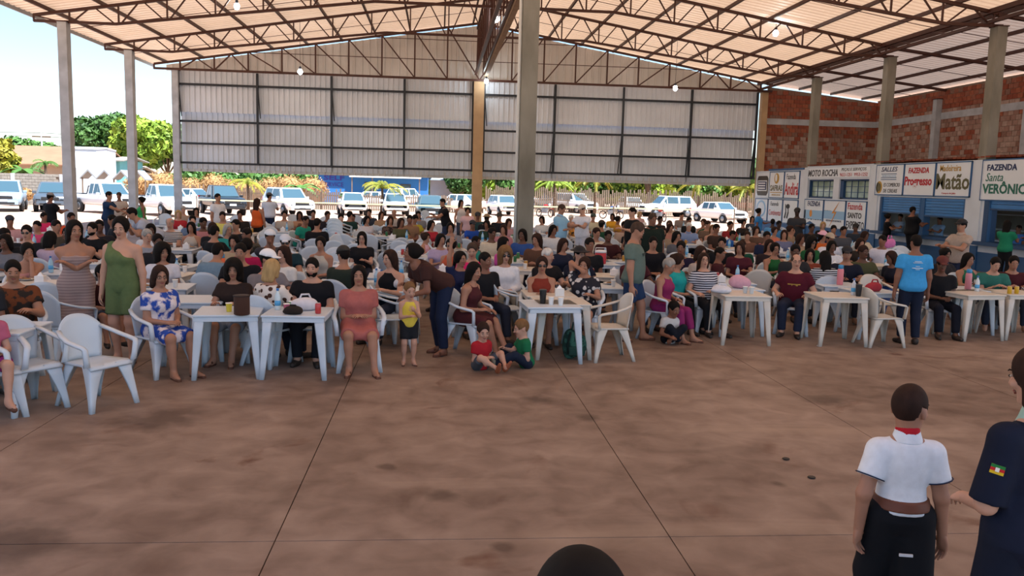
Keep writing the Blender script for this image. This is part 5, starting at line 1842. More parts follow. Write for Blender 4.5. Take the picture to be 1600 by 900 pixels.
# ================================================================== plastic furniture
M_PLA = mat('white_plastic', '#c6d2dc', .38, noise=.06, nscale=3, spec=.5)
M_PLA2 = mat('ivory_plastic', '#cfcabf', .4, noise=.08, nscale=3, spec=.5)
CHP = {}
def chair_parts():
    if CHP: return CHP
    def sm(P, t): return MB().grid(P, t)
    # seat: dished, front edge rolled down
    P = []
    for i in range(9):
        v = i/8
        row = []
        for j in range(9):
            u = j/4-1
            hw = .225-.03*v
            y = -.225+.43*v
            z = .44-.018*(1-u*u)*math.sin(math.pi*v)-(.03*(1-v/.12) if v < .12 else 0)-.01*v
            row.append((u*hw, y, z))
        P.append(row)
    CHP['seat'] = sm(P, (0, 0, -.022)).mesh('seat', True)
    # backrest: wrapped shell with an arched top
    P = []
    for i in range(10):
        v = i/9
        row = []
        for j in range(13):
            u = j/6-1
            hw = .195+.035*v
            zt = .86-.13*abs(u)**2.6
            zb = .43
            z = zb+(zt-zb)*v
            y = .205+.075*v-.075*u*u*(.4+.6*v)
            row.append((u*hw, y, z))
        P.append(row)
    CHP['backrest'] = sm(P, (0, .016, 0)).mesh('backrest', True)
    for s, n in ((-1, 'armrest_r'), (1, 'armrest_l')):
        path = [(s*.226, .215, .735), (s*.262, .12, .70), (s*.285, .0, .665), (s*.288, -.12, .645), (s*.282, -.20, .630), (s*.272, -.235, .60), (s*.258, -.232, .50), (s*.248, -.225, .43)]
        wv = [.05, .052, .055, .055, .055, .05, .05, .06]
        rows = []
        for k, (p, w_) in enumerate(zip(path, wv)):
            p = Vector(p)
            if k < 5: rows.append([p+Vector((-w_/2, 0, -.004)), p+Vector((0, 0, .006)), p+Vector((w_/2, 0, -.004))])
            else: rows.append([p+Vector((-w_/2, .004, 0)), p+Vector((0, -.006, 0)), p+Vector((w_/2, .004, 0))])
        CHP[n] = MB().grid(rows, lambda p: Vector(p)+(Vector((0, .0, -.02)) if p.z > .625 else Vector((0, .022, -.004)))).mesh('armrest', True)
    for n, top, bot in (('leg_a', (-.215, -.205, .43), (-.265, -.265, 0)), ('leg_b', (.215, -.205, .43), (.265, -.265, 0)), ('leg_c', (-.185, .185, .43), (-.235, .30, 0)), ('leg_d', (.185, .185, .43), (.235, .30, 0))):
        s = 1 if top[0] > 0 else -1
        t = 1 if top[1] > 0 else -1
        m = MB()
        rows = []
        for k in range(5):
            q = k/4
            c = Vector(top).lerp(Vector(bot), q)
            w_ = .105*(1-q)**1.6+.042
            rows.append([c+Vector((-s*w_, 0, 0)), c+Vector((-s*.012, t*.004, 0)), c, c+Vector((s*.002, -t*.012, 0)), c+Vector((0, -t*w_*.8, 0))])
        m.grid(rows, lambda p, s=s, t=t: Vector(p)+Vector((-s*.012, -t*.012, 0)))
        CHP[n] = m.mesh('leg', True)
    for k in CHP: CHP[k].materials.append(M_PLA)
    # one joined copy for the far rows
    bm = bmesh.new()
    for k in list(CHP): bm.from_mesh(CHP[k])
    me = bpy.data.meshes.new('plastic_chair')
    bm.to_mesh(me)
    bm.free()
    me.polygons.foreach_set('use_smooth', [True]*len(me.polygons))
    me.materials.append(M_PLA)
    CHP['all'] = me
    return CHP
CHAIRS = []
def chair(x, y, face, label, group=None, material=None):
    cp = chair_parts()
    material = material or M_PLA
    CHAIRS.append((x, y))
    if math.hypot(x, y) < 17:
        r = empty('plastic_chair', (x, y, 0), math.radians(face))
        for k, n in (('seat', 'seat'), ('backrest', 'backrest'), ('armrest_l', 'armrest'), ('armrest_r', 'armrest'), ('leg_a', 'leg'), ('leg_b', 'leg'), ('leg_c', 'leg'), ('leg_d', 'leg')):
            link(n, cp[k], material, r)
    else:
        r = link('plastic_chair', cp['all'], material)
        r.location = (x, y, 0)
        r.rotation_euler = (0, 0, math.radians(face))
    return tag(r, label, 'chair', group)

TBP = {}
def table_parts(L=.70):
    if L in TBP: return TBP[L]
    d = {}
    h = L/2
    d['tabletop'] = MB().bb((-h, -.35, .695), (h, .35, .72)).mesh('tabletop', False, True, .012)
    a = MB()
    for lo, hi in (((-h+.015, -.335, .645), (h-.015, -.32, .70)), ((-h+.015, .32, .645), (h-.015, .335, .70)), ((-h+.015, -.335, .645), (-h+.03, .335, .70)), ((h-.03, -.335, .645), (h-.015, .335, .70))): a.bb(lo, hi)
    d['apron'] = a.mesh('apron')
    for i, (sx, sy) in enumerate(((-1, -1), (1, -1), (-1, 1), (1, 1))):
        rows = []
        for k in range(5):
            q = k/4
            c = Vector((sx*(h-.02+.035*q), sy*(.33+.03*q), .66*(1-q)))
            w_ = .095*(1-q)+.042*q
            rows.append([c+Vector((-sx*w_, 0, 0)), c+Vector((-sx*.012, sy*.003, 0)), c, c+Vector((sx*.003, -sy*.012, 0)), c+Vector((0, -sy*w_, 0))])
        d['leg%d' % i] = MB().grid(rows, lambda p, sx=sx, sy=sy: Vector(p)+Vector((-sx*.012, -sy*.012, 0))).mesh('leg', True)
    for k in d: d[k].materials.append(M_PLA)
    bm = bmesh.new()
    for k in d: bm.from_mesh(d[k])
    me = bpy.data.meshes.new('plastic_table')
    bm.to_mesh(me)
    bm.free()
    me.materials.append(M_PLA)
    d['all'] = me
    TBP[L] = d
    return d
TABLES = []
def table(x, y, face, label, group=None, material=None, L=.70):
    tp = table_parts(L)
    material = material or M_PLA
    TABLES.append((x, y))
    if math.hypot(x, y) < 17:
        r = empty('plastic_table', (x, y, 0), math.radians(face))
        link('tabletop', tp['tabletop'], material, r)
        link('apron', tp['apron'], material, r)
        for i in range(4): link('leg', tp['leg%d' % i], material, r)
    else:
        r = link('plastic_table', tp['all'], material)
        r.location = (x, y, 0)
        r.rotation_euler = (0, 0, math.radians(face))
    return tag(r, label, 'table', group)

# --- things that stand on the tables
ITEMS = {}
def item(kind, x, y, z, label, color=None, group='things on the tables', rz=0.0, name=None):
    def L(n, s, c, rough=.4, smooth=True):
        key = (kind, n)
        if key not in ITEMS: ITEMS[key] = s().mesh(n, smooth)
        return link(n, ITEMS[key], mat('item_%s_%s' % (n, c), c, rough), r)
    r = empty(name or kind, (x, y, z), rz)
    tag(r, label, {'cup': 'cup', 'bottle': 'bottle', 'can': 'can', 'plate': 'plate', 'thermos': 'bottle', 'cooler': 'cooler', 'tumbler': 'cup', 'holder': 'cooler', 'napkins': 'box'}.get(kind, kind), group)
    if kind == 'cup':
        L('cup_body', lambda: MB().lathe([(.026, 0), (.028, .004), (.036, .095), (.038, .098), (.034, .094), (.025, .01)], n=14), color or '#e6e6e4')
        L('rim', lambda: MB().lathe([(.036, .093), (.0395, .096), (.0395, .1), (.036, .1)], n=14), '#f2f2f0')
    elif kind == 'can':
        L('can_body', lambda: MB().lathe([(.025, 0), (.033, .008), (.033, .105), (.026, .118)], n=14), color or '#c9a227', .3)
        L('can_lid', lambda: MB().lathe([(.026, .118), (.027, .121), (.024, .119)], n=14), '#b9bcc0', .3)
    elif kind == 'bottle':
        L('bottle_body', lambda: MB().lathe([(.033, 0), (.035, .01), (.035, .14), (.030, .17), (.013, .205), (.013, .225)], n=14), color or '#9fc4d8', .15)
        L('bottle_cap', lambda: MB().lathe([(.016, .222), (.016, .245), (.013, .247)], n=12), '#2c6fb5')
        L('bottle_label', lambda: MB().lathe([(.0355, .05), (.0355, .11)], n=14), '#4fa3d8')
    elif kind == 'thermos':
        L('thermos_body', lambda: MB().lathe([(.045, 0), (.05, .01), (.05, .24), (.04, .27)], n=16), color or '#d9622c')
        L('thermos_lid', lambda: MB().lathe([(.042, .265), (.042, .32), (.034, .33)], n=16), '#3c8fbf')
        L('thermos_handle', lambda: MB().tube([(.045, 0, .2), (.085, 0, .19), (.085, 0, .1), (.045, 0, .09)], .008, 6), '#222')
    elif kind == 'tumbler':
        L('tumbler_body', lambda: MB().lathe([(.033, 0), (.036, .01), (.046, .16), (.046, .165)], n=16), color or '#1d1f22')
        L('tumbler_lid', lambda: MB().lathe([(.048, .163), (.048, .178), (.03, .182)], n=16), '#2b2d30')
    elif kind == 'cooler':
        L('cooler_body', lambda: MB().lathe([(.105, 0), (.11, .02), (.11, .22)], n=20), color or '#2f78c8')
        L('cooler_lid', lambda: MB().lathe([(.115, .218), (.115, .255), (.07, .27)], n=20), '#e4e6e8')
        L('cooler_handle', lambda: MB().tube([(-.112, 0, .2), (-.1, 0, .31), (.1, 0, .31), (.112, 0, .2)], .008, 6), '#e4e6e8')
    elif kind == 'holder':
        L('holder_body', lambda: MB().lathe([(.07, 0), (.085, .012), (.085, .20), (.09, .21)], n=20), color or '#4a2d20', .7)
        L('holder_rim', lambda: MB().lathe([(.09, .205), (.093, .215), (.08, .22)], n=20), '#2a1a14', .7)
    elif kind == 'plate':
        L('plate_dish', lambda: MB().lathe([(.05, 0), (.06, .002), (.105, .018), (.107, .020), (.06, .007)], n=20), color or '#dfe3e6')
        L('food', lambda: MB().sphere((0, 0, .014), (.06, .05, .018), 12, 6), '#8a6a44', .8)
    elif kind == 'napkins':
        L('napkin_box', lambda: MB().bb((-.06, -.045, 0), (.06, .045, .10)), color or '#e4e4e4', .6, False)
        L('napkin', lambda: MB().prism([(-.04, .10), (0, .15), (.04, .10)], 'Y', -.012, .012), '#f2f2f2', .8, False)
    return r
# ================================================================== the people
SPEC = []
def S(px, py, face, label, **k):
    SPEC.append(dict(px=px, py=py, face=face, label=label, pose='sit', **k))
def T(px, py, face, label, **k):
    SPEC.append(dict(px=px, py=py, face=face, label=label, pose='stand', **k))
BK_, NV, WT = '#1b1c20', '#1c2438', '#dfe3e8'
f_, m_ = 'f', 'm'

# ---- left foreground and first row
T(116, 349, 25, 'woman in a long pinkish strapless dress standing with her arms folded', Y=10.25, sex=f_, skin=1, hair='vlong', hc='k', top='strapless', tc='#a08c88', pat='stripe', tc2='#8d7874', bot=None, arms=('cross', 'cross'), head=(15, 4), shoes='sandal', glasses=None)
T(188, 343, -8, 'woman in a green one shoulder playsuit standing beside the strapless dress', Y=10.0, sex=f_, skin=0, hair='bun', hc='k', top='oneshoulder', tc='#5f7048', bot='shorts', bc='#5f7048', arms=('down', 'down'), head=(10, 12), fat=1.08, shoes='sandal')
S(20, 424, 25, 'man in a dark patterned tee seated at the left edge, front row', Y=9.4, skin=1, tc='#2c2622', pat='blotch', tc2='#6a3b22', fat=1.15, bot='trousers', bc='#20242c', arms=('table', 'lap'), hair='short')
S(163, 441, 40, 'boy in a dark maroon tee sitting behind the two standing women', Y=10.6, h=1.25, child=True, skin=1, tc='#3a1a1e', bot='shorts', bc='#3c4658', arms=('mouth', 'lap'), head=(30, 5))
S(254, 425, 52, 'woman with short brown hair in a blue and white floral dress, first row', Y=9.45, sex=f_, skin=1, hair='bob', hc='b', glasses='plain', top='dress', tc='#d9cfd0', pat='flower', tc2='#2a4a9c', bot=None, arms=('lap', 'lap'), fat=1.12, head=(-20, 6), feet=((.1, -.42), (.1, -.36)), shoes='sandal')
S(363, 430, -5, 'woman with loose dark curly hair in a brown top behind the front table', Y=10.25, sex=f_, skin=1, hair='curly', hc='k', tc='#2e2320', bot='skirt', bc='#7d8898', arms=('table', 'table'), head=(10, 10), shoes='sandal')
S(487, 404, 0, 'heavy man in a black and navy shirt behind the second front table', Y=10.3, skin=0, fat=1.28, tc='#15171d', bot='trousers', bc='#181a22', arms=('thigh', 'table'), beard=True, hair='short')
S(561, 416, 8, 'woman in a salmon dress sitting on the first row with crossed hands', Y=9.75, sex=f_, skin=1, hair='long', hc='k', top='dress', tc='#a8605a', bot=None, arms=('belly', 'belly'), fat=1.15, head=(-4, 2), feet=((.16, -.44), (.12, -.36)), shoes='sandal')
T(640, 450, 12, 'toddler in a yellow vest and black shorts standing in front', Y=9.98, h=.95, child=True, skin=0, hair='crop', hc='l', top='tank', tc='#d9c04a', bot='shorts', bc='#1f2126', arms=('food', 'belly'), head=(8, 10), shoes='sandal')
T(640, 388, -62, 'woman in a brown tee and jeans bending over the toddler', Y=10.45, h=1.66, sex=f_, skin=2, hair='bun', hc='k', tc='#3d2420', bot='trousers', bc='#1d2740', arms=((.15, -.58, -.12), (.12, -.50, .0)), lean=58, head=(-10, -30), shoes='sandal')
S(745, 412, 62, 'woman with long dark hair in a maroon dress, legs crossed, front centre', Y=10.65, sex=f_, skin=1, hair='vlong', hc='k', top='tankdress', tc='#4a2024', bot=None, arms=('thigh', 'lap'), lean=12, head=(-15, 6), feet=((-.04, -.56, .16), (.05, -.45)), shoes='#1c1816')
S(722, 404, 30, 'woman in a navy tee raising one arm high', Y=12.2, sex=f_, skin=1, hair='pony', hc='k', tc='#20284a', arms=('table', 'raise'), head=(15, 0))
S(760, 404, 30, 'man in a black tee beside the woman with the raised arm', Y=11.7, skin=2, tc='#191a1f', hair='crop', arms=('lap', 'lap'), head=(20, 5))
S(847, 406, -6, 'woman in a rust red tank top and sunglasses at the middle table', Y=11.55, sex=f_, skin=1, hair='pony', hc='b', glasses='sun', top='tank', tc='#7d3226', arms=('tablein', 'tablein'), bot='shorts', bc='#33353c', head=(4, 6))
S(913, 410, -18, 'woman in a dark patterned blouse holding a hand to her mouth', Y=11.6, sex=f_, skin=1, hair='pony', hc='b', tc='#26262e', pat='spots', tc2='#c9c4c0', fat=1.2, arms=('table', 'mouth'), bot='shorts', bc='#23252c', head=(-8, 4))
S(858, 390, 25, 'grey haired man in a black tee behind the rust red tank top', Y=12.7, skin=0, hair='crop', hc='w', tc='#17181c', arms=('table', 'table'), head=(30, 4))
S(908, 386, 20, 'man in a black hat, glasses and navy shirt', Y=13.0, skin=0, fat=1.1, cap='hat', cc='#15151a', glasses='plain', tc='#171d30', arms=('table', 'table'), head=(10, 4))
T(994, 350, 70, 'grey haired man in a grey green tee and blue shorts walking right', Y=11.75, skin=1, fat=1.2, hair='short', hc='d', tc='#5f7068', bot='shorts', bc='#22385a', arms=('down', 'down'), head=(5, 22), shoes='sandal', feet=((.1, -.18), (.1, .12)))
S(1046, 414, 48, 'elderly woman with short grey hair in a magenta outfit', Y=11.85, sex=f_, skin=1, hair='short', hc='g', top='tank', tc='#8a2a58', bot='capri', bc='#8a2a62', arms=('lap', 'thigh'), lean=8, head=(5, 18), shoes='sandal')
S(1062, 402, 42, 'woman in a turquoise blouse beside the elderly woman', Y=12.6, sex=f_, skin=1, hair='bun', hc='b', tc='#1f9a98', fat=1.2, bot='trousers', bc='#15171c', arms=('lap', 'lap'), head=(20, 10))
S(1103, 396, 10, 'laughing woman in a black and white striped blouse, leaning back', Y=12.6, sex=f_, skin=0, hair='long', hc='b', glasses='plain', tc='#c9ccd6', pat='stripe', tc2='#23283a', fat=1.2, arms=('belly', 'arm'), lean=-6, bot='trousers', bc='#1a1c22', head=(-10, -4))
S(1244, 405, -28, 'bald man in a maroon tee at the right hand front tables', Y=12.5, skin=0, fat=1.18, hair='balding', hc='d', tc='#4f1424', bot='trousers', bc='#232b40', arms=('arm', 'arm'), head=(15, 0), glasses='plain')
T(1431, 372, 172, 'man in a bright blue tee seen from behind at the right', Y=11.75, skin=2, hair='crop', hc='k', tc='#3f9ad6', bot='trousers', bc='#1a2236', arms=('down', 'down'), fat=1.05, head=(0, 4), cap=None)
S(1474, 408, -10, 'man in black with a red cap sitting right of the bright blue tee', Y=12.5, skin=3, cap='cap', cc='#5a231e', tc='#121318', bot='trousers', bc='#171a26', arms=('lap', 'lap'), head=(-10, 12))
S(1556, 402, -20, 'man in a teal shirt bent over the far right table', Y=13.1, skin=0, tc='#2f6a60', arms=('table', 'tablein'), lean=18, head=(10, 14), hair='short')
S(1586, 404, -15, 'man in a maroon tee at the far right edge', Y=13.2, skin=1, tc='#43171e', arms=('table', 'table'), lean=12, head=(-5, 8))
S(1517, 396, 10, 'woman with long dark hair and a green scarf at the right tables', Y=13.8, sex=f_, skin=1, hair='long', hc='k', top='tank', tc='#27684e', arms=('table', 'table'))
S(1480, 388, 10, 'woman in a dark top behind the man with the red cap', Y=14.6, sex=f_, skin=2, hair='bun', hc='k', tc='#222226', arms=('table', 'lap'))
S(1288, 392, 175, 'woman with long black hair in a striped top, back to the camera', Y=13.5, sex=f_, skin=3, hair='long', hc='k', tc='#c6ccd4', pat='stripe', tc2='#22262e', arms=('table', 'table'))
S(1325, 386, -15, 'man in a black cap and navy tee behind the striped top', Y=13.9, skin=1, fat=1.12, cap='cap', cc='#15171f', tc='#151b2c', arms=('table', 'table'))

# ---- second and third rows, left to right
S(42, 380, 30, 'woman in a strapless pink top leaning on her hand at the far left', sex=f_, skin=1, hair='bun', hc='k', top='strapless', tc='#b9837c', bot='skirt', bc='#8d2230', arms=('chin', 'table'), lean=18)
S(62, 362, 160, 'dark haired person in a pale lilac tee seen from behind at the left', sex=f_, hair='bob', hc='k', tc='#b6a2b4', arms=('table', 'table'))
S(3, 412, 40, 'person with dark hair cut off by the left edge of the frame', skin=2, tc='#24262c')
S(18, 358, 40, 'man in a black tee turned right at the far left table', skin=1, tc='#16191f', arms=('table', 'table'), head=(25, 5))
S(41, 352, 20, 'man in a black tee with sunglasses at the left', skin=0, tc='#191d24', glasses='sun', arms=('table', 'table'))
S(88, 344, 35, 'man in an olive brown tee left of the strapless dress', skin=1, tc='#4a443c', hair='short', arms=('table', 'table'), head=(20, 5))
S(57, 346, 10, 'young person with a pink top behind the man in sunglasses', h=1.5, skin=1, tc='#c44a70', arms=('table', 'table'))
S(70, 333, 60, 'boy in a hot pink tee at the open left side', h=1.45, skin=2, tc='#d2336a', arms=('lap', 'lap'))
S(15, 338, 30, 'person in a pale pink tee with a dark cap near the left edge', h=1.6, skin=2, tc='#c0969a', cap='back', cc='#2a2f3a')
S(113, 332, 60, 'person in an orange tee against the nearest left column', skin=2, tc='#c8502a', hair='crop')
S(142, 348, -10, 'bearded man in a black tee between the two standing women', skin=0, beard=True, tc='#14161a', arms=('food', 'table'))
S(172, 336, -60, 'person with dark hair in a black tee behind the green playsuit', skin=2, tc='#1b1d22')
S(155, 344, 20, 'person in a dark top with a tan collar near the left columns', skin=3, tc='#23232a')
S(232, 358, 60, 'grey haired person in a grey blue shirt right of the green playsuit', hc='g', skin=0, tc='#8d97a8', arms=('food', 'table'), head=(-20, 10))
T(208, 333, -60, 'man in a light grey shirt bending over a table', hair='short', tc='#a9b0bf', lean=52, arms=('reach', 'reach'), bot='trousers', bc='#26304a', h=1.72)
T(79, 309, 150, 'man in a black tee and grey cap standing at the left edge of the hall', cap='cap', cc='#8c8c90', tc='#15161a', skin=2, arms=('down', 'fwd'), head=(10, 10), Y=25)
T(171, 301, 85, 'man in a navy shirt standing, arms stretched to the woman in green', skin=1, tc='#223a5c', arms=('fwd', 'reach'), fat=1.1, lean=6, Y=26)
T(186, 311, 10, 'person in a pale beige tee standing behind the second column', skin=2, tc='#b8a89a', hair='short', hc='d', Y=28.5)
T(220, 310, -60, 'woman in a bright green sleeveless dress standing by the second column', sex=f_, skin=2, hair='bun', hc='k', top='tankdress', tc='#35a05c', bot=None, arms=('down', 'reach'), head=(0, 5), Y=26.5)
S(264, 340, -10, 'bald man in a black and white striped tee left of centre', skin=0, hair='balding', hc='g', tc='#d9d9d6', pat='stripe', tc2='#2a2b33', arms=('table', 'lap'))
S(278, 329, 10, 'woman in sunglasses and a red top near the gable corner column', sex=f_, skin=0, glasses='sun', hair='bob', hc='y', tc='#a52a32')
S(286, 322, 15, 'grey haired person in beige behind the red top', skin=0, hc='g', tc='#a89684')
S(306, 325, 10, 'woman with dark hair in a pale blue top near the gable corner', sex=f_, hair='long', hc='k', tc='#a4b4c8')
S(301, 337, 20, 'man in a grey blue shirt sitting sideways left of the standing man in white', skin=0, tc='#5f7594', arms=('table', 'table'))
T(341, 304, 60, 'man in a white shirt standing in front of the black pickup', skin=1, hair='crop', hc='k', tc='#dfe3ea', bot='trousers', bc='#1f2434', arms=('down', 'down'), fat=1.08)
S(347, 331, 5, 'man in a light yellow tee and sunglasses', skin=1, glasses='sun', tc='#cdc66a')
S(375, 329, 20, 'person in a dark tee right of the yellow tee', skin=2, tc='#27221f')
T(402, 312, 165, 'woman with long hair in an orange top standing with her back turned', sex=f_, skin=1, hair='vlong', hc='b', top='tank', tc='#d95f2a', bot='trousers', bc='#2a2622', arms=('fwd', 'down'), head=(-10, 5))
T(421, 303, 170, 'man in a white shirt and dark cap standing beside the orange top', skin=1, cap='cap', cc='#4a4a50', tc='#cdd2de', bot='trousers', bc='#1e2840', arms=('down', 'fwd'), fat=1.1, head=(-30, 5))
S(330, 348, 20, 'woman in a black top behind the long haired woman', sex=f_, hair='bob', hc='b', tc='#1d1f24')
S(300, 348, -5, 'woman with very long dark hair and a pale top, left of centre', sex=f_, skin=1, hair='vlong', hc='k', top='tank', tc='#b9b2a8', arms=('table', 'lap'))
S(338, 352, 150, 'man in a black tee with his back turned, left of centre', skin=1, tc='#16181c', fat=1.12, arms=('table', 'table'), hair='short')
S(356, 350, 40, 'grey haired woman in a teal top', sex=f_, skin=1, hair='bob', hc='g', tc='#2a8a88')
S(384, 356, -40, 'man in camouflage brown leaning forward', skin=2, tc='#4c453a', pat='blotch', tc2='#2c2a24', lean=20)
S(401, 372, 170, 'person in a magenta tee with the back turned', sex=f_, hair='bun', hc='k', tc='#a3184a', fat=1.1)
S(288, 382, 20, 'woman with dark curly hair in a white tee at the second row', sex=f_, skin=1, hair='curly', hc='k', tc='#d6d9e2', arms=('lap', 'lap'), head=(20, 5))
S(316, 378, 170, 'person in a grey blue shirt bending over, next to the white tee', tc='#6f8a9e', lean=24, hair='short', fat=1.15)
S(380, 380, 10, 'man in a black tee facing the camera, second row left', skin=1, tc='#13151b', arms=('table', 'table'))
S(389, 402, 150, 'woman with a blond bob in a brown and white spotted top', sex=f_, hair='bob', hc='y', tc='#d8cfc6', pat='spots', tc2='#4a3026', arms=('table', 'table'))
S(413, 393, 40, 'bearded man in a white cap, second row', skin=1, beard=True, cap='cap', cc='#e4e6ea', tc='#7d7a80', arms=('table', 'table'), head=(30, 6))
S(436, 386, -40, 'woman with long brown hair in a white tee beside the white cap', sex=f_, skin=0, hair='vlong', hc='b', tc='#dcdcd8', arms=('lap', 'lap'))
S(443, 368, 0, 'bearded man with a pale cap and sunglasses in a dark teal shirt', skin=1, beard=True, cap='cap', cc='#c6ccd6', glasses='sun', tc='#17323a', fat=1.1, arms=('table', 'table'))
S(423, 360, 30, 'person with a white cap raising hands, behind the teal shirt', skin=2, cap='back', cc='#d8dce2', tc='#3a3a40', arms=('food', 'chin'))
S(491, 371, -20, 'woman in a beige sleeveless blouse, third row', sex=f_, skin=1, hair='bun', hc='k', top='tank', tc='#b3afa6', fat=1.1, arms=('lap', 'lap'), head=(15, 4))
S(554, 386, 150, 'man with a dark cap in an olive tee, back turned, behind the salmon dress', skin=1, cap='cap', cc='#2a2622', tc='#263028', fat=1.1, head=(60, 10))
S(566, 363, 10, 'woman in a black v neck top with dark hair, middle left', sex=f_, skin=0, hair='long', hc='k', glasses='plain', tc='#17181c', fat=1.1, arms=('tablein', 'lap'))
S(597, 391, -30, 'woman in a black halter top with brown hair', sex=f_, skin=0, hair='long', hc='b', top='halter', tc='#101116', arms=('table', 'lap'), head=(-15, 5))
S(668, 366, 60, 'little girl in a pale pink dress standing on a chair', sex=f_, h=1.2, child=True, skin=1, hair='bun', hc='b', top='tankdress', tc='#d0a2ac', bot=None, arms=('fwd', 'fwd'), seat=.5)
S(703, 374, -30, 'woman in sunglasses and an orange top under the raised arm', sex=f_, skin=1, glasses='sun', hair='bun', hc='k', top='tank', tc='#b2553a', arms=('table', 'lap'))
S(690, 366, 20, 'person with dark hair in a lilac top in the middle', sex=f_, hair='bob', hc='k', tc='#a89ab8', arms=('table', 'table'))
S(747, 370, 60, 'child with cropped hair in a teal tank top in the middle', h=1.45, skin=3, hair='crop', top='tank', tc='#2a8478')
S(771, 382, -5, 'person in a hot pink tee left of the tall centre column', skin=0, tc='#d4276a', hair='short', hc='d', head=(0, 14))
S(790, 371, 60, 'woman with dark hair in a pink blouse by the tall centre column', sex=f_, skin=1, hair='bob', hc='k', tc='#c04a94')
S(794, 386, 5, 'woman with fair curly hair and sunglasses in a white blouse', sex=f_, skin=0, glasses='sun', hair='curly', hc='l', top='long', tc='#e2e6ec', bot='trousers', bc='#8d8a80', arms=('lap', 'lap'))
# ---- rear rows, left of the centre column
S(453, 329, 20, 'person in beige at the back, left of the photographer with a phone', skin=1, tc='#b4aaa0')
S(463, 331, 10, 'woman holding up a phone at the back edge', sex=f_, skin=2, hair='long', hc='k', tc='#b08a70', arms=('phone', 'phone'))
S(479, 337, 60, 'person in a teal green tee bending at the back', skin=2, tc='#1f8a74', lean=20)
S(489, 328, 0, 'man in a black tee facing the camera at the back, left of centre', skin=1, tc='#1a1b1f')
S(496, 341, 175, 'person in black with the back turned, left of the yellow print', tc='#15161a', hair='short', fat=1.1)
S(513, 330, 40, 'man in a dark tee at the back left of the yellow print', skin=2, tc='#26242c')
S(533, 334, 15, 'man in a black tee with a yellow print', skin=0, tc='#141518', fat=1.12, arms=('table', 'arm'))
S(548, 330, 150, 'person in a dark green tee behind the yellow print', tc='#1f3a34', hair='short')
S(556, 336, 20, 'child with dark hair right of the dark green tee', h=1.3, child=True, skin=2, tc='#5a2a2e')
S(574, 327, -10, 'man in a slate grey tee at the back', skin=1, tc='#343b46', fat=1.15)
S(584, 338, 40, 'woman in a white top with dark hair at the back', sex=f_, skin=1, hair='bob', hc='k', tc='#ccccd6', arms=('lap', 'table'))
S(597, 331, 30, 'woman with long brown hair in a tan top at the back', sex=f_, skin=1, hair='long', hc='b', tc='#a08468')
S(604, 338, 20, 'woman in a dark floral top beside the tan top', sex=f_, skin=1, hair='long', hc='b', tc='#5a4a44', pat='blotch', tc2='#2a2424')
S(616, 327, 10, 'bald man in a beige tee at the back', skin=1, hair='balding', hc='g', tc='#b9b2ac', fat=1.1)
S(648, 335, 30, 'man in a yellow and black tee with his head bent', skin=1, tc='#a8a030', head=(0, 25), arms=('table', 'table'))
S(654, 330, 10, 'man in a grey tee right behind the yellow and black tee', skin=1, tc='#7d8088')
S(639, 336, -10, 'person in tan left of the yellow and black tee', skin=2, tc='#8a6a50')
T(691, 312, -75, 'man in a black polo leaning to the left, standing near the dark teal car', skin=1, hair='crop', tc='#16171c', top='polo', bot='trousers', bc='#26304a', lean=14, arms=('reach', 'fwd'), fat=1.12)
S(676, 345, 40, 'person in a red top under the arm of the man in the black polo', skin=1, tc='#a22a38', sex=f_, hair='bob')
T(721, 314, 20, 'woman in a white sleeveless top standing left of the middle gable column', sex=f_, skin=1, hair='long', hc='k', top='tank', tc='#cfc8c4', bot='trousers', bc='#3c4658')
T(731, 326, 10, 'girl in a pale pink tee standing beside the woman in white', sex=f_, h=1.45, skin=1, hair='bun', hc='k', tc='#d8b4b8', bot='shorts', bc='#4a4a58')
S(747, 332, 10, 'man with a dark cap in a teal tee under the middle gable column', skin=2, cap='cap', cc='#2c2e33', tc='#2b4a50')
S(762, 335, 150, 'man in a straw hat and black tee, back turned', skin=1, cap='hat', cc='#8a7658', tc='#17181c', fat=1.1)
S(781, 333, 10, 'man in a dark hat and dark tee at the back', skin=1, cap='hat', cc='#35302c', tc='#22242a')
S(796, 342, 20, 'woman in pink grey left of the tall centre column, at the back', sex=f_, hair='long', hc='b', tc='#b08a92')
S(744, 346, 30, 'boy in a bright blue tee in the middle of the crowd', h=1.5, skin=2, cap='cap', cc='#2a2a30', tc='#234fae', arms=('table', 'table'))
S(786, 352, -20, 'person in a dusty pink top beside the straw hats', sex=f_, hair='bob', hc='b', tc='#b27a80')
# ---- rear rows, right of the centre column
S(846, 338, -30, 'woman in a white top right of the tall centre column', sex=f_, hair='bob', hc='k', tc='#ccd0d0')
T(877, 321, 55, 'man in a light blue polo standing and looking down', skin=1, hair='short', hc='d', top='polo', tc='#8fbedd', bot='trousers', bc='#191f2e', arms=('fwd', 'belly'), fat=1.15, head=(0, 18))
T(910, 322, -50, 'man in a white tee and pale cap standing, facing the light blue polo', skin=0, cap='cap', cc='#cfc8bc', tc='#dfe4ee', bot='trousers', bc='#c6cbd6', arms=('fwd', 'fwd'), fat=1.12, head=(0, 14))
S(893, 336, 10, 'old person in a pale pink shirt between the two standing men', hc='w', skin=0, tc='#c4a89c')
S(902, 342, 10, 'woman in an orange flowered top between the two standing men', sex=f_, hair='long', hc='k', tc='#c98a3a', pat='blotch', tc2='#2a2622')
S(928, 334, 20, 'person in a cream shirt right of the standing man in white', skin=1, tc='#c8c0a4', cap='cap', cc='#3a4a44')
S(943, 345, 150, 'person in a green tee and dark cap, back turned', cap='cap', cc='#2c2826', tc='#26503a')
S(957, 334, -20, 'woman with dark hair in a yellow tee', sex=f_, skin=2, hair='bob', hc='k', tc='#d29a2c')
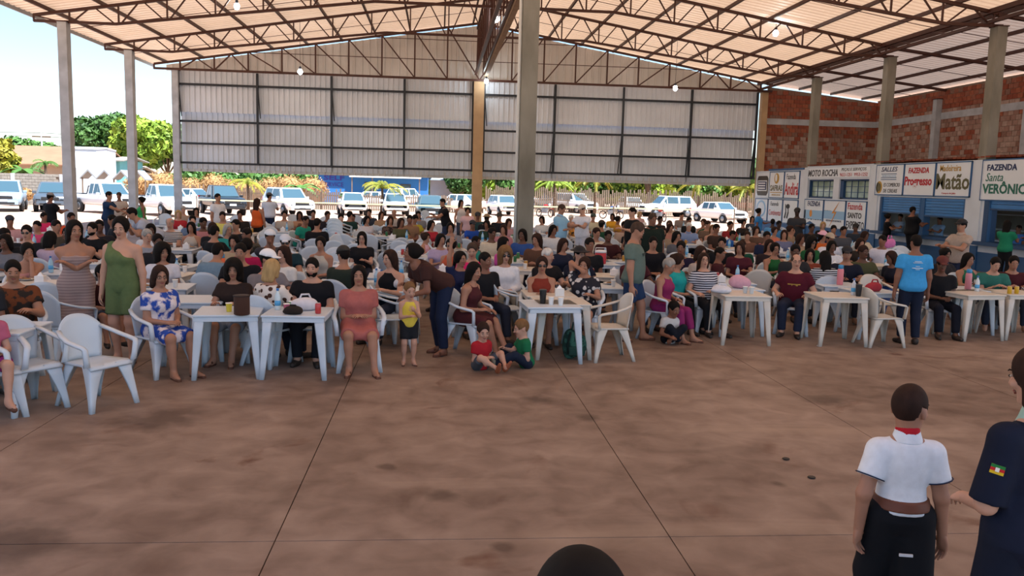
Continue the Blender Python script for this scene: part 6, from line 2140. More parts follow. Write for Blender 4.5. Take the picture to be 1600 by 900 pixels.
S(968, 338, 60, 'person in an ochre top beside the yellow tee', sex=f_, skin=2, hair='bun', hc='k', tc='#b8863a')
S(975, 346, 10, 'person in a brown striped top left of the man in sunglasses', skin=2, tc='#7a5a4a', pat='stripe', tc2='#c8b8a8')
T(987, 326, -65, 'man in sunglasses with a black and grey tee standing', skin=0, glasses='sun', tc='#17191d', bot='trousers', bc='#3a3c44', arms=('fwd', 'down'), fat=1.1)
S(1001, 331, 20, 'fair haired woman behind the man in sunglasses', sex=f_, skin=0, hair='bob', hc='y', tc='#c4a6a8')
T(1020, 336, 5, 'man in a dark green polo standing behind the grey green tee', skin=2, hair='short', hc='d', top='polo', tc='#15221c', bot='trousers', bc='#1d2028', fat=1.2, h=1.68)
S(1033, 338, 30, 'dark haired person right of the dark green polo', skin=3, tc='#1f2126')
S(951, 360, 0, 'man in a dark maroon tee, third row right of the centre column', skin=3, hair='crop', tc='#3a1a1c', fat=1.1, arms=('table', 'table'))
S(923, 372, 10, 'man in a black tee behind the black hat', skin=2, tc='#16181c')
S(1022, 370, 5, 'man in a black sweater right of the grey green tee', skin=1, top='long', tc='#14151b', fat=1.1)
S(1076, 378, -15, 'man in a dark purple tee behind the turquoise blouse', skin=2, hair='short', tc='#231a34', arms=('table', 'table'))
S(1074, 348, -10, 'grey haired man in a light blue collared shirt', skin=0, hair='short', hc='w', top='polo', tc='#7d94bc', fat=1.1, arms=('table', 'table'), head=(0, 14))
S(1052, 350, 10, 'woman in a pinkish top left of the light blue collared shirt', sex=f_, skin=1, hair='bob', hc='b', tc='#a8786a')
S(1046, 345, -20, 'woman in a tan dress near the street tree', sex=f_, skin=1, hair='long', hc='d', tc='#9c8672')
S(1066, 332, 10, 'man with cropped hair at the back near the red motorcycle', skin=1, tc='#8d8078')
S(1085, 340, 15, 'man in a black shirt at the back left of the nearest white sedan', skin=2, tc='#1a1d20', fat=1.1)
S(1094, 342, -40, 'woman with bare arms in green at the back', sex=f_, skin=1, hair='bun', hc='b', top='tank', tc='#28503a', arms=('chin', 'table'))
S(1107, 345, 15, 'person with brown hair before the nose of the white sedan', skin=1, hc='b', tc='#6a5648')
S(1113, 352, -10, 'woman in a black tank top in the right rear rows', sex=f_, skin=0, hair='bob', hc='l', top='tank', tc='#15161b')
S(1124, 350, 30, 'person in a dark brown tee next to the black tank top', skin=2, tc='#3a2c26')
S(1143, 346, 20, 'man in a red tee in the right rear rows', skin=2, tc='#8a2a2c')
S(1145, 361, 60, 'child in a royal blue tee bending over a table', h=1.4, skin=2, tc='#2a66b4', lean=20)
S(1163, 343, 10, 'woman in a dark top with bare arms near the right gable column', sex=f_, skin=1, hair='pony', hc='k', tc='#2a2523')
S(1176, 338, -10, 'woman in sunglasses next to the standing woman in blue', sex=f_, skin=1, glasses='sun', hair='long', hc='k', tc='#3a4450')
T(1187, 327, 60, 'woman in a blue tee standing at the right gable column', sex=f_, skin=2, hair='bun', hc='k', tc='#3d84c4', bot='trousers', bc='#1f2a44', arms=('fwd', 'down'))
S(1099, 384, 30, 'person in a cream top behind the laughing woman', sex=f_, skin=1, hair='bob', hc='b', tc='#a89a90')
S(1125, 388, 60, 'boy in a maroon tee beside the laughing woman', h=1.5, skin=2, tc='#431c20', hair='short')
S(1171, 377, 160, 'boy in a bottle green tee, back turned', h=1.5, skin=1, hair='short', hc='b', tc='#174f3c', arms=('table', 'table'))
S(1195, 374, -10, 'woman with long hair in a dark top right of the bottle green tee', sex=f_, skin=1, hair='long', hc='b', tc='#2a2226')
S(1168, 362, -20, 'boy in a brown tee behind the bottle green tee', h=1.55, skin=1, hc='b', tc='#6a4a3c')
S(1208, 342, 150, 'man in a light blue tee, back turned, below the red lettered panel', skin=4, tc='#5a9ad0', hair='crop')
S(1219, 345, 20, 'person in a light blue tee beside the other light blue tee', skin=4, tc='#4a88c0', hair='crop')
S(1212, 355, 10, 'woman in an orange and pink top in the right crowd', sex=f_, skin=1, hair='bun', hc='b', top='tank', tc='#c8705a')
S(1226, 360, -20, 'woman in a blue grey top beside the orange top', sex=f_, skin=1, hair='long', hc='b', tc='#6a7090')
T(1246, 327, -30, 'man in a dark cap and charcoal shirt standing by the line emblem', skin=4, cap='cap', cc='#1c1c20', tc='#35373c', arms=('fwd', 'down'))
S(1237, 353, 30, 'woman resting her chin on her hand below the man in the cap', sex=f_, skin=1, hair='bun', hc='b', tc='#8c7a64', arms=('chin', 'table'))
S(1270, 350, 10, 'man in a dark tee under the lake picture', skin=3, tc='#1c1f22')
S(1287, 347, -10, 'fair haired woman in black under the lightning bolt panel', sex=f_, skin=0, hair='bob', hc='y', tc='#15161a')
S(1320, 354, 5, 'man with glasses in grey left of the EXPEDITO lettering', skin=2, hair='short', glasses='plain', tc='#4a4d55')
S(1337, 350, -40, 'man in a dark cap and slate shirt before the EXPEDITO lettering', skin=3, cap='cap', cc='#23201f', tc='#2b333e')
S(1316, 366, 10, 'man in a tan cap and white tee in the right crowd', skin=2, cap='cap', cc='#a89a88', tc='#d8dae6', arms=('arm', 'table'))
S(1338, 372, 0, 'woman in a dark top holding a child in the right crowd', sex=f_, skin=1, hair='bob', hc='b', tc='#2a2420')
S(1211, 380, 10, 'woman with glasses in a green top, right of centre', sex=f_, skin=1, hair='bun', hc='k', glasses='plain', top='tank', tc='#1d5a30', arms=('table', 'table'))
S(1271, 371, 15, 'woman in sunglasses with a green shirt in the right crowd', sex=f_, skin=1, glasses='sun', hair='curly', hc='k', tc='#1f5a34', fat=1.15)
S(1266, 390, -20, 'girl with dark hair in a rust top in front of the green shirt', sex=f_, h=1.45, skin=1, hair='long', hc='k', tc='#7d3c2c')
S(1288, 362, 20, 'woman in a pink hat and orange top in the right crowd', sex=f_, skin=1, cap='hat', cc='#d8a8bc', hair='bob', tc='#c0602a')
S(1374, 368, -40, 'man in a white shirt sitting by the blue wall', skin=2, tc='#d0d4e4', arms=('thigh', 'thigh'), hair='short', head=(-20, 5))
S(1386, 392, -70, 'person in blue jeans and a dark top bent forward by the blue wall', skin=2, tc='#1f2230', bc='#3c5a9c', lean=22, hair='long', hc='b', sex=f_)
T(1388, 343, 60, 'woman in black with a pink bag standing at the counter hatch', sex=f_, skin=1, hair='bun', hc='k', tc='#141519', bot='trousers', bc='#1c1d22', arms=('fwd', 'fwd'), Y=28.2)
T(1426, 340, 100, 'big man in black standing at the counter, back turned', skin=2, fat=1.25, tc='#121317', bot='trousers', bc='#15171d', arms=('fwd', 'fwd'), Y=26.6, h=1.82)
T(1407, 343, -80, 'kiosk helper in grey blue inside the left hatch', skin=2, tc='#8da2bc', arms=('fwd', 'fwd'), inside=True, Y=29.35, h=1.5)
T(1470, 348, -80, 'kiosk helper in a pale blue tee inside the right hatch', skin=2, tc='#8fb4de', arms=('fwd', 'fwd'), inside=True, Y=26.9, h=1.5)
T(1502, 346, -75, 'man in a black cap and beige polo standing beside the counter', skin=1, cap='cap', cc='#17181c', top='polo', tc='#a8988c', bot='trousers', bc='#1f2a44', arms=('fwd', 'fwd'), fat=1.1)
T(1575, 346, 120, 'woman with long black hair in a green top at the last hatch', sex=f_, skin=2, hair='vlong', hc='k', tc='#1f7d5c', bot='trousers', bc='#17181c', arms=('fwd', 'fwd'), Y=20.6)
T(1566, 344, -80, 'child in blue inside the last hatch', h=1.4, skin=3, tc='#3a6ab0', hair='crop', inside=True, Y=23.0)
T(1588, 346, -80, 'kiosk helper in pale blue inside the last hatch', skin=2, tc='#8fb0d8', arms=('fwd', 'fwd'), inside=True, Y=22.2, h=1.55)
# ---- further heads in the packed rows
more = [(1037, 356, 'tan', '#8d7a66', 'long', 'b'), (1060, 362, 'grey', '#5a5c62', 'bob', 'k'), (1135, 372, 'black', '#17181d', 'short', 'k'), (1155, 378, 'wine', '#4a1c28', 'long', 'b'), (1183, 354, 'brown', '#5a4438', 'bob', 'b'), (1200, 362, 'navy', '#1c2540', 'short', 'k'), (1254, 366, 'sand', '#a08c74', 'long', 'b'), (1245, 382, 'charcoal', '#2a2c30', 'short', 'k'), (1302, 377, 'white', '#cfd2d8', 'bob', 'k'), (1356, 384, 'olive', '#4a4c34', 'short', 'b'), (1303, 352, 'dark blue', '#24304e', 'short', 'k'), (1354, 362, 'cream', '#c2b49c', 'bob', 'b')]
for (x, y, cn, c, hr, hcx) in more:
    near = 'left of the bottle green tee' if x < 1170 else ('below the kiosk seal signs' if x < 1260 else 'under the narrow kiosk windows')
    S(x, y, random.choice((-20, 0, 25)), 'person in a %s top in the packed rows, %s' % (cn, near), sex=f_ if hr != 'short' else m_, hair=hr, hc=hcx, tc=c, skin=random.choice((1, 2, 3)), arms=('table', 'lap'))
more2 = [(6, 366, 'grey', '#6a6c74', 'left edge, beside the black tees'), (103, 356, 'navy', '#20283c', 'left of the strapless dress'), (236, 350, 'white', '#c9ccd2', 'right of the bending grey shirt'), (247, 366, 'dark', '#22242a', 'right of the green playsuit'), (318, 340, 'rose', '#b07a80', 'left of the yellow tee'), (366, 343, 'black', '#1a1b1f', 'below the standing man in white'), (365, 368, 'sand', '#a8957a', 'below the camouflage tee'), (628, 341, 'olive', '#4e5038', 'left of the yellow and black tee'), (704, 348, 'grey', '#7d7f86', 'below the black polo'), (772, 356, 'cream', '#c6bca8', 'below the straw hat'), (757, 344, 'dark green', '#22382c', 'left of the dark hat'), (866, 352, 'white', '#d0d2d4', 'below the light blue polo'), (934, 356, 'cream', '#c8bfae', 'left of the dark maroon tee'), (985, 352, 'black', '#1a1c20', 'below the man in sunglasses'), (870, 372, 'navy', '#1d2438', 'behind the grey haired man in black'), (1000, 384, 'wine', '#4a2028', 'behind the grey green tee'), (846, 366, 'brown', '#5a4032', 'hard against the tall centre column'), (812, 356, 'blue', '#2f4f8c', 'left edge of the tall centre column')]
for (x, y, cn, c, where) in more2:
    S(x, y, random.choice((-30, 0, 30)), 'person in a %s top, %s' % (cn, where), sex=random.choice((f_, m_)), hair=random.choice(('short', 'bob', 'long')), hc=random.choice('kkb'), tc=c, skin=random.choice((1, 2, 3)), arms=('table', 'lap'))

# ---- plan positions, then a relaxation so that nobody shares a place
def approx_top(sp):
    h = sp.get('h', 1.60 if sp.get('sex') == 'f' else 1.70)
    if sp['pose'] == 'sit': return sp.get('seat', .43)+.515*h-.0015*abs(sp.get('lean', 4))
    L = math.radians(sp.get('lean', 0))
    return h*(.55+.45*math.cos(L))
for sp in SPEC:
    if sp.get('Y'):
        P = ony(sp['px'], sp['py'], sp['Y'])
        sp['free'] = False
        if 'h' not in sp and not sp.get('inside'):
            z = P[2]
            sp['h'] = min(max((z-.43)/.515 if sp['pose'] == 'sit' else z/1.0, 1.52 if sp.get('sex') == 'f' else 1.60), 1.88)
    else:
        if 'h' not in sp: sp['h'] = (1.60 if sp.get('sex') == 'f' else 1.70)+random.uniform(-.03, .03)
        P = onz(sp['px'], sp['py'], approx_top(sp))
        if P[1] > 46 or P[1] < 0: P = ony(sp['px'], sp['py'], 40)
        sp['free'] = True
    if sp.get('inside'):
        P = np.array([XR+.45, sp['Y'], 0])
    if 'lean' not in sp: sp['lean'] = 4 if sp['pose'] == 'sit' else 0
    L = math.radians(sp['lean'])
    R = rot('Z', math.radians(sp['face']))
    offs = R @ V3(0, -.55*math.sin(L)*sp.get('h', 1.65)/1.7-.02, 0)
    sp['xy'] = np.array([P[0], P[1]])-offs[:2]
FIX_T = []
def front_table(ax, ay, bx, by, label, L=.70, m=None):
    a, b = onz(ax, ay), onz(bx, by)
    c = (a+b)/2
    d = b-a
    ang = math.atan2(d[1], d[0])
    n = np.array([-math.sin(ang), math.cos(ang)])
    p = c[:2]+n*.36
    FIX_T.append(p)
    return table(p[0], p[1], math.degrees(ang), label, 'front row tables', m, L)
t1 = front_table(304, 595, 403, 593, 'white plastic table with the dark cup holder, front row left')
t2 = front_table(410, 594, 505, 595, 'white plastic table with the white bag, front row left')
t3 = front_table(841, 563, 920, 563, 'ivory plastic table with the paper cups, front row centre', m=M_PLA2)
t4 = front_table(1130, 540, 1201, 541, 'white plastic table with the pink bag, front row right', m=M_PLA2)
t5 = front_table(1285, 542, 1350, 543, 'white plastic table with the small bottles, front row right', m=M_PLA2)
t6 = front_table(1508, 534, 1566, 533, 'plastic table with the pink jug, right front row', m=M_PLA2)
t7 = front_table(1572, 532, 1634, 532, 'plastic table with the yellow cans at the right edge', m=M_PLA2)
def place_table(x, y, face, label, m=None, group='tables among the crowd'):
    FIX_T.append(np.array([x, y]))
    return table(x, y, face, label, group, m)
p3 = FIX_T[2]
t3b = place_table(p3[0]-.06, p3[1]+.74, 2, 'second ivory table set behind the paper cup table', M_PLA2)
a = onz(300, 470, .72)
t8 = place_table(a[0], a[1]+.2, 5, 'white table between the floral dress and the curly haired woman')
a = onz(60, 520, .72)
t9 = place_table(a[0]-.5, a[1]+.3, 0, 'white table at the left edge in front of the patterned tee')
def minpos(sp): return sp['xy']
for it in range(160):
    moved = 0
    for i, A in enumerate(SPEC):
        if not A['free']: continue
        push = np.zeros(2)
        for j, Bs in enumerate(SPEC):
            if i == j: continue
            d = A['xy']-Bs['xy']
            L = math.hypot(*d)
            need = .66 if A['pose'] == 'sit' and Bs['pose'] == 'sit' else .55
            if L < need:
                push += d/max(L, .05)*(need-L)*.5*(2 if not Bs['free'] else 1)
        for t in FIX_T:
            d = A['xy']-t
            L = math.hypot(*d)
            if L < .72: push += d/max(L, .05)*(.72-L)
        if abs(A['xy'][0]-XC) < .6 and abs(A['xy'][1]-(COLY[4]+.2)) < .6:
            push += np.array([.0, .15 if A['xy'][1] > COLY[4]+.2 else -.15])
        # along the line of sight more than across it
        ray = A['xy']/np.linalg.norm(A['xy'])
        al = push@ray
        ac = push-al*ray
        A['xy'] = A['xy']+ray*al*1.0+ac*.45
        A['xy'][0] = min(max(A['xy'][0], -12.6), XR-.75)
        A['xy'][1] = min(A['xy'][1], 43)
        moved += np.linalg.norm(push)
    if moved < .02: break

GROUPN = {'sit': 'people seated in the hall', 'stand': 'people standing in the hall'}
for sp in SPEC:
    k = dict(sp)
    xy, lab = k.pop('xy'), k.pop('label')
    for q in ('px', 'py', 'Y', 'free', 'inside'): k.pop(q, None)
    k.setdefault('arms', ('lap', 'lap') if k['pose'] == 'sit' else ('down', 'down'))
    if k['pose'] == 'sit': k.setdefault('seat', .43)
    k.setdefault('head', (random.uniform(-12, 12), random.uniform(2, 9)))
    sp['body'], sp['inf'] = person(lab, at=(xy[0], xy[1]), group=GROUPN[k['pose']], **k)
CH_GROUP = 'occupied plastic chairs'
USEDC = set()
for sp in SPEC:
    if sp['pose'] == 'sit':
        lab = sp['label']
        for art in ('woman', 'man', 'person', 'boy', 'girl', 'child'):
            pass
        short = ' '.join(lab.split()[:8])
        for tail in (' and', ' with', ' in', ' a', ' the', ' of', ' at', ' on', ' left', ' right', ' beside', ' behind', ' under', ' to', ' sitting', ' leaning', ' seated', ' by', ' near', ' black and white', ','):
            while short.endswith(tail): short = short[:-len(tail)]
        base = 'white chair under the %s' % short
        if base in USEDC: base = 'white chair under the ' + ' '.join(lab.split()[:12])
        USEDC.add(base)
        chair(sp['xy'][0], sp['xy'][1], sp['face'], base, CH_GROUP)
# ================================================================== figures on the floor and in the foreground
def floor_kid(px_, py_, face, label, **k):
    p = onz(px_, py_)
    return person(label, at=(p[0], p[1]), pose='floor', face=face, child=True, group='children sitting on the floor', **k)
floor_kid(750, 577, 38, 'little boy in a red tee sitting on the floor', h=1.0, skin=0, hair='short', hc='b', tc='#a5202a', bot='shorts', bc='#4a5058', arms=('belly', 'belly'), lean=6, head=(-25, 10), feet=((.16, -.60, .07), (.06, -.62, .07)), shoes='#8a4a2c', lod=.0135)
floor_kid(822, 574, -78, 'little boy with fair hair in a green tee sitting on the floor', h=1.05, skin=0, hair='short', hc='l', tc='#1c6a44', bot='trousers', bc='#1b2436', arms=('belly', 'fwd'), lean=10, head=(0, 8), feet=((.10, -.66, .07), (.14, -.55, .07)), shoes='#8d8672', lod=.0135)
floor_kid(1045, 536, 10, 'boy in a white tee sitting cross legged on the floor', h=1.12, skin=2, hair='short', hc='k', tc='#c6c6c4', bot='trousers', bc='#161a24', arms=('belly', 'thigh'), lean=10, head=(15, 14), feet=((-.12, -.26, .06), (-.14, -.22, .06)), shoes=None, lod=.0135)
# child cut by the left edge, on a chair
p = onz(-14, 648)
person('child in magenta shorts cut off by the left edge', at=(p[0], p[1]), pose='sit', face=35, h=1.28, child=True, sex='f', skin=0, hair='long', hc='b', tc='#b8607a', bot='shorts', bc='#8a2a6a', arms=('lap', 'lap'), feet=((.1, -.5), (.1, -.45)), shoes='sandal', group='people seated in the hall')
chair(p[0], p[1], 35, 'white plastic chair at the left edge with the child in magenta shorts', 'front row chairs')
# the boy in white seen from behind
boy, bi = person('boy in a white polo, brown sash belt and black trousers seen from behind', px=1427, py=599, pose='stand', face=168, h=1.28, child=True, skin=1, hair='crop', hc='b', top='polo', tc='#e3e8ee', collar='#e3e8ee', bot='trousers', bc='#14161b', arms=((.25, .03, -.12), (.27, .0, -.17)), lean=0, head=(-42, 6), bag=.03, belt=('#6b3a26', .075, .034), lod=.0078, shoes='#1b1a1a', sleeve=.62, hem=.02, feet=((.10, -.12), (.10, .14)), fat=.92, group='performers in the foreground')
nk = bi['neck']; M_ = bi['M']
g = Field(nk-.14, nk+.14, .006)
g.stack(nk-M_[:, 2]*.0, M_, np.array([.02, .045, .066])*bi['s'], np.array([.074, .070, .064])*bi['s'], np.array([.074, .070, .064])*bi['s'], np.array([.010, .008, .006])*bi['s'], 0)
Vv, Qq = g.mesh()
link('neckerchief', np_mesh('neckerchief', Vv, Qq), cloth('#b81f2c'), boy)
for q in 'LR':                                                         # dark line on the cuffs
    j = bi['J'][q]
    shd = bi['pel']+bi['M'] @ V3(j['sg']*.182*bi['s']*1.04*.84, .005, .395*bi['s'])
    e = shd+(j['el']-shd)*.60
    dr = unit(j['el']-shd)
    rr = .086*bi['s']
    xx = unit(np.cross(dr, V3(0, 1, 0))); yy = np.cross(dr, xx)
    MB().tube([e+(xx*math.cos(a)+yy*math.sin(a))*rr for a in np.linspace(0, 2*math.pi, 17)], .003, 4).build('cuff_stripe', cloth('#1d2a44'), boy)
MB().bb((-.03, .118, .545), (.03, .126, .557)).build('trouser_label', cloth('#d8dade'), boy)
# the woman in navy at the right edge
wom, wi = person('woman in a navy shirt with a sleeve flag patch, cut by the right edge', px=1622, py=540, pose='stand', face=-165, h=1.60, sex='f', skin=0, hair='vlong', hc='b', top='tee', tc='#141a2c', bot='trousers', bc='#141a2a', arms=((.06, -.24, .08), (.26, -.02, -.18)), lean=2, head=(10, 8), lod=.0085, fat=.93, side=-5, sleeve=.95, group='performers in the foreground', collar='#9fc0b4')
j = wi['J']['L']
shd = wi['pel']+wi['M'] @ V3(.182*wi['s']*.95, .005, .408*wi['s'])
e = shd+(j['el']-shd)*.42
dr = unit(j['el']-shd)
camdir = rot('Z', math.radians(165)) @ np.array([-wi['at'][0], -wi['at'][1], 0])
n = unit(unit(camdir)-dr*(unit(camdir)@dr))
xx = np.cross(n, -dr)
Rm = np.stack([np.cross(-dr, n), -dr, n], 1)
def patch(name, u0, u1, v0, v1, m, d=0.0):
    c = e+n*(.066*wi['s']+d)+Rm[:, 0]*(u0+u1)/2+Rm[:, 1]*(v0+v1)/2
    MB().box(c, (u1-u0, v1-v0, .006), R=Matrix(Rm.tolist())).build(name, m, wom)
patch('flag_patch', -.024, .024, -.018, .018, cloth('#d8b52a'))
patch('flag_band', -.024, .024, .006, .018, cloth('#2a7a3c'), .002)
patch('flag_band', -.024, .024, -.006, .006, cloth('#c0282c'), .002)
patch('flag_crest', -.007, .007, -.008, .008, cloth('#e8e4da'), .004)
# prints on some shirts
def chest_print(lab, polys, m, back=False, t0=.30):
    for sp in SPEC:
        if sp['label'].startswith(lab):
            inf = sp['inf']
            s_ = inf['s']
            fat = sp.get('fat', 1.0)
            for (u0, u1, v0, v1) in polys:
                y = (-.125 if not back else .115)*s_*(.4+.6*fat)-(.0 if not back else -.012)-(.05*(fat-1) if not back else 0)
                c = inf['pel']+inf['M'] @ V3((u0+u1)/2*s_, y, (t0+(v0+v1)/2)*s_)
                MB().box(c, ((u1-u0)*s_, .03, (v1-v0)*s_), R=Matrix(inf['M'].tolist())).build('shirt_print', m, sp['body'])
chest_print('man in a black tee with a yellow print', [(-.06, .06, -.10, -.02), (-.04, .03, -.02, .04), (-.01, .03, .04, .07)], cloth('#c9b23a'))
chest_print('bald man in a maroon tee', [(-.10, .10, .0, .014), (-.04, .06, -.018, -.006)], cloth('#b89a4a'))
chest_print('man in a bright blue tee', [(-.05, .05, .075, .085), (-.07, .07, .055, .064), (-.03, .03, .0, .008), (-.08, .08, -.03, -.018), (-.03, .03, -.05, -.042)], cloth('#c6dcec'), True)
chest_print('grey haired man in a grey green tee', [(-.12, .12, .03, .042), (-.12, .12, .01, .016)], cloth('#2a302e'))
# head of somebody right below the camera
person('dark haired person right below the camera, only the crown in view', px=912, py=845, at=(.235, 1.20), pose='stand', face=178, h=1.585, skin=1, hair='short', hc='k', tc='#20242c', lod=.011, group='performers in the foreground', shoes=None)

# ================================================================== chairs nobody sits on, tables in the rows
def empty_chair(px_, py_, face, label, z=.44, m=None, group='empty plastic chairs'):
    p = onz(px_, py_, z)
    chair(p[0], p[1], face, label, group, m)
empty_chair(150, 562, 58, 'empty white plastic armchair in front of the standing women', group='front row chairs')
empty_chair(40, 566, 52, 'empty white plastic armchair left of the first empty chair', group='front row chairs')
empty_chair(100, 505, 150, 'empty white chair behind the front armchairs at the left', group='front row chairs')
empty_chair(78, 487, -170, 'white chair standing behind the patterned tee at the left', group='front row chairs')
empty_chair(951, 508, -82, 'empty ivory armchair right of the paper cup table', m=M_PLA2, group='front row chairs')
empty_chair(792, 480, 100, 'empty white chair left of the paper cup table', group='front row chairs')
empty_chair(1376, 493, 95, 'empty white armchair right of the small bottle table', m=M_PLA2, group='front row chairs')
empty_chair(1372, 470, 10, 'empty ivory chair behind the small bottle table', m=M_PLA2)
empty_chair(1180, 455, 170, 'empty chair behind the pink bag table', m=M_PLA2)
empty_chair(612, 494, 100, 'white chair right of the salmon dress, holding a bag', group='front row chairs')
LAYOUT_T = [(432, 396, 4, 'draped'), (480, 394, -2, 'draped'), (500, 372, 0, ''), (455, 362, 3, ''), (545, 364, 0, ''), (610, 362, 0, ''), (625, 374, 4, ''), (590, 350, 0, ''), (520, 350, 2, ''), (520, 412, 0, ''), (640, 400, 0, ''), (690, 384, 2, ''), (270, 398, 0, ''), (320, 398, 0, ''), (110, 425, 3, ''), (700, 360, 0, ''), (610, 430, 2, ''), (1270, 430, 0, '')]
EMPTY_C = [(420, 372, 20), (440, 366, 160), (470, 368, -20), (462, 352, 30), (486, 354, 170), (505, 356, -10), (520, 378, 150), (530, 366, 0), (546, 380, 170), (532, 392, 20), (575, 378, 40), (592, 384, -20), (604, 374, 160), (640, 384, 120), (655, 372, -30), (620, 390, 30), (560, 352, 170), (578, 358, 0), (640, 356, 60), (662, 356, -40), (712, 392, 30), (735, 398, 150), (690, 402, -40), (276, 372, 20), (255, 352, 0), (268, 404, 140), (240, 352, 30), (335, 434, 15), (290, 440, 160), (455, 425, 30), (470, 442, -20), (665, 420, 60), (1120, 420, 170), (1190, 438, 20), (1160, 444, 160), (1405, 440, 10), (930, 392, 160), (960, 398, 10), (1020, 350, 0)]
BAG_N = 0
def free_xy(x, y, r_people, r_tab, r_ch):
    for sp in SPEC:
        if math.hypot(sp['xy'][0]-x, sp['xy'][1]-y) < r_people: return False
    for t in TABLES:
        if math.hypot(t[0]-x, t[1]-y) < r_tab: return False
    for c in CHAIRS:
        if math.hypot(c[0]-x, c[1]-y) < r_ch: return False
    return abs(x-XC) > .55 or abs(y-COLY[4]) > .6
LET = []
def nearest(x, y):
    b = min(SPEC, key=lambda s: (s['xy'][0]-x)**2+(s['xy'][1]-y)**2)
    short = ' '.join(b['label'].split()[:6])
    for tail in (' and', ' with', ' in', ' a', ' the', ' of', ' at', ' on', ' left', ' right', ' beside', ' behind', ' under', ' to', ' sitting', ' leaning', ' seated', ' by', ' near', ' black and white', ',', ' the'):
        while short.endswith(tail): short = short[:-len(tail)]
    return short
USED = {}
def rel(x, y):
    b = min(SPEC, key=lambda s: (s['xy'][0]-x)**2+(s['xy'][1]-y)**2)
    dx, dy = x-b['xy'][0], y-b['xy'][1]
    return ('right of' if dx > 0 else 'left of') if abs(dx) > abs(dy) else ('behind' if dy > 0 else 'before')
def uniq(base):
    USED[base] = USED.get(base, 0)+1
    n = USED[base]
    return base if n == 1 else base+{2: ', farther', 3: ', third', 4: ', fourth'}.get(n, ', last')
AUTO = []
for (x_, y_, fc, kind) in LAYOUT_T:
    p = onz(x_, y_, .72)
    if not free_xy(p[0], p[1], .56, .74, .5): continue
    t = table(p[0], p[1], fc, uniq('white plastic table %s the %s' % (rel(p[0], p[1]), nearest(p[0], p[1]))), 'tables among the crowd')
    AUTO.append((p[0], p[1], fc))
    if kind:
        c = MB()
        P = []
        N = 40
        for lev, (r_, z_) in enumerate(((.0, .728), (.36, .728), (.375, .72), (.385, .5), (.40, .30))):
            row = []
            for k in range(N+1):
                a = 2*math.pi*k/N
                sq = 1/max(abs(math.cos(a)), abs(math.sin(a)))
                w_ = (.02*math.sin(a*14) if lev > 2 else 0)
                rr = (r_+w_)*(sq if lev < 3 else min(sq, 1.25))
                row.append((rr*math.cos(a), rr*math.sin(a), z_))
            P.append(row)
        cl = c.grid(P).build('tablecloth', mat('tablecloth', '#cfcfce', .85, noise=.08, nscale=6), None, True)
        cl.location = (p[0], p[1], 0)
        tag(cl, 'white cloth draped over a table, %s of the two' % ('left' if len(AUTO) == 1 else 'right'), 'tablecloth', 'draped tablecloths')
for sp in SPEC:
    if sp['pose'] != 'sit': continue
    fa = math.radians(sp['face'])
    x, y = sp['xy'][0]+.66*math.sin(fa), sp['xy'][1]-.66*math.cos(fa)
    if sp['xy'][1] < 13.0 and sp.get('Y'): continue
    if not free_xy(x, y, .58, .76, .60): continue
    table(x, y, random.uniform(-6, 6), uniq('white plastic table %s the %s' % (rel(x, y), nearest(x, y))), 'tables among the crowd', random.choice((M_PLA, M_PLA2)))
    AUTO.append((x, y, 0))
for (x_, y_, fc) in EMPTY_C:
    p = onz(x_, y_, .44)
    if not free_xy(p[0], p[1], .42, .42, .46): continue
    chair(p[0], p[1], fc, uniq('empty white chair %s the %s' % (rel(p[0], p[1]), nearest(p[0], p[1]))), 'empty plastic chairs')
FILL = [(405, 700, 342, 428, 8, 6), (840, 960, 348, 402, 9, 8), (1020, 1240, 372, 436, 12, 9), (230, 400, 345, 440, 11, 9), (1300, 1420, 400, 440, 12, 9)]
for (xa, xb, ya, yb, dx, dy) in FILL:
    nfill, cap_ = 0, (46 if xa == 405 else 9)
    pts = [(x_, y_) for x_ in range(xa, xb, dx) for y_ in range(ya, yb, dy)]
    random.shuffle(pts)
    for (x_, y_) in pts:
        p = onz(x_+random.uniform(-3, 3), y_, .44)
        if free_xy(p[0], p[1], .46, .44, .50):
            lab = 'empty white chair %s the %s' % (rel(p[0], p[1]), nearest(p[0], p[1]))
            if lab in USED or nfill > cap_: continue
            nfill += 1
            chair(p[0], p[1], random.choice((-150, -20, 0, 20, 150, 170, 180)), uniq(lab), 'empty plastic chairs')
# a stack of chairs behind the front rows
p = onz(512, 424, .0)
for k in range(5):
    c = chair(p[0], p[1]+2.2, 160, 'white chair in the low stack behind the heavy man, %s' % ('lowest', 'second', 'third', 'fourth', 'topmost')[k], 'stacked chairs')
    c.location.z = .09*k

# ================================================================== things on the tables
def ensure_table(p, label):
    if min(math.hypot(t[0]-p[0], t[1]-p[1]) for t in TABLES) > .42:
        table(p[0], p[1]+.12, random.uniform(-5, 5), 'plastic table carrying the '+' '.join(label.split()[:6]), 'tables among the crowd')
def on_table(px_, py_, kind, label, color=None, z=.72, **k):
    p = onz(px_, py_, z)
    ensure_table(p, label)
    return item(kind, p[0], p[1], z, label, color, **k)
on_table(378, 492, 'holder', 'dark brown drink holder on the front left table')
on_table(358, 487, 'cup', 'small yellow tub beside the brown holder', '#d8c23a')
on_table(434, 484, 'bottle', 'clear water bottle on the second front table', '#c8d8dc')
on_table(448, 488, 'cup', 'pink cup beside the water bottle', '#c4607a')
on_table(456, 484, 'cup', 'green cup next to the pink cup', '#4a9a5a')
on_table(497, 490, 'can', 'red and white can on the second front table', '#b83a3a')
on_table(848, 474, 'tumbler', 'black tumbler on the paper cup table', '#16171a')
on_table(861, 476, 'cup', 'white paper cup next to the black tumbler', '#e8e8e6')
on_table(876, 477, 'cup', 'white paper cup, rightmost on the middle table', '#e8e8e6')
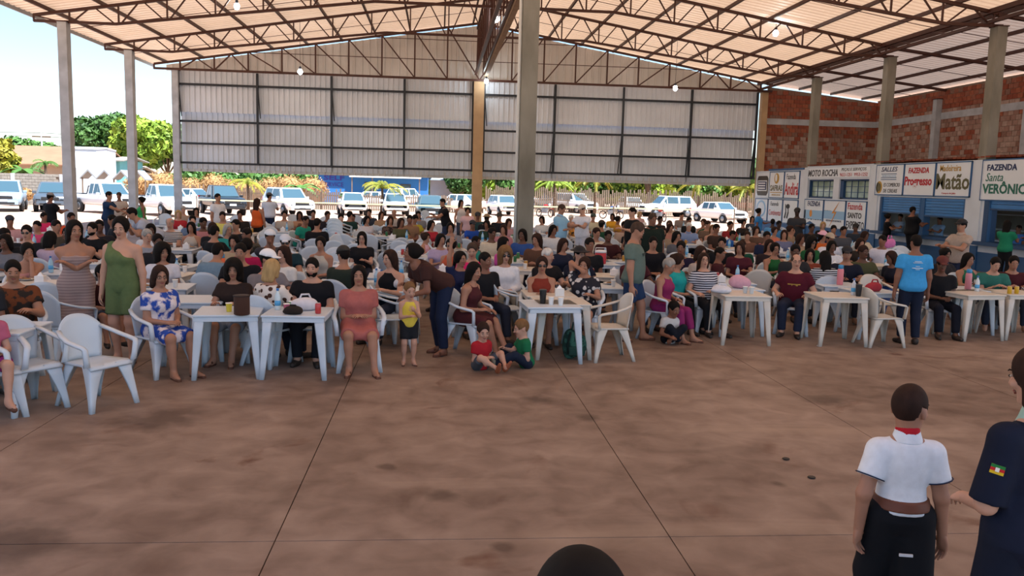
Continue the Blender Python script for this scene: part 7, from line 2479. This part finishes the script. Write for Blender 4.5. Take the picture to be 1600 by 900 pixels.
on_table(874, 462, 'napkins', 'white napkin box on the middle table', '#e2e2de')
on_table(1333, 461, 'bottle', 'small clear bottle on the right front table', '#c9cdd2')
on_table(1341, 463, 'tumbler', 'black cup on the right front table', '#1c1d20')
on_table(1312, 445, 'thermos', 'pink flask with blue lid behind the right front table', '#d8808a')
on_table(1174, 459, 'cup', 'clear cup on the pink bag table', '#c9d2d6')
on_table(1164, 458, 'cup', 'clear cup beside the other on the pink bag table', '#c4ccd0')
on_table(1512, 452, 'thermos', 'pink jug on the right table', '#c8808c')
on_table(1526, 455, 'bottle', 'clear bottle beside the pink jug', '#c9d2d6')
on_table(1577, 459, 'can', 'yellow can on the last table, the left one', '#c9a227')
on_table(1588, 459, 'can', 'yellow can on the last table, the right one', '#c9a227')
on_table(347, 430, 'thermos', 'orange flask with a blue lid, second row left', '#e0642a')
on_table(532, 442, 'cooler', 'white and blue jug behind the salmon dress', '#b9cfe2')
on_table(588, 446, 'bottle', 'blue labelled water bottle by the black halter top, the left one', '#b4d4e8')
on_table(596, 448, 'bottle', 'blue labelled water bottle by the black halter top, the right one', '#b4d4e8')
on_table(938, 412, 'cooler', 'red and white cooler jug in the third row', '#b8283a')
on_table(1143, 414, 'cooler', 'blue cooler jug with a white lid in the right crowd', '#2f7fd8')
# bags
def soft(name, px_, py_, z, size, color, label, cat='bag', pat=None, c2=None, handle=True, group='bags'):
    p = onz(px_, py_, z)
    if z == .72: ensure_table(p, label)
    r = empty(name, p, random.uniform(-.4, .4))
    tag(r, label, cat, group)
    g = Field((-size[0]*.7, -size[1]*.7, -.02), (size[0]*.7, size[1]*.7, size[2]*1.25), .012)
    rg = random.Random(px_)
    for k in range(7):
        g.ell((rg.uniform(-.25, .25)*size[0], rg.uniform(-.2, .2)*size[1], size[2]*rg.uniform(.3, .62)), np.eye(3), (size[0]*rg.uniform(.24, .34), size[1]*rg.uniform(.24, .36), size[2]*rg.uniform(.28, .36)), .05)
    g.clip((0, 0, .004), (0, 0, -1))
    Vv, Qq = g.mesh()
    link('bag_body', np_mesh('bag_body', Vv, Qq), cloth(color, pat, c2), r)
    if handle:
        MB().tube([(-size[0]*.2, 0, size[2]*.75), (-size[0]*.12, 0, size[2]*1.12), (size[0]*.12, 0, size[2]*1.12), (size[0]*.2, 0, size[2]*.75)], .012, 6).build('handle', cloth(color), r, True)
    return r
soft('plastic_bag', 477, 484, .72, (.34, .24, .16), '#d4d2d8', 'white plastic bag on the second front table')
soft('handbag', 458, 491, .72, (.22, .16, .09), '#2a2320', 'dark crumpled purse on the edge of the second front table')
soft('handbag', 1152, 450, .72, (.34, .24, .22), '#d0a0b0', 'pale pink bag on the right front table', handle=False)
soft('plastic_bag', 1128, 458, .72, (.32, .24, .12), '#d6dae4', 'white cloth bundle left of the pink bag')
soft('handbag', 1366, 455, .72, (.30, .2, .16), '#a83a44', 'red patterned bag behind the right front table')
soft('handbag', 615, 452, .72, (.30, .24, .16), '#c4c8ce', 'grey white bag behind the toddler')
soft('handbag', 1389, 388, 1.0, (.26, .16, .26), '#d07ab0', 'pink bag held by the woman at the counter hatch')
r = soft('backpack', 899, 560, 0, (.34, .26, .42), '#24403a', 'dark green patterned backpack under the middle table', 'bag', 'blotch', '#3c6a5c')
MB().tube([(-.10, -.12, .08), (-.12, -.15, .2), (-.08, -.10, .36)], .018, 6).build('strap', cloth('#1a2a26'), r, True)
MB().bb((-.11, -.14, .06), (.11, -.10, .18)).build('pocket', cloth('#2c4c44'), r, bevel=.03)
# scattered cups, plates and bottles on the tables of the crowd
NAMES = {'cup': 'white cup', 'bottle': 'water bottle', 'plate': 'plate of food', 'can': 'drink can', 'napkins': 'napkin box', 'tumbler': 'dark tumbler', 'cooler': 'cooler jug'}
for (x, y, fc) in AUTO:
    pool = list(('cup', 'plate', 'bottle', 'can', 'napkins') if y < 26 else ('cup', 'plate', 'bottle', 'napkins'))
    random.shuffle(pool)
    for k in range(random.choice((2, 3, 3, 4))):
        kind = pool[k] if True else random.choice(('cup', 'cup', 'plate', 'plate', 'bottle', 'can', 'napkins', 'tumbler', 'cooler') if y < 26 else ('cup', 'plate', 'bottle', 'napkins'))
        dx, dy = [(-.2, -.18), (.18, -.15), (-.15, .17), (.2, .18)][k]
        col = {'cup': '#e4e4e2', 'can': random.choice(('#b8862a', '#a82a2a', '#2a6a3a')), 'cooler': random.choice(('#2f78c8', '#b8283a', '#3a3d44')), 'tumbler': '#2a2c34'}.get(kind)
        item(kind, x+dx, y+dy, .728, uniq('%s on the table %s the %s' % (NAMES[kind], rel(x, y), nearest(x, y))), col)
# litter: bottle caps and scraps on the floor
for k, (x_, y_) in enumerate(((1209, 521), (1279, 541), (1228, 718), (1268, 747), (690, 557))):
    p = onz(x_, y_)
    s = MB().lathe([(.02, 0), (.03, .004), (.03, .010), (.026, .012)], n=12).build('floor_litter', mat('litter_%d' % (k > 1), '#d5d5d2' if k < 2 or k == 4 else '#1d1a18', .6))
    s.location = (p[0], p[1], .001)
    tag(s, ['white scrap on the floor before the bald man', 'white scrap on the floor before the small bottle table', 'dark bottle cap lying alone on the open floor', 'dark bottle cap on the open floor nearest the boy in white', 'white scrap on the floor left of the maroon dress'][k], 'litter', 'litter on the floor')
for o in bpy.data.objects:
    for k in ('_info', '_hw', '_hh'):
        if k in o: del o[k]
